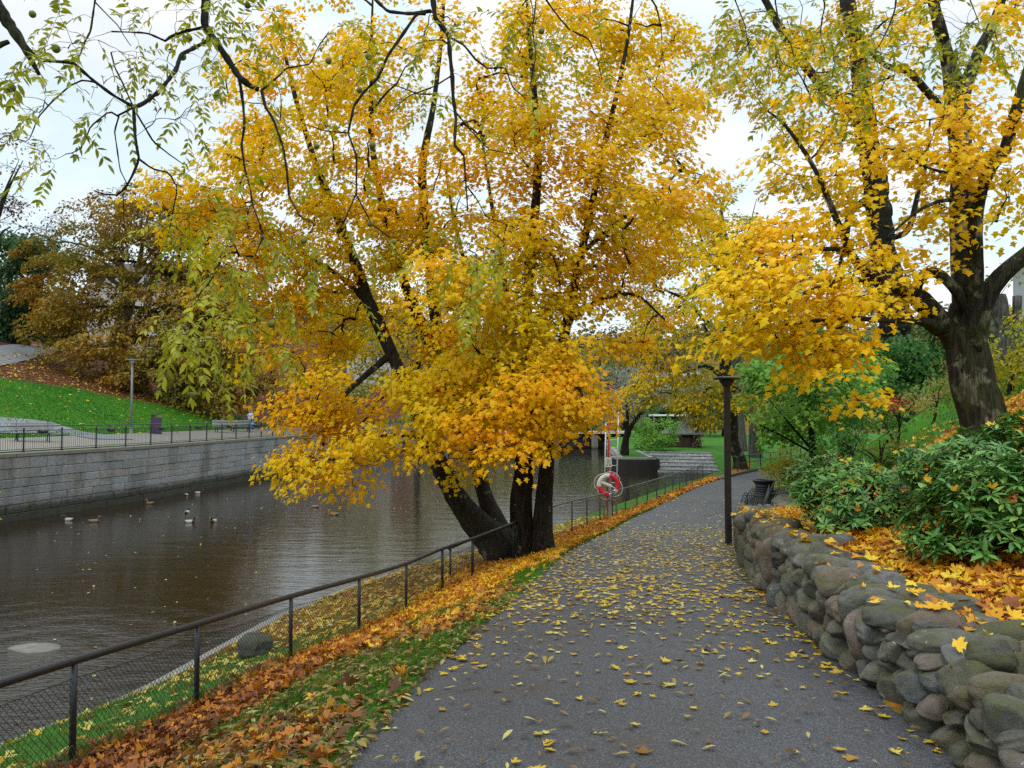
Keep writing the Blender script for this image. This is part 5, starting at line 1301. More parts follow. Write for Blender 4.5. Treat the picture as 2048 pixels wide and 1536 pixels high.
def wire_panel(A, B, h0, h1, cell=.058, r=.0022, bulge=0.0):
    """chain link between two posts: A,B ground points, mesh from h0 to h1 above them"""
    A = np.asarray(A, float); B = np.asarray(B, float); L_ = np.linalg.norm((B - A)[:2]); hh = h1 - h0
    d = (B - A) / L_; nrm = np.array((d[1], -d[0], 0)); nrm /= np.linalg.norm(nrm)
    segs = []
    for sg in (1, -1):
        s0 = np.arange(-hh, L_ + hh, cell) + .01
        for s in s0:
            a, b = s, s + sg * hh                       # bottom to top at 45 degrees
            t0, t1 = 0.0, 1.0
            da = b - a
            lo, hi = sorted(((0 - a) / da, (L_ - a) / da))
            t0, t1 = max(t0, lo), min(t1, hi)
            if t1 - t0 < .03: continue
            pts = []
            for t in np.linspace(t0, t1, 4):
                u_ = a + da * t
                w = bulge * math.sin(math.pi * min(1, max(0, u_ / L_))) * math.sin(math.pi * t)
                pts.append(A + d * u_ + np.array((0, 0, h0 + hh * t)) + nrm * (w + sg * r * .9))
            segs.append(pts)
    P = np.array(segs)
    return tubes(P, np.full(P.shape[:2], r), 3)

def chain_fence(name, label, ys, hgt, r_rail, r_post, mesh_h, mat_rail, cell, wire_r, xf=None, zf=None, droop=.05, cat="fence"):
    xf = xf or XF; zf = zf or ZF
    pts = np.array([(float(xf(y)), y, float(zf(y))) for y in ys])
    root = empty(name, pts[0]); tag(root, label, cat)
    for p in pts:
        g = Geo(); V, F = tube1([p - (0, 0, .25), p + (0, 0, hgt * .5), p + (0, 0, hgt)], r_post, 10); g.add(V, F, 0, True)
        adopt(g.obj("post", [M_IRON]), root)
    q = pts + np.array((0, 0, hgt))
    ext = np.vstack([q[0] + (q[0] - q[1]) * .02, q, q[-1] + (q[-1] - q[-2]) * .06])
    g = Geo(); V, F = tube1(catmull(ext, .3), r_rail, 12); g.add(V, F, 0, True)
    adopt(g.obj("rail", [mat_rail]), root)
    for a, b in zip(pts[:-1], pts[1:]):
        g = Geo()
        g.add(*wire_panel(a, b, .03, mesh_h, cell, wire_r, rng.uniform(-.03, .03)))
        t = np.linspace(0, 1, 9)[:, None]
        top = a + (b - a) * t + np.array((0, 0, 1.0)) * (mesh_h + .012 - droop * .3 * np.sin(math.pi * t))
        g.add(*tube1(top, wire_r * 1.5, 4))
        adopt(g.obj("wire_mesh", [M_WIRE]), root)
    return root
ys1 = [4.3, 6.0, 7.8, 9.8, 11.5, 13.3, 15.1, 15.95, 16.85]
xf1 = lambda y: np.where(y < 14.9, XF(y), np.interp(y, [14.9, 15.1, 15.95, 16.85], [XF(14.9), -1.30, -.78, .03]))
zf1 = lambda y: np.where(y < 14.9, ZF(y), np.interp(y, [14.9, 15.95, 16.85], [ZF(14.9), -1.64, -1.46]))
chain_fence("chain_link_fence", "black chain link fence with a thick top rail, ending at the big maple", ys1, .80, .031, .025, .66, M_IRON, .060, .0024, xf=xf1, zf=zf1)
ys2 = np.linspace(19.6, 44.0, 16)
chain_fence("chain_link_fence", "slim grey railed wire fence from the maple past the ladder to the weir", list(ys2), .90, .022, .018, .82, M_GREYRAIL, .075, .0016,
            zf=lambda y: ZF(y) - .02)
# the short piece that passes behind the maple stems
xb = lambda y: np.interp(y, [16.4, 18.9], [-1.25, .05]); zb = lambda y: np.interp(y, [16.4, 18.9], [-1.95, -1.75])
chain_fence("chain_link_fence", "short low black fence bypassing the maple stems on the water side", [16.4, 17.2, 18.0, 18.9], .86, .028, .022, .70, M_IRON, .06, .002, xf=xb, zf=zb)

# railing on the promenade across the river
yr = np.arange(13, 98, 2.05)
pts = np.array([(float(XW(y)) - .26, y, .05) for y in yr])
rl = empty("promenade_railing", pts[9]); tag(rl, "long dark green railing of thin upright bars on top of the granite river wall", "railing")
for i, p in enumerate(pts):
    g = Geo(); g.add(*box(p + (0, 0, .50), (.05, .05, 1.02)), 0); g.add(*box(p + (0, 0, .02), (.10, .10, .03)), 0)
    adopt(g.obj("post", [M_IRON]), rl)
for nm, z, r in (("top_rail", 1.08, .024), ("middle_rail", .90, .016), ("bottom_rail", .12, .016)):
    g = Geo(); g.add(*tube1(pts + (0, 0, z), r, 6), 0, True)
    adopt(g.obj(nm, [plain("green_iron", (0.03, 0.05, 0.04), .45, .5) if nm == "top_rail" else M_IRON]), rl)
for a, b in zip(pts[:-1], pts[1:]):
    k = 17
    t = (np.arange(k) + 1)[:, None] / (k + 1)
    q = a + (b - a) * t
    P = np.stack([q + (0, 0, .12), q + (0, 0, .90)], 1)
    g = Geo(); g.add(*tubes(P, np.full((k, 2), .0085), 4), 0)
    adopt(g.obj("bars", [M_IRON]), rl)
for i in range(4, len(pts) - 8, 2):
    c = (pts[i] + pts[i + 1]) / 2 + (-.03, 0, .84)
    g = Geo(); V, F = bbox_bev((0, 0, 0), (.20, .46, .15), .02); g.add(V @ np.array(Matrix.Rotation(.35, 3, 'Y')).T + c, F)
    adopt(g.obj("light_box", [M_IRON]), rl)

# handrail round the outside of the path bend
yr = np.linspace(50, 66, 9)
hp = np.array([(float(XL(y)) - .7, y, float(H(XL(y) - .7, y))) for y in yr])
hr = empty("handrail", hp[0]); tag(hr, "thin dark handrail round the outside of the far path bend", "railing")
for p in hp:
    g = Geo(); g.add(*tube1([p - (0, 0, .1), p + (0, 0, 1.0)], .03, 6)); adopt(g.obj("post", [M_IRON]), hr)
for nm, z in (("top_rail", 1.0), ("middle_rail", .55)):
    g = Geo(); g.add(*tube1(hp + (0, 0, z), .03, 6), 0, True); adopt(g.obj(nm, [M_IRON]), hr)
kb = np.array([(float(XL(y)) - .06, y, float(zp(y)) + .03) for y in np.linspace(45.5, 62, 24)])
g = Geo(); 
for a, b in zip(kb[:-1], kb[1:]):
    d = b - a; V, F = bbox_bev((0, 0, 0), (np.linalg.norm(d) - .02, .16, .22), .02); g.add(V @ rotz(math.atan2(d[1], d[0])).T + (a + b) / 2, F)
tag(g.obj("path_kerb", [plain("dark_kerb_stone", (0.05, 0.045, 0.04), .8, .2, var=.4, scale=4)]), "dark stone kerb along the outside of the far path bend", "kerb")

# ------------------------------------------------------------------ boulder wall
def ico(sub):
    t = (1 + 5 ** .5) / 2
    V = unit(np.array([(-1, t, 0), (1, t, 0), (-1, -t, 0), (1, -t, 0), (0, -1, t), (0, 1, t), (0, -1, -t), (0, 1, -t), (t, 0, -1), (t, 0, 1), (-t, 0, -1), (-t, 0, 1)], float))
    F = np.array([(0, 11, 5), (0, 5, 1), (0, 1, 7), (0, 7, 10), (0, 10, 11), (1, 5, 9), (5, 11, 4), (11, 10, 2), (10, 7, 6), (7, 1, 8), (3, 9, 4), (3, 4, 2), (3, 2, 6), (3, 6, 8), (3, 8, 9), (4, 9, 5), (2, 4, 11), (6, 2, 10), (8, 6, 7), (9, 8, 1)])
    for _ in range(sub):
        c = {}; V = list(V); nf = []
        def mid(a, b):
            k = (min(a, b), max(a, b))
            if k not in c: c[k] = len(V); V.append(unit(V[a] + V[b]))
            return c[k]
        for a, b, d in F:
            x, y, z = mid(a, b), mid(b, d), mid(d, a)
            nf += [(a, x, z), (b, y, x), (d, z, y), (x, y, z)]
        V = np.array(V); F = np.array(nf)
    return V, F
ICO3, ICO4, ICO2 = ico(3), ico(4), ico(2)
def stone(a, b, c, r_, icos=ICO3, facet=3):
    d, F = icos
    p = r_.uniform(2.1, 3.4)
    r = ((np.abs(d[:, 0]) ** p + np.abs(d[:, 1]) ** p + np.abs(d[:, 2]) ** p) ** (-1 / p))
    V = d * r[:, None]
    for k in range(facet):                                 # broken faces
        n = unit(r_.normal(size=3)); lim = r_.uniform(.60, .82) * np.max(V @ n)
        over = np.maximum(0, V @ n - lim); V = V - n * (over * r_.uniform(.75, .95))[:, None]
    w = np.zeros(len(d))
    for k in range(5):
        f = unit(r_.normal(size=3)) * r_.uniform(1.5, 4.5); w += np.sin(d @ f + r_.random() * 6.28) * .035 / (1 + .3 * k)
    for k in range(4):
        f = unit(r_.normal(size=3)) * r_.uniform(8, 16); w += np.sin(d @ f + r_.random() * 6.28) * .012
    return V * (1 + w)[:, None] * np.array((a, b, c)), F
def stone_mat():
    t = NT("boulder_stone")
    ti = t.attr("tint")
    base = t.ramp(ti, [(0.0, (0.058, 0.065, 0.068)), (0.16, (0.111, 0.111, 0.078)), (0.34, (0.169, 0.156, 0.107)), (0.5, (0.137, 0.150, 0.143)), (0.64, (0.208, 0.195, 0.150)), (0.80, (0.225, 0.165, 0.125)), (0.88, (0.25, 0.155, 0.118)), (0.93, (0.27, 0.26, 0.23)), (1.0, (0.195, 0.215, 0.227))])
    off = t.N("VectorMath", operation='ADD'); t.put(off, "_0", t.pos())
    cmb = t.N("CombineXYZ"); t.put(cmb, "_0", t.math('MULTIPLY', ti, 37.0)); t.put(cmb, "_1", t.math('MULTIPLY', ti, 91.0)); t.put(off, "_1", cmb)
    v = off.outputs[0]
    n = t.noise(9, 7, .68, v, .5)
    st = t.noise(1.0, 5, .6, t.mapping((10, 10, 55), v, rot=(.35, .25, .3)), 1.0)
    c = t.mix(t.ramp(n, [(.3, 0.0), (.72, 1.0)]), t.mix(.55, base, (0.022, 0.022, 0.018)), t.mix(.22, base, (0.34, 0.33, 0.29)))
    c = t.mix(t.math('MULTIPLY', t.ramp(st, [(.45, 0.0), (.7, 1.0)]), .22), c, t.mix(.5, base, (0.03, 0.03, 0.028)))
    z = t.N("SeparateXYZ"); t.put(z, "Vector", t.N("NewGeometry").outputs["Normal"])
    moss = t.math('MULTIPLY', t.ramp(t.math('ADD', t.noise(4.5, 5, .6, v), t.math('MULTIPLY', z.outputs[2], .06)), [(.50, 0.0), (.66, 1.0)]), .75)
    c = t.mix(moss, c, t.mix(t.noise(60, 3), (0.050, 0.058, 0.014), (0.13, 0.13, 0.035)))
    li = t.ramp(t.noise(13, 4, .55, v), [(.685, 0.0), (.71, .85)])
    c = t.mix(li, c, (0.36, 0.38, 0.33))
    fine = t.noise(95, 5, .75, v)
    c = t.mix(t.math('MULTIPLY', fine, .35), c, t.mix(.5, c, (0.01, 0.01, 0.008)))
    h = t.math('ADD', t.math('MULTIPLY', n, 1.0), t.math('ADD', t.math('MULTIPLY', st, .18), t.math('MULTIPLY', fine, .40)))
    return t.done(t.bsdf(c, .8, .3, t.bump(h, 1.0, .03)))
M_STONE = stone_mat()
ws = np.arange(1.0, 33.0, .02)
wp = np.stack([XRW(ws), ws], 1)
wL = np.concatenate([[0], np.cumsum(np.linalg.norm(np.diff(wp, axis=0), axis=1))])
def wall_at(s):
    y = float(np.interp(s, wL, ws)); x = float(XRW(y)); dx = float(XRW(y + .1) - XRW(y - .1)); d = unit(np.array((dx, .2)))
    return np.array((x, y)), d
r_ = np.random.default_rng(5)
stones = []      # (V, F, tint, dist, top)
tops = []
Ltot = wL[-1]
def put_stone(s, off, zc, a, b, c, yaw=0.0, roll=0.0, cap=False):
    p, d = wall_at(s)
    if p[1] > 32.8: return
    n = np.array((d[1], -d[0]))                             # into the slope (+x side)
    M = np.stack([np.array((d[0], d[1], 0)), np.array((n[0], n[1], 0)), np.array((0, 0, 1.0))], 1)
    Rt = np.array(Matrix.Rotation(yaw, 3, 'Z') @ Matrix.Rotation(roll, 3, 'Y') @ Matrix.Rotation(r_.normal(0, .10), 3, 'X'))
    dist = math.hypot(p[0], p[1])
    V, F = stone(a, b, c, r_, ICO4 if dist < 7.5 else (ICO3 if dist < 14 else ICO2), r_.integers(1, 4) if cap else r_.integers(3, 7))
    ctr = np.array((p[0] + n[0] * off, p[1] + n[1] * off, float(zp(p[1])) + zc))
    stones.append((V @ (M @ Rt).T + ctr, F, r_.random(), dist))
    if cap: tops.append(ctr + (0, 0, c))
for ci, (z0, hc, off, l0, l1) in enumerate(((-.05, .29, .20, .20, .52), (.17, .23, .22, .18, .46), (.34, .20, .24, .17, .40), (.49, .14, .27, .16, .34))):
    s = r_.uniform(0, .3)
    while s < Ltot:
        l = r_.uniform(l0, l1)
        y = float(np.interp(s, wL, ws)); grow_ = float(wall_h(y)) / .64
        h = hc * r_.uniform(.82, 1.22) * grow_
        big = r_.random() < .10 and ci < 2
        put_stone(s + l / 2, off - (.05 if big else 0) + r_.normal(0, .025), (z0 + hc / 2) * grow_ + (.10 if big else 0) + r_.normal(0, .012), l * .50, .22, h * (.51 if not big else .9), r_.normal(0, .13), r_.normal(0, .16))
        if r_.random() < .35: put_stone(s + l, off - .02, z0 * grow_ + r_.uniform(.02, .2), r_.uniform(.05, .1), .12, r_.uniform(.05, .09), r_.random(), r_.random())
        s += l
for row, (off, zc) in enumerate(((.24, .62), (.52, .60), (.80, .56), (1.04, .51))):
    s = r_.uniform(0, .3)
    while s < Ltot:
        w = r_.uniform(.17, .40) if row == 0 else r_.uniform(.18, .42)
        y = float(np.interp(s, wL, ws)); grow_ = float(wall_h(y)) / .64
        if not (row == 3 and (r_.random() < .55 or y > 9)) and not (row in (1, 2) and y > 13 and r_.random() < .55):
            lon = r_.uniform(.13, .27)
            put_stone(s + w / 2, off + r_.normal(0, .05), (zc - .045) * grow_ + r_.normal(0, .035) - (.05 if row == 3 else 0), w * .51, lon, r_.uniform(.10, .165), r_.normal(.3, .45), r_.normal(0, .16), True)
        s += w * (1.0 if row < 3 else 1.25)
root = empty("boulder_wall", (float(XRW(5.0)), 5.0, float(zp(5.0)))); tag(root, "curving dry wall of rounded mossy boulders along the asphalt path", "stone wall")
stones = [s for s in stones if True]
order = sorted(range(len(stones)), key=lambda i: stones[i][3] + (30 if stones[i][0][:, 1].max() < 3.2 else 0))
def stone_obj(name, V, F, tint):
    me = mesh_from(name, V, F if isinstance(F, list) else [F], M_STONE, smooth=True, tint={"tint": tint})
    return adopt(link(name, me), root)
for i in order[:98]:
    V, F, t_, _ = stones[i]; stone_obj("stone", V, F, np.full(len(V), t_))
yc = np.arange(1.0, 32.6, .25); core = []
for y in yc:
    p, d = np.array((float(XRW(y)), y)), unit(np.array((float(XRW(y + .1) - XRW(y - .1)), .2))); n = np.array((d[1], -d[0])); h = float(wall_h(y)) - .11
    for o_, z_ in ((.20, -.1), (.24, h), (1.25, h - .02)): core.append((p[0] + n[0] * o_, p[1] + n[1] * o_, float(zp(y)) + z_))
core = np.array(core); i = (np.arange(len(yc) - 1) * 3)[:, None]
F = np.concatenate([i + np.array((0, 3, 4, 1)), i + np.array((1, 4, 5, 2))])
adopt(link("earth_core", mesh_from("earth_core", core, [F], plain("dark_earth", (0.012, 0.009, 0.006), .95, .1, var=.5, scale=8, bump=.5))), root)
Vs, Fs, Ts, nn = [], [], [], 0
for i in order[98:]:
    V, F, t_, _ = stones[i]; Vs.append(V); Fs.append(F + nn); Ts.append(np.full(len(V), t_)); nn += len(V)
o = stone_obj("stones", np.concatenate(Vs), [np.concatenate(Fs)], np.concatenate(Ts)); o["kind"] = "stuff"
print("stones", len(stones))

# loose boulders
def boulder(name, label, c, abc, tint, mat=None, cat="boulder", seed=0, yaw=0.0):
    rr = np.random.default_rng(seed)
    V, F = stone(*abc, rr, ICO4, 4)
    me = mesh_from(name, V @ rotz(yaw).T, [F], mat or M_STONE, smooth=True, tint={"tint": np.full(len(V), tint)})
    o = link(name, me); o.location = tuple(c); tag(o, label, cat); return o
c = W(1832, 864, 15.0); c[2] = float(H(c[0], c[1])) + .08
boulder("boulder", "lone pale grey boulder on the leafy slope beside the old maple", c, (.36, .26, .20), .98, seed=3)
c = hit(512, 1312); boulder("boulder", "dark round boulder on the grassy bank seen through the chain link fence", c + (0, 0, .12), (.24, .22, .20), .02, seed=41)
c = hit_w(70, 1297); M_SUBM = plain("pale_wet_stone", (0.15, 0.145, 0.12), .65, .3, var=.7, scale=6, bump=1.0)
boulder("river_stone", "pale flat stone just breaking the river surface", c - (0, 0, .15), (.55, .42, .20), .5, M_SUBM, "stone", 6, .2)
c = hit_w(262, 1432); boulder("river_stone", "brown stone awash near the kerbed bank behind the fence", c - (0, 0, .06), (.40, .32, .11), .8, plain("brown_wet_stone", (0.13, 0.085, 0.06), .35, .4, var=.4, scale=4, bump=.3), "stone", 7)
c = hit(1440, 958); boulder("boulder", "small grey stone on the verge where the path bends", c + (0, 0, .05), (.28, .2, .14), .5, seed=8)

# ------------------------------------------------------------------ lamps, bins, benches
M_POST = plain("dark_brown_paint", (0.020, 0.015, 0.014), .45, .5, var=.35, scale=5)
M_GREYP = plain("grey_paint", (0.17, 0.18, 0.19), .5, .4, var=.2, scale=4)
M_LAMPG = plain("lamp_glass", (0.45, 0.45, 0.42), .3, .5)
def lamp(label, b, h, disc, pr, mat, square):
    root = empty("street_lamp", b); tag(root, label, "lamp")
    g = Geo()
    if square: V, F = bbox_bev(b + (0, 0, h / 2 - .05), (pr * 2, pr * 2, h), .012); g.add(V, F)
    else: g.add(*tube1([b - (0, 0, .1), b + (0, 0, h)], pr, 12), 0, True)
    adopt(g.obj("post", [mat]), root)
    g = Geo()
    if square: V, F = bbox_bev(b + (0, 0, .02), (.24, .24, .03), .006); g.add(V, F); pass
    else: g.add(*lathe([(.13, 0), (.13, .03), (.085, .05), (.08, .35), (pr, .40)], b, 14), 0, True)
    adopt(g.obj("base", [mat]), root)
    if square:
        g = Geo(); V, F = bbox_bev(b + (0, -pr - .004, .55), (.07, .012, .28), .003); g.add(V, F); adopt(g.obj("access_panel", [mat]), root)
    g = Geo(); g.add(*lathe([(.05, -.03), (disc * .93, -.012), (disc, 0), (disc * .97, .03), (disc * .5, .055), (.03, .06)], b + (0, 0, h + .07), 28), 0, True)
    adopt(g.obj("lamp_shade", [mat]), root)
    g = Geo(); g.add(*lathe([(.05, -.22), (.07, -.18), (disc * .55, -.045), (disc * .55, -.03), (.05, -.028)], b + (0, 0, h + .07), 20), 0, True)
    adopt(g.obj("lamp_glass", [M_LAMPG if not square else M_POST]), root)
    return root
lb = hit(1457, 1090)
lamp("dark square street lamp post with a flat disc head standing by the boulder wall", lb, 330 * PXM(lb[1]) - .07, .30, .062, M_POST, True)
lb = hit(262, 868)
lamp("grey round street lamp post with a small flat head on the promenade across the river", lb, 148 * PXM(lb[1]) - .07, .36, .065, M_GREYP, False)

bb = hit(312, 868); k = PXM(bb[1])
root = empty("litter_bin", bb, .35); tag(root, "purple square litter bin with its lid tipped open across the river", "bin")
g = Geo(); V, F = bbox_bev((0, 0, .55), (.60, .60, 1.02), .03); g.add(V, F); o = g.obj("body", [plain("purple_paint", (0.060, 0.032, 0.075), .5, .4, var=.3, scale=3)], root)
g = Geo(); V, F = bbox_bev((0, 0, .03), (.66, .66, .07), .01); g.add(V, F); g.obj("base", [M_IRON], root)
g = Geo(); rot = np.array(Matrix.Rotation(-.42, 3, 'Y')); V, F = bbox_bev((.06, 0, 1.24), (.66, .60, .05), .012, rot); g.add(V, F)
V, F = bbox_bev((-.20, 0, 1.13), (.16, .56, .24), .012); g.add(V, F); g.obj("lid", [M_IRON], root)

M_SLAT = plain("grey_bench_slats", (0.27, 0.26, 0.27), .65, .3, var=.25, scale=5)
def park_bench(label, c, face, length=1.8):
    """face: horizontal direction the sitter looks"""
    yaw = math.atan2(face[1], face[0]) + math.pi / 2            # local -y looks along face
    root = empty("park_bench", c, yaw); tag(root, label, "bench")
    g = Geo()
    for k in range(5):
        V, F = bbox_bev((0, -.22 + k * .105, .45 - .012 * k), (length, .085, .035), .008); g.add(V, F)
    g.obj("seat", [M_SLAT], root)
    g = Geo()
    for k in range(4):
        V, F = bbox_bev((0, .275 + k * .035, .56 + k * .105), (length, .03, .085), .008); g.add(V, F)
    g.obj("backrest", [M_SLAT], root)
    for x in (-length * .36, length * .36):
        g = Geo()
        for P in ([(x, -.20, .43), (x, -.22, 0)], [(x, .20, .40), (x, .52, 0)], [(x, .22, .42), (x, .30, .58), (x, .41, .95)], [(x, -.24, .42), (x, .24, .40)]):
            g.add(*tube1(catmull(np.array(P), .1), .028, 6), 0, True)
        g.obj("leg", [M_IRON], root)
    return root
f1 = unit(np.array((.62, -.78, 0)))
park_bench("pale slatted park bench on the grass beside the promenade, facing the river", hit(66, 884), f1)
park_bench("pale slatted park bench under the beech, just short of the walking person", hit(452, 866), unit(np.array((.55, -.83, 0))), 1.8)
p3 = hit(487, 866) + np.array((-.6, 1.2, 0)); park_bench("pale slatted park bench half hidden behind the walking person", p3, unit(np.array((.6, -.8, 0))), 1.7)

# iron benches and bin in the bay of the boulder wall
M_DGRN = plain("dark_green_iron", (0.012, 0.022, 0.020), .4, .5, var=.3, scale=8)
def iron_bench(label, y0, y1):
    ym = (y0 + y1) / 2; c = np.array((float(XRW(ym)) - .46, ym, float(zp(ym)) + .02))
    d = unit(np.array((float(XR(y1) - XR(y0)), y1 - y0))); yaw = math.atan2(d[1], d[0])
    Ln = math.hypot(float(XR(y1) - XR(y0)), y1 - y0)
    root = empty("iron_bench", c, yaw + math.pi); tag(root, label, "bench")      # local -y looks over the path
    g = Geo()
    for k in range(9): g.add(*tube1([(-Ln / 2, -.26 + k * .06, .44), (Ln / 2, -.26 + k * .06, .44)], .013, 5), 0, True)
    g.obj("seat", [M_DGRN], root)
    g = Geo()
    for k in range(7): g.add(*tube1([(-Ln / 2, .27 + k * .022, .50 + k * .06), (Ln / 2, .27 + k * .022, .50 + k * .06)], .013, 5), 0, True)
    g.obj("backrest", [M_DGRN], root)
    for x in np.linspace(-Ln / 2 + .05, Ln / 2 - .05, 4):
        g = Geo()
        P = [(x, -.28, .0), (x, -.27, .44), (x, -.29, .62), (x, -.35, .67), (x, -.39, .63), (x, -.36, .59)]
        g.add(*tube1(catmull(np.array(P), .04), .014, 6), 0, True)
        g.add(*tube1([(x, -.28, .655), (x, .05, .66), (x, .33, .62)], .014, 6), 0, True)
        g.obj("armrest", [M_DGRN], root)
        g = Geo(); g.add(*tube1([(x, -.26, .43), (x, .28, .43), (x, .42, .94)], .016, 6), 0, True); g.add(*tube1([(x, .25, .42), (x, .30, 0)], .016, 6), 0, True)
        g.obj("leg", [M_DGRN], root)
    return root
iron_bench("dark iron bench with curled armrests in the wall bay, next to the lamp post", 24.4, 26.9)
iron_bench("dark iron bench with curled armrests in the wall bay, next to the round bin", 27.2, 29.6)
c = np.array((float(XRW(30.6)) - .50, 30.6, float(zp(30.6)) + .02))
root = empty("litter_bin", c); tag(root, "round black litter bin with a flared rim at the end of the iron benches", "bin")
g = Geo(); g.add(*lathe([(.26, 0), (.28, .04), (.30, .7), (.31, .8)], c, 22), 0, True); adopt(g.obj("body", [M_IRON]), root)
g = Geo(); g.add(*lathe([(.31, .78), (.40, .90), (.42, .93), (.40, .96), (.30, .955), (.29, .90)], c, 22, cap=False), 0, True); adopt(g.obj("rim", [M_IRON]), root)

# ------------------------------------------------------------------ rescue station by the fence
M_ALU = plain("aluminium", (0.55, 0.55, 0.56), .4, .5, metal=.5, var=.15, scale=6)
M_RED = plain("red_paint", (0.55, 0.012, 0.022), .45, .4, var=.15)
M_BRED = plain("lifebuoy_red", (0.62, 0.015, 0.045), .5, .4, var=.12)
M_WHT = plain("lifebuoy_white", (0.66, 0.65, 0.62), .55, .35, var=.12, scale=4)
M_WPOST = plain("pale_grey_post", (0.38, 0.37, 0.36), .6, .3, var=.2, scale=4)
D_ = 26.6
def S(px, py, dd=0.0): return W(px, py, D_ + dd)
pb = S(1219, 1036); gz0 = float(H(pb[0], pb[1]))
root = empty("rescue_post", (pb[0], pb[1], gz0)); tag(root, "pale grey post carrying a small white notice and the lifebuoy", "post")
g = Geo(); V, F = bbox_bev(((pb[0]), pb[1], (gz0 - .2 + S(1219, 880)[2]) / 2), (.11, .09, S(1219, 880)[2] - gz0 + .2), .01); g.add(V, F); adopt(g.obj("post", [M_WPOST]), root)
sg = S(1217, 925, -.12)
g = Geo(); V, F = bbox_bev((0, 0, 0), (.21, .02, .31), .008); g.add(V + sg, F); sgn = adopt(g.obj("sign_plate", [M_WHT]), root)
g = Geo()
for k, (z, w) in enumerate(((.10, .12), (.055, .14), (.02, .13), (-.02, .11), (-.085, .07), (-.085, .05))):
    g.add(*box(sg + (0 if k < 4 else (-.04 if k == 4 else .05), -.0125, z), (w if k < 4 else .06, .004, .014 if k < 4 else .045)))
adopt(g.obj("sign_text", [plain("grey_print", (0.2, 0.2, 0.21), .6, .2)]), root)
la, lc = (1208, 1030), (1237, 1030)
root = empty("rescue_ladder", S(1222, 1030)); tag(root, "tall aluminium rescue ladder leaning against the post behind the lifebuoy", "ladder")
RL = lambda t: S(1208 + 4 * t, 1026 - t * 180, .10)          # left and right stiles, running up from the ground
RR = lambda t: S(1232 + 5 * t, 1024 - t * 200, .10)
for fn, tt in ((RL, 0), (RR, 0)):
    a, b = fn(0.0), fn(1.0); a[2] = float(H(a[0], a[1])) + .02
    g = Geo(); g.add(*tube1([a, (a + b) / 2, b], .026, 8), 0, True); adopt(g.obj("stile", [M_ALU]), root)
for k in range(12):
    y = 1018 - k * 17.2
    a, b = S(1208 + (1026 - y) / 180 * 4, y, .10), S(1232 + (1024 - y) / 200 * 5, y - 1, .10)
    g = Geo(); g.add(*tube1([a, b], .017, 6), 0, True); adopt(g.obj("rung", [M_ALU]), root)
root = empty("boat_hook", S(1214, 1033)); tag(root, "long thin red boat hook pole standing upright in front of the ladder", "pole")
a, b = S(1214, 1033, -.09), S(1220, 772, -.05); a[2] = float(H(a[0], a[1])) + .02
g = Geo(); g.add(*tube1([a, (a + b) / 2, b], .022, 8), 0, True); adopt(g.obj("pole", [M_RED]), root)
g = Geo(); g.add(*tube1([b, b + (0, 0, .09)], .012, 6), 0, True); hk = [b + (0, 0, .07), b + (.05, 0, .11), b + (.09, 0, .07), b + (.09, 0, .02)]; g.add(*tube1(catmull(np.array(hk), .02), .008, 5), 0, True); adopt(g.obj("hook", [M_GALV]), root)
# lifebuoy
bc = S(1217, 970, -.22)
root = empty("lifebuoy", bc); tag(root, "red and white lifebuoy ring with a grab rope hung on the rescue post", "lifebuoy")
def arc_ring(a0, a1, Rm, r, n=26, s=14, sq=.8):
    a = np.linspace(a0, a1, n); b = np.arange(s) * 2 * math.pi / s
    rr = Rm + r * np.cos(b)[None]; 
    V = np.stack([rr * np.cos(a)[:, None], np.broadcast_to(r * sq * np.sin(b)[None], (n, s)), rr * np.sin(a)[:, None]], -1)
    return loft(V)
for a0, a1, m_, nm in ((-28, 84, M_BRED, "red_quarter"), (84, 190, M_WHT, "white_quarter"), (190, 272, M_BRED, "red_quarter"), (272, 332, M_WHT, "white_quarter")):
    V, F = arc_ring(R(a0), R(a1), .305, .078); g = Geo(); g.add(V + bc, F, 0, True); adopt(g.obj(nm, [m_]), root)
g = Geo()
for k in range(4):
    a0 = R(20 + 90 * k); a = np.linspace(a0, a0 + R(90), 12); rr = .385 + .09 * np.sin(np.linspace(0, math.pi, 12)) + .02 * math.sin(k * 2.1)
    P = np.stack([rr * np.cos(a), np.full(12, -.02), rr * np.sin(a) - .03 * np.sin(np.linspace(0, math.pi, 12))], 1) + bc
    g.add(*tube1(P, .010, 6), 0, True)
adopt(g.obj("grab_rope", [M_WHT]), root)
g = Geo(); V, F = bbox_bev((0, 0, 0), (.36, .07, .10), .025, np.array(Matrix.Rotation(R(22), 3, 'Y'))); g.add(V + bc + (-.06, -.03, .02), F)
g.add(*tube1([bc + (.08, -.03, -.03), bc + (.24, -.04, -.12)], .016, 6), 0, True)
adopt(g.obj("throw_float", [M_WHT]), root)
g = Geo(); rr2 = np.random.default_rng(1)
for a in np.arange(278, 328, 7.0):                         # worn lettering on the lower white quarter
    A_ = R(a); c = bc + np.array((.305 * math.cos(A_), -.066, .305 * math.sin(A_)))
    V, F = box((0, 0, 0), (.020, .006, rr2.uniform(.03, .05)), np.array(Matrix.Rotation(-A_ + math.pi / 2, 3, 'Y'))); g.add(V + c, F)
adopt(g.obj("lettering", [plain("faded_print", (0.25, 0.22, 0.22), .6, .2)]), root)

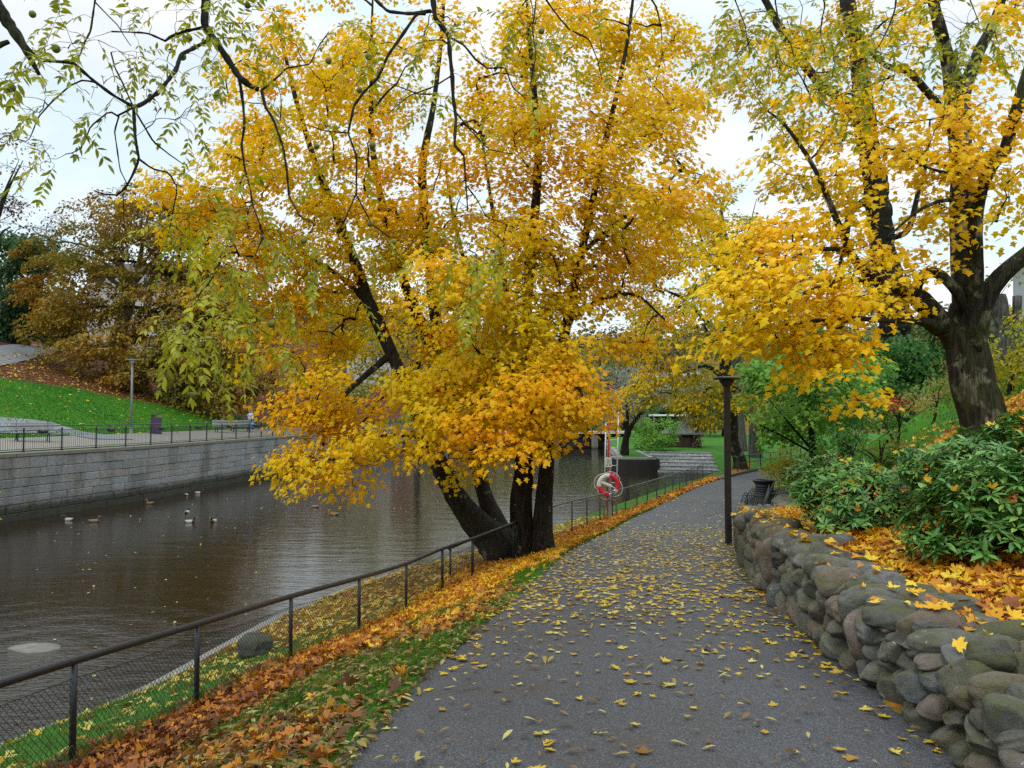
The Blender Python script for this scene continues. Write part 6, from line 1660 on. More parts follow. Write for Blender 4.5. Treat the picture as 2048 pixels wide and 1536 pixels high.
# ------------------------------------------------------------------ buildings
M_WOOD = plain("dark_boards", (0.055, 0.040, 0.028), .85, .15, var=.4, scale=5, bump=.5)
M_THATCH = plain("grey_thatch", (0.15, 0.15, 0.155), .95, .1, var=.4, scale=4, bump=.9)
M_WFRAME = plain("white_frame", (0.72, 0.71, 0.68), .6, .3, var=.06)
M_GLASS = plain("dark_glass", (0.02, 0.024, 0.03), .08, .6, var=.3, scale=.8)
hb = hit(1362, 893); s = PXM(hb[1])
root = empty("garden_hut", hb, R(-8)); tag(root, "small wooden hut with grey hipped roof and white window on the lawn", "hut")
wdt, dep, hh = 80 * s, 70 * s, 1.32
g = Geo(); V, F = box((0, 0, hh / 2), (wdt * .86, dep * .86, hh)); g.add(V, F)
for k in range(22):
    g.add(*box((-wdt * .42 + k * wdt * .84 / 21, -dep * .43 - .012, hh / 2), (.025, .022, hh - .03)))
g.obj("wall", [M_WOOD], root)
e_ = [(-wdt * .52, -dep * .52, hh - .10), (wdt * .52, -dep * .52, hh - .10), (wdt * .52, dep * .52, hh - .10), (-wdt * .52, dep * .52, hh - .10)]
rid = [(-wdt * .05, 0, hh + 1.25), (wdt * .05, 0, hh + 1.25)]
e2 = [(x, y, z + .13) for x, y, z in e_]
V = np.array(e_ + e2 + rid); g = Geo(); g.add(V, [np.array([(0, 3, 2, 1), (0, 1, 5, 4), (1, 2, 6, 5), (2, 3, 7, 6), (3, 0, 4, 7), (4, 5, 9, 8), (6, 7, 8, 9)]), np.array([(5, 6, 9), (7, 4, 8)])])
g.obj("roof", [M_THATCH], root)
def win(root, c, w, h, nx, nz, mat_f=M_WFRAME, axis=0, fr=.05, yaw=0.0):
    Rm = rotz(yaw)
    g = Geo()
    def bx_(x, z, sx, sz, y=0, sy=.05): 
        V, F = box((x, y, z), (sx, sy, sz)); g.add(V @ Rm.T + np.asarray(c), F)
    bx_(-w / 2, 0, fr, h + fr); bx_(w / 2, 0, fr, h + fr); bx_(0, -h / 2, w - fr, fr); bx_(0, h / 2, w - fr, fr)
    for i in range(1, nx): bx_(-w / 2 + w * i / nx, 0, fr * .6, h - fr, .003, .03)
    for i in range(1, nz): bx_(0, -h / 2 + h * i / nz, w - fr, fr * .6, -.004, .02)
    f = g.obj("window", [mat_f], root)
    g = Geo(); V, F = box((0, .018, 0), (w - .02, .012, h - .02)); g.add(V @ Rm.T + np.asarray(c), F); g.obj("pane", [M_GLASS], f)
win(root, (-wdt * .18, -dep * .43 - .04, .78), .72, .40, 3, 2)
def house(name, label, px, py0, D_, w, d, h, mat_w, mat_r, yaw, rows, cols, roof=2.2, flat=False, cat="house"):
    c = W(px, 800, D_); z = float(H(c[0], c[1])) if py0 is None else W(px, py0, D_)[2]
    root = empty(name, (c[0], c[1], z), yaw); tag(root, label, cat)
    g = Geo(); V, F = box((0, 0, (h - 6) / 2), (w, d, h + 6)); g.add(V, F); g.obj("wall", [mat_w], root)
    g = Geo()
    if flat:
        V, F = bbox_bev((0, 0, h + .14), (w + .5, d + .5, .26), .03); g.add(V, F)
    else:
        o_ = .4; zz = h - .05
        V = np.array([(-w / 2 - o_, -d / 2 - o_, zz), (w / 2 + o_, -d / 2 - o_, zz), (w / 2 + o_, d / 2 + o_, zz), (-w / 2 - o_, d / 2 + o_, zz), (-w / 2 - o_ + 1, 0, zz + roof), (w / 2 + o_ - 1, 0, zz + roof)])
        g.add(V, [np.array([(0, 3, 2, 1), (0, 1, 5, 4), (2, 3, 4, 5)]), np.array([(3, 0, 4), (1, 2, 5)])])
    g.obj("roof", [mat_r], root)
    for r in range(rows):
        for k in range(cols):
            win(root, (-w / 2 + w * (k + .5) / cols, -d / 2 - .03, h * (r + .55) / rows), min(1.3, w / cols * .55), min(1.5, h / rows * .5), 2, 1, fr=.09)
    return root
M_CREAM = plain("cream_render", (0.42, 0.41, 0.38), .85, .2, var=.10, scale=.7)
M_WHITE = plain("white_boards", (0.68, 0.69, 0.70), .8, .2, var=.08, scale=.7)
M_TILE = plain("dark_roof_tiles", (0.08, 0.075, 0.075), .8, .2, var=.3, scale=2)
house("villa", "cream villa glimpsed behind the beech on the hill", 330, 640, 125, 20, 10, 6.5, M_CREAM, M_TILE, R(12), 2, 6)
hs = house("white_house", "white house with a glazed balcony high in the trees above the hut", 1357, 792, 138, 8, 7, 4.4, M_WHITE, M_TILE, R(-6), 1, 4, 1.6)
g = Geo()
V, F = bbox_bev((0, -4.2, 1.0), (7.6, 1.3, .14), .02); g.add(V, F)
for k in range(9): g.add(*box((-3.7 + k * .925, -4.8, 1.55), (.07, .07, .95)))
g.add(*box((0, -4.8, 2.07), (7.6, .09, .08))); g.obj("balcony", [M_WHITE], hs)
house("row_house", "pale grey house seen through the maple boughs over the green hill", 738, 742, 150, 8, 6, 3.6, M_CREAM, M_TILE, R(10), 1, 4, 2.0)
house("tower_block", "pale grey building edge showing behind the pollarded trunks", 2092, 700, 62, 3.2, 4, 6.4, plain("grey_render", (0.42, 0.43, 0.46), .8, .2), M_TILE, R(-20), 3, 2, 1.0, True)
pv = empty("pavilion", W(1338, 858, 100)); tag(pv, "dark open shelter with slim posts and a flat white roof edge behind the hut", "pavilion")
pc = W(1338, 858, 100); pc[2] = float(H(pc[0], pc[1])) + .02; pv.location = tuple(pc)
g = Geo(); V, F = bbox_bev((0, 0, 2.75), (4.6, 3.0, .22), .02); g.add(V, F); g.obj("roof", [M_WHITE], pv)
for x in (-2.1, -.1, 1.9):
    g = Geo(); g.add(*box((x, -1.3, 1.32), (.14, .14, 2.64))); g.obj("post", [M_GREYP], pv)
g = Geo(); g.add(*box((0, 1.2, 1.32), (4.4, .15, 2.64))); g.obj("back_wall", [M_WOOD], pv)

# ------------------------------------------------------------------ ducks
def duck(label, px, py, yaw, drake, k):
    c = hit_w(px, py)
    ys = np.array([-.21, -.17, -.10, 0.0, .09, .15, .18]); hw = np.array([.008, .04, .085, .10, .088, .05, .012]); zc = np.array([.095, .075, .045, .035, .04, .06, .075]); hh_ = np.array([.008, .03, .065, .08, .075, .05, .015])
    a = np.arange(12) * 2 * math.pi / 12
    rings = np.stack([np.stack([w * np.cos(a), np.full(12, y), z + h * np.sin(a)], 1) for y, w, z, h in zip(ys, hw, zc, hh_)])
    g = Geo()
    V, F = loft(rings); 
    mats = np.zeros(len(F[0]), int); mats[:12] = 2; mats[48:] = 1
    g.add(V, F[0][:12], 2, True); g.add(V, F[0][12:48], 0, True); g.add(V, [F[0][48:], F[1]], 1, True)
    hy = np.array([.12, .135, .15, .165, .185, .21, .225]); hz = np.array([.06, .11, .15, .185, .20, .195, .19]); hr_ = np.array([.045, .036, .032, .042, .044, .034, .01])
    P = np.stack([np.zeros(7), hy, hz], 1)
    V, F = tube1(P, hr_, 10); g.add(V, F, 3, True)
    bl = np.array([(0, .215, .188), (0, .245, .180), (0, .275, .174)]); V, F = tube1(bl, np.array([.016, .014, .008]), 8); g.add(V * (1.25, 1, 1), F, 4, True)
    o = g.obj("duck", DK if drake else HN)
    o.location = tuple(c - (0, 0, .012)); o.rotation_euler = (0, 0, yaw); o.scale = (1.08,) * 3
    tag(o, label, "duck", "ducks on the river")
mk = lambda n, c: plain(n, c, .6, .3, var=.25, scale=30)
DK = [mk("drake_grey", (0.30, 0.295, 0.28)), mk("drake_breast", (0.10, 0.045, 0.03)), mk("drake_tail", (0.03, 0.03, 0.03)), mk("drake_head", (0.01, 0.035, 0.02)), mk("yellow_bill", (0.35, 0.28, 0.03))]
HN = [mk("hen_brown", (0.13, 0.09, 0.055)), mk("hen_breast", (0.16, 0.11, 0.07)), mk("hen_tail", (0.17, 0.14, 0.10)), mk("hen_head", (0.12, 0.085, 0.055)), mk("brown_bill", (0.16, 0.09, 0.03))]
for k, (x, y, yw_, dr, lab) in enumerate(((137, 1041, 1.6, 1, "grey drake floating in shadow close under the granite wall"), (188, 1044, -1.3, 0, "brown hen duck a little way behind the drake under the wall"), (372, 991, .2, 1, "dark headed drake swimming away, the farthest up the river"), (397, 987, -1.4, 1, "white flanked drake beside the swimming away one"), (300, 1008, 1.4, 0, "brown duck alone between the wall and the flock"), (374, 1026, .1, 1, "drake facing away at the head of the close trio"), (380, 1045, -1.5, 1, "pale drake turned side on in the close trio"), (427, 1044, 3.0, 1, "drake facing the camera at the end of the close trio"), (668, 1030, 1.5, 0, "small dark duck on the bright sky reflection"), (630, 1015, 1.2, 0, "dark duck under the overhanging yellow maple leaves"))):
    duck(lab, x, y, yw_, dr, k)

# ------------------------------------------------------------------ the walking person
pp = hit(500, 864); pp[2] += .02
ph = 1.68
M_JEAN = plain("dark_jeans", (0.018, 0.028, 0.070), .8, .2, var=.3, scale=10)
def jacket_mat():
    t = NT("patterned_jacket")
    n = t.ramp(t.noise(6.5, 3, .6), [(.47, (0.018, 0.030, 0.10)), (.52, (0.42, 0.47, 0.58))])
    return t.done(t.bsdf(n, .75, .2))
M_SKIN = plain("skin", (0.42, 0.25, 0.18), .6, .3, var=.08)
M_SHOE = plain("white_shoes", (0.6, 0.6, 0.6), .6, .3, var=.1)
person = empty("person", pp, R(-25)); tag(person, "person in a blue and white patterned jacket and jeans walking on the promenade", "person")
def skin_obj(name, verts, edges, radii, mat, sub=2):
    me = bpy.data.meshes.new(name); me.from_pydata([tuple(v) for v in verts], edges, []); me.update()
    o = link(name, me, person)
    md = o.modifiers.new("Skin", 'SKIN'); md.use_smooth_shade = True
    for i, r in enumerate(radii):
        o.data.skin_vertices[0].data[i].radius = (r, r) if np.isscalar(r) else r
    o.data.skin_vertices[0].data[0].use_root = True
    ms = o.modifiers.new("Subdivision", 'SUBSURF'); ms.levels = sub; ms.render_levels = sub
    me.materials.append(mat)
    return o
# body: pelvis root, spine, neck, head, mid-stride legs, arms slightly forward
bv = [(0, 0, .92), (0, 0, 1.12), (0, -.01, 1.34), (0, -.02, 1.44), (0, -.03, 1.50), (0, -.04, 1.60), (0, -.03, 1.67),
      (-.09, 0, .86), (-.10, -.12, .48), (-.10, -.16, .09), (-.10, -.24, .045), (.09, 0, .86), (.10, .06, .48), (.10, .24, .10), (.10, .17, .045),
      (-.19, 0, 1.38), (-.27, .02, 1.12), (-.29, -.08, .90), (.19, 0, 1.38), (.27, .0, 1.12), (.30, -.06, .88)]
be_ = [(0, 1), (1, 2), (2, 3), (3, 4), (4, 5), (5, 6), (0, 7), (7, 8), (8, 9), (9, 10), (0, 11), (11, 12), (12, 13), (13, 14), (2, 15), (15, 16), (16, 17), (2, 18), (18, 19), (19, 20)]
br_ = [(.15, .11), (.145, .10), (.15, .10), (.055, .055), (.055, .055), (.085, .095), (.06, .07), .085, .062, .042, .035, .085, .062, .042, .035, .06, .045, .032, .06, .045, .032]
skin_obj("body", bv, be_, br_, M_JEAN)
jv = [(0, 0, .84), (0, 0, 1.05), (0, -.01, 1.28), (0, -.015, 1.42), (-.20, 0, 1.37), (-.28, .02, 1.12), (-.295, -.06, .94), (.20, 0, 1.37), (.28, 0, 1.12), (.305, -.04, .92)]
skin_obj("jacket", jv, [(0, 1), (1, 2), (2, 3), (2, 4), (4, 5), (5, 6), (2, 7), (7, 8), (8, 9)], [(.20, .15), (.20, .15), (.19, .14), (.10, .09), .085, .072, .06, .085, .072, .06], jacket_mat())
# head with face, ears, hood-like grey hair
a = np.arange(14) * 2 * math.pi / 14
rings = []
for z, w, d, y in ((1.455, .045, .045, -.02), (1.49, .055, .065, -.035), (1.53, .070, .09, -.03), (1.57, .076, .098, -.025), (1.61, .076, .098, -.02), (1.65, .066, .085, -.015), (1.68, .04, .05, -.01), (1.692, .01, .01, -.01)):
    rings.append(np.stack([w * np.cos(a), y + d * np.sin(a), np.full(14, z)], 1))
g = Geo(); V, F = loft(rings); g.add(V, F, 0, True)
g.add(*tube1([(0, -.118, 1.585), (0, -.138, 1.55), (0, -.118, 1.54)], np.array([.010, .016, .010]), 6), 0, True)
for x in (-.078, .078): V, F = stone(.012, .022, .032, np.random.default_rng(2), ICO2, 0); g.add(V + (x, -.01, 1.56), F, 0, True)
for x in (-.03, .03): V, F = stone(.012, .006, .008, np.random.default_rng(3), ICO2, 0); g.add(V + (x, -.117, 1.585), F, 1, True)
V, F = stone(.026, .006, .006, np.random.default_rng(4), ICO2, 0); g.add(V + (0, -.107, 1.513), F, 2, True)
g.obj("head", [M_SKIN, plain("eyes", (0.02, 0.02, 0.02)), plain("lips", (0.35, 0.12, 0.10))], person)
rings = []
for z, w, d, y in ((1.50, .085, .06, .045), (1.56, .092, .095, .012), (1.62, .090, .105, -.005), (1.67, .075, .09, -.008), (1.705, .04, .05, -.005), (1.715, .01, .01, 0)):
    rings.append(np.stack([w * np.cos(a), y + d * np.sin(a), np.full(14, z)], 1))
g = Geo(); V, F = loft(rings); g.add(V, F, 0, True); g.obj("hair", [plain("grey_hair", (0.09, 0.085, 0.085), .8, .2)], person)
for sx, (wx, wy, wz_) in ((-1, (-.295, -.10, .87)), (1, (.31, -.075, .85))):
    g = Geo(); V, F = stone(.022, .040, .045, np.random.default_rng(9), ICO2, 0); g.add(V + (wx, wy - .01, wz_ - .02), F, 0, True)
    for k, ln in enumerate((.060, .072, .076, .068)):
        y0 = wy - .04 + k * .020
        g.add(*tube1([(wx, y0, wz_ - .05), (wx + sx * .004, y0 - .006, wz_ - .05 - ln * .5), (wx - sx * .012, y0 - .006, wz_ - .05 - ln * .95)], np.array([.0095, .0088, .007]), 6), 0, True)
    g.add(*tube1([(wx, wy - .045, wz_ - .01), (wx - sx * .008, wy - .070, wz_ - .04), (wx - sx * .014, wy - .070, wz_ - .068)], np.array([.011, .010, .008]), 6), 0, True)
    g.obj("hand", [M_SKIN], person)
for x, y, z, tl in ((-.10, -.22, .045, 0), (.10, .20, .05, .35)):
    g = Geo(); V, F = stone(.052, .145, .055, np.random.default_rng(12), ICO3, 0); V[:, 2] = np.maximum(V[:, 2], -.045)
    g.add(V @ np.array(Matrix.Rotation(tl, 3, 'X')).T + (x, y, z + tl * .06), F, 0, True); g.obj("shoe", [M_SHOE], person)
bagp = Vector(pp) + Matrix.Rotation(R(-25), 3, 'Z') @ Vector((.335, -.09, .52))
V, F = stone(.13, .20, .24, np.random.default_rng(15), ICO3, 2)
V[:, :2] *= (1 - .35 * np.clip(V[:, 2:3] / .24, 0, 1))
g = Geo(); g.add(V, F, 0, True)
for y in (-.05, .05): g.add(*tube1(catmull(np.array([(0, y * 1.4, .18), (0, y * .6, .25), (-.01, 0, .275)]), .02), .008, 5), 0, True)
o = g.obj("carrier_bag", [plain("blue_bag", (0.015, 0.20, 0.50), .4, .4, var=.3, scale=12)]); o.location = bagp; tag(o, "bright blue carrier bag held by the walking person", "bag")
# ------------------------------------------------------------------ fallen leaves and grass
def nrm_at(x, y):
    e = .12
    return unit(np.stack([H(x - e, y) - H(x + e, y), H(x, y - e) - H(x, y + e), np.full(len(x), 2 * e)], 1))
LF_VERGE = [(0.0, (0.14, 0.055, 0.018)), (0.25, (0.36, 0.14, 0.03)), (0.5, (0.58, 0.23, 0.02)), (0.75, (0.74, 0.38, 0.012)), (1.0, (0.80, 0.52, 0.02))]
def var_leaf(name, stops, shiftattr=True, rough=.55):
    """single-leaf colour, moved along the ramp by the leaf's own freshness"""
    t = NT(name)
    f = t.math('ADD', t.attr("fresh"), t.math('MULTIPLY_ADD', t.rnd(), .5, -.25), clamp=True)
    c = t.ramp(f, stops)
    n = t.noise(60, 3)
    c = t.mix(t.math('MULTIPLY', n, .5), c, t.mix(.5, c, (0.08, 0.03, 0.01)))
    b = t.bsdf(c, rough, .3); tr = t.N("BsdfTranslucent"); t.put(tr, "Color", c)
    mx = t.N("MixShader"); t.put(mx, "_0", .2)
    t.l.new(b.outputs[0], mx.inputs[1]); t.l.new(tr.outputs[0], mx.inputs[2])
    return t.done(mx)
L_FALL = var_leaf("fallen_leaf", [(0.0, (0.10, 0.035, 0.014)), (0.2, (0.26, 0.085, 0.020)), (0.4, (0.48, 0.16, 0.018)), (0.6, (0.66, 0.28, 0.012)), (0.8, (0.80, 0.45, 0.010)), (1.0, (0.80, 0.60, 0.04))])
L_WFALL = var_leaf("fallen_walnut_leaflet", [(0.0, (0.085, 0.045, 0.018)), (0.35, (0.22, 0.13, 0.04)), (0.7, (0.36, 0.28, 0.06)), (1.0, (0.55, 0.50, 0.16))])
L_PATHF = var_leaf("trodden_leaf", [(0.0, (0.09, 0.045, 0.018)), (0.3, (0.30, 0.15, 0.03)), (0.6, (0.56, 0.36, 0.022)), (0.85, (0.66, 0.48, 0.035)), (1.0, (0.66, 0.56, 0.16))], rough=.4)
def leaves_obj(name, label, x, y, z, size, fresh, mat, tpl, flat=.28, nrm=None, lift=.012, curlk=1.0):
    m = len(x)
    n = (nrm if nrm is not None else nrm_at(x, y)) + rng.normal(0, flat, (m, 3))
    tip = rng.normal(size=(m, 3)); tip[:, 2] *= .15
    pos = np.stack([x, y, z + lift * rng.random(m) + .004], 1)
    sz = size * np.exp(rng.normal(-.03, .28, m).clip(-.7, .42))
    tv = tpl[0] - (0, .35, 0)
    # every leaf curls in its own way
    n = unit(n); t = unit(tip - n * np.sum(tip * n, -1, keepdims=True)); xx = np.cross(t, n)
    M = np.stack([xx, t, n], -1) * sz[:, None, None]
    curl = rng.normal(.15, .45, (m, 1)) * curlk; curl2 = rng.normal(0, .35, (m, 1)) * curlk
    base = np.repeat(tv[None], m, 0)
    base[:, :, 2] += curl * base[:, :, 0] ** 2 * 1.0 + curl2 * base[:, :, 1] * base[:, :, 0] + rng.normal(.1, .3, (m, 1)) * curlk * base[:, :, 1] ** 2
    base[:, :, 2] -= base[:, :, 2].min(1, keepdims=True) * .8
    V = (np.einsum('nij,nvj->nvi', M, base) + pos[:, None]).reshape(-1, 3)
    F = (tpl[1][None] + (np.arange(m) * len(tv))[:, None, None]).reshape(-1, 3)
    me = mesh_from(name, V, [F], mat, tint={"fresh": np.repeat(fresh, len(tv))})
    return tag(link(name, me), label, "fallen leaves", kind="stuff")
def sample(n, y0, y1, fa, fb, power=1.0):
    y = y0 + (y1 - y0) * rng.random(n) ** power
    a, b = fa(y), fb(y); u = rng.random(n)
    return a + (b - a) * u, y
def keep_vis(x, y): return np.abs(x / np.maximum(y, .1)) < .72

# verge between fence and path
x, y = sample(70000, 3.2, 46, lambda y: XF(y) - .35, lambda y: XL(y) + .05, 2.1)
lit_, _ = litter(x, y)
dens = np.interp(y, [3, 9, 14, 24, 30, 46], [1.0, 1.0, 1.0, .95, .6, .5])
k = (rng.random(len(x)) < (lit_ ** 1.4) * dens) & keep_vis(x, y)
x, y = x[k], y[k]
tofence = x - XF(y)
drift = 1 - sstep(.6, 1.5, tofence)
fresh = np.interp(y, [3, 8, 11, 14, 24, 46], [.22, .34, .58, .72, .74, .70]) - .10 * drift + rng.normal(0, .15, len(x)) + .22 * (fbm(x, y, .8, 11) - .5)
fresh -= .12 * drift * (y > 20)
wal = (rng.random(len(x)) < np.interp(y, [3, 6, 10, 12], [.72, .6, .3, 0.0])) & (drift < .6)
m = ~wal
leaves_obj("fallen_leaves", "thick drift of orange, brown and yellow maple leaves along the verge by the fence", x[m], y[m], H(x[m], y[m]) + .05 * drift[m] * rng.random(m.sum()), np.interp(y[m], [4, 20, 40], [.09, .105, .14]), np.clip(fresh[m], 0, 1), L_FALL, MAPLE_D, .42, lift=.035)
x2, y2 = sample(26000, 3.2, 11.5, lambda y: XF(y) + .3, lambda y: XL(y) + .1, 1.3)
l2, _ = litter(x2, y2); k = (rng.random(len(x2)) < .25 + .6 * l2) & keep_vis(x2, y2); x2, y2 = x2[k], y2[k]
leaves_obj("fallen_leaves", "narrow brown and olive walnut leaflets strewn over the near grass", x2, y2, H(x2, y2), .078, np.clip(rng.normal(.40, .22, len(x2)), 0, 1), L_WFALL, OVAL, .35, lift=.03)
# river bank below the fence
x, y = sample(9000, 4.5, 31, lambda y: XC(y) + .3, lambda y: XF(y), 1.5)
l_, _ = litter(x, y); k = (rng.random(len(x)) < l_ * np.interp(y, [5, 9, 13], [.4, .5, .75])) & keep_vis(x, y); x, y = x[k], y[k]
leaves_obj("fallen_leaves", "pale yellow leaves scattered on the grassy bank below the fence", x, y, H(x, y), .10, np.clip(np.interp(y, [5, 10, 15, 30], [.80, .80, .7, .65]) + rng.normal(0, .2, len(x)), 0, 1), L_PATHF, MAPLE_S, .35, lift=.03)
# path
x, y = sample(12500, 2.6, 34, lambda y: XL(y), lambda y: XRW(y) + .1, 1.25)
d_edge = np.minimum(x - XL(y), XRW(y) - x)
u_ = (x - XL(y)) / (XRW(y) - XL(y))
p = np.interp(y, [2.6, 5, 6.5, 8, 10, 17, 20, 24, 34], [.035, .045, .07, .20, .62, .80, .50, .12, .04]) * (.3 + 1.4 * fbm(x, y, 1.1, 14))
p = np.maximum(p, (1 - sstep(.0, .45, d_edge)) * np.interp(y, [2, 5, 7, 9, 22, 26], [.10, .14, .30, .85, .9, .2]) * 1.0)
k = rng.random(len(x)) < p; x, y = x[k], y[k]
fr = np.interp(y, [3, 7, 12, 20, 34], [.68, .72, .72, .80, .95]) + rng.normal(0, .2, len(x))
leaves_obj("fallen_leaves", "yellow maple leaves scattered over the asphalt path", x, y, zp(y) + .03 * (1 - (2 * np.clip((x - XL(y)) / (XRW(y) - XL(y)), 0, 1) - 1) ** 2) + .006, .062, np.clip(fr, 0, 1), L_PATHF, MAPLE_D, .10, curlk=.5, nrm=np.tile((0, .05, 1.0), (len(x), 1)))
x, y = sample(520, 2.8, 9.5, lambda y: XL(y) + .05, lambda y: XRW(y) - .05, 1.0)
leaves_obj("fallen_leaves", "small dull walnut leaflets lying on the near asphalt", x, y, zp(y) + .035, .07, np.clip(rng.normal(.5, .3, len(x)), 0, 1), L_WFALL, OVAL, .12, curlk=.5, nrm=np.tile((0, .05, 1.0), (len(x), 1)))
# bed behind the boulder wall and the slope under the old maple
x, y = sample(30000, 2.4, 26, lambda y: XRW(y) + .35, lambda y: XRW(y) + 5.5, 1.4)
l_, _ = litter(x, y)
k = (rng.random(len(x)) < l_ ** 1.5 * np.interp(y, [2, 12, 20, 26], [1, .9, .6, .35])) & keep_vis(x, y); x, y = x[k], y[k]
d = x - XRW(y)
fr = .60 + .25 * (fbm(x, y, .7, 15) - .5) - .30 * sstep(1.1, 2.4, d) * (y < 9.5) + .12 * sstep(10, 13, y) + rng.normal(0, .14, len(x))
leaves_obj("fallen_leaves", "deep bed of orange and gold maple leaves behind the boulder wall", x, y, H(x, y), np.interp(y, [4, 20], [.095, .115]), np.clip(fr, 0, 1), L_FALL, MAPLE_D, .35, lift=.035)
# leaves lying on the wall and caught on the rhododendrons
tp = np.array(tops); tp = tp[(tp[:, 1] > 3) & (tp[:, 1] < 22)]
tp = tp[rng.random(len(tp)) < .75]; tp = np.repeat(tp, 2, 0) + rng.normal(0, .09, (len(tp) * 2, 3)) * (1, 1, 0)
leaves_obj("fallen_leaves", "single yellow leaves lying on the wall's capping boulders", tp[:, 0], tp[:, 1], tp[:, 2] + .004, .10, np.clip(rng.normal(.8, .15, len(tp)), 0, 1), L_FALL, MAPLE_D, .25, nrm=np.tile((0, 0, 1.0), (len(tp), 1)))
rr = np.concatenate([P[(unit(P - P.mean(0))[:, 2] > .25)] for P, s in rp]); rr = rr[rng.choice(len(rr), 26, replace=False)]
leaves_obj("fallen_leaves", "fallen yellow leaves caught on top of the rhododendrons", rr[:, 0], rr[:, 1], rr[:, 2] + .05, .11, np.clip(rng.normal(.88, .1, 26), 0, 1), L_FALL, MAPLE_D, .35, nrm=np.tile((-.15, -.35, 1.0), (26, 1)))
# flecks drifting on the water
x, y = sample(420, 9, 60, lambda y: XW(y) + 1, lambda y: XC(y) - .5, 1.5)
k = keep_vis(x, y); x, y = x[k], y[k]
leaves_obj("floating_leaves", "small pale leaves drifting on the dark river", x, y, np.full(len(x), WATER_Z), .085, np.clip(rng.normal(.8, .2, len(x)), 0, 1), L_WFALL, OVAL_W, .05, nrm=np.tile((0, 0, 1.0), (len(x), 1)), lift=.003)
# fallen walnuts on the verge
for k, (px, py) in enumerate(((727, 1497), (848, 1334), (640, 1512))):
    o = link("walnut", nme); c = hit(px, py); o.location = (c[0], c[1], c[2] + .03); o.rotation_euler = (1.2, .4, k)
    tag(o, ["yellow green walnut lying in the leaves close to the path edge at the bottom", "fallen round walnut near the ragged grass edge of the path", "fallen walnut among the brown leaves near the bottom edge"][k], "walnut", "fallen walnuts")

# grass
def grass(name, label, x, y, h, w, mat, lean=.35, z=None):
    m = len(x); z = H(x, y) if z is None else z
    a = rng.random(m) * 6.283; d = np.stack([np.cos(a), np.sin(a)], 1)
    ln = h * np.exp(rng.normal(0, .3, m)); le = np.abs(rng.normal(lean, .25, m)) * ln
    b = rng.random(m) * 6.283; s = np.stack([np.cos(b), np.sin(b)], 1) * (np.asarray(w) * .5 * np.ones(m))[:, None]
    P = np.stack([x, y], 1)
    V = np.zeros((m, 5, 3))
    V[:, 0, :2] = P - s; V[:, 1, :2] = P + s
    V[:, 2, :2] = P + d * (le * .35)[:, None] + s * .75; V[:, 3, :2] = P + d * (le * .35)[:, None] - s * .75
    V[:, 4, :2] = P + d * le[:, None]
    V[:, :2, 2] = (z - .01)[:, None]; V[:, 2:4, 2] = (z + ln * .6)[:, None]; V[:, 4, 2] = z + np.sqrt(np.maximum(ln ** 2 - le ** 2, (ln * .3) ** 2))
    o = (np.arange(m) * 5)[:, None]
    me = mesh_from(name, V.reshape(-1, 3), [(o + np.array((0, 1, 2, 3))), (o + np.array((3, 2, 4)))], mat)
    return tag(link(name, me), label, "grass", kind="stuff")
L_GRASS = leaf_mat("grass_blade", [(0.0, (0.025, 0.085, 0.008)), (0.5, (0.06, 0.165, 0.014)), (0.85, (0.14, 0.24, 0.02)), (1.0, (0.26, 0.26, 0.06))], 1.2, .5, .3, .5, .25)
x, y = sample(150000, 3.2, 30, lambda y: XF(y) - .1, lambda y: XL(y) + .10, 2.0)
lit_, _ = litter(x, y)
gp = np.clip(1.1 - lit_ * 1.05, .12, 1) * (.25 + 1.2 * sstep(.4, .7, fbm(x, y, .45, 21))) * (1 - .9 * sstep(11, 13, y) * (1 - sstep(26, 29, y)) * sstep(.3, .5, XL(y) - x))
k = (rng.random(len(x)) < gp) & keep_vis(x, y)
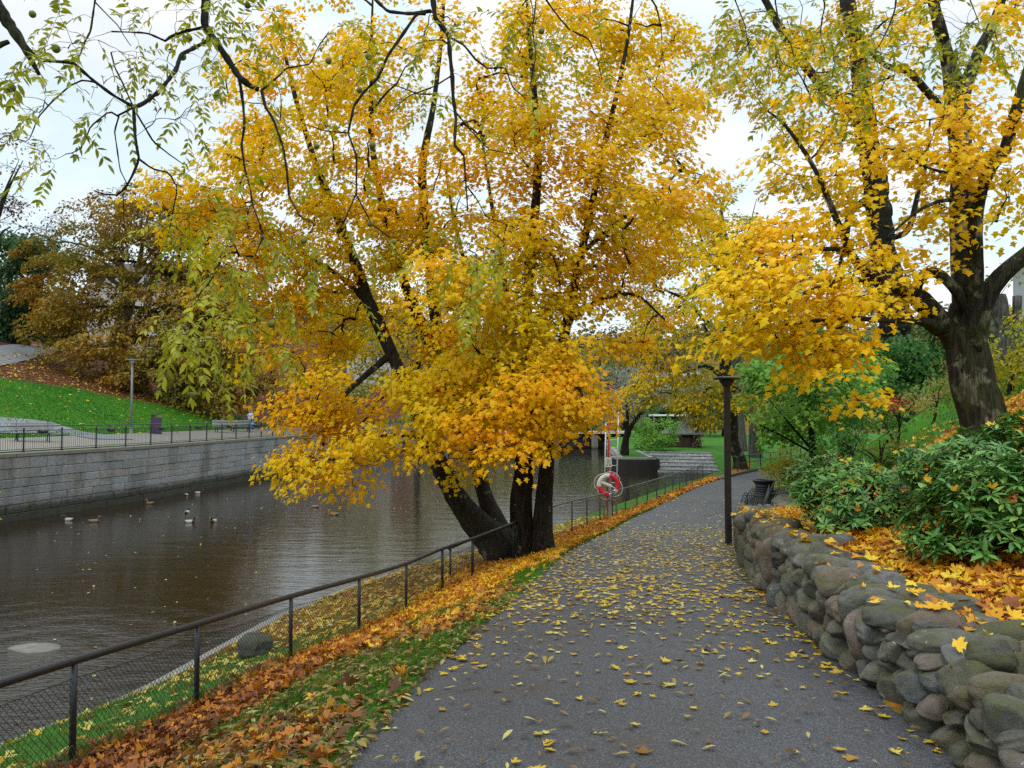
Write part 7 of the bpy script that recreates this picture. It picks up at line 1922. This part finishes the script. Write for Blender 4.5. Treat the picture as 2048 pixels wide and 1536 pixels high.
x, y = x[k], y[k]
grass("grass", "short green grass growing through the leaves on the verge", x, y, np.interp(y, [3, 12, 30], [.055, .06, .07]), np.interp(y, [3, 12, 30], [.004, .006, .012]), L_GRASS)
x, y = sample(46000, 4.5, 20, lambda y: XC(y) + .25, lambda y: XF(y) + .15, 1.5)
edge_ = 1 - sstep(.0, .5, np.abs(x - XF(y)))
k = (rng.random(len(x)) < .45 + .55 * edge_) & keep_vis(x, y) & ((y < 13.5) | (rng.random(len(x)) < .25)); x, y, edge_ = x[k], y[k], edge_[k]
grass("grass", "longer tufted grass on the bank below the chain link fence", x, y, .07 + .13 * edge_ * (rng.random(len(x)) < .5), .006, L_GRASS, .45)
# far lawn: the same grass, coarser
x, y = sample(70000, 36, 75, lambda y: XW(y) - 26, lambda y: XW(y) - 5.6, 1.0)
l_, _ = litter(x, y); k = (l_ < .45) & keep_vis(x, y); x, y = x[k], y[k]
L_LAWN = leaf_mat("lawn_blade", [(0.0, (0.022, 0.10, 0.006)), (0.4, (0.05, 0.19, 0.010)), (0.75, (0.085, 0.25, 0.014)), (1.0, (0.17, 0.25, 0.03))], .22, .7, .3, .5, .2)
grass("grass", "smooth bright green grass of the far lawn", x, y, .09, .05, L_LAWN, .5)
x, y = sample(5200, 36, 76, lambda y: XW(y) - 27, lambda y: XW(y) - 4.5, 1.0)
l_, _ = litter(x, y); k = (rng.random(len(x)) < .10 + l_ * .9) & keep_vis(x, y); x, y = x[k], y[k]
leaves_obj("fallen_leaves", "copper and yellow leaves thinning out over the far lawn below the beech", x, y, H(x, y) + .05, .17, np.clip(rng.normal(.5, .25, len(x)), 0, 1), L_PATHF, MAPLE_S, .35)
x, y = sample(14000, 9, 30, lambda y: XRW(y) + 2.4, lambda y: XRW(y) + 11, 1.3)
l_, _ = litter(x, y); k = (rng.random(len(x)) < 1.1 - l_) & keep_vis(x, y); x, y = x[k], y[k]
grass("grass", "green grass on the slope beside the old maple", x, y, .08, .018, L_GRASS, .4)
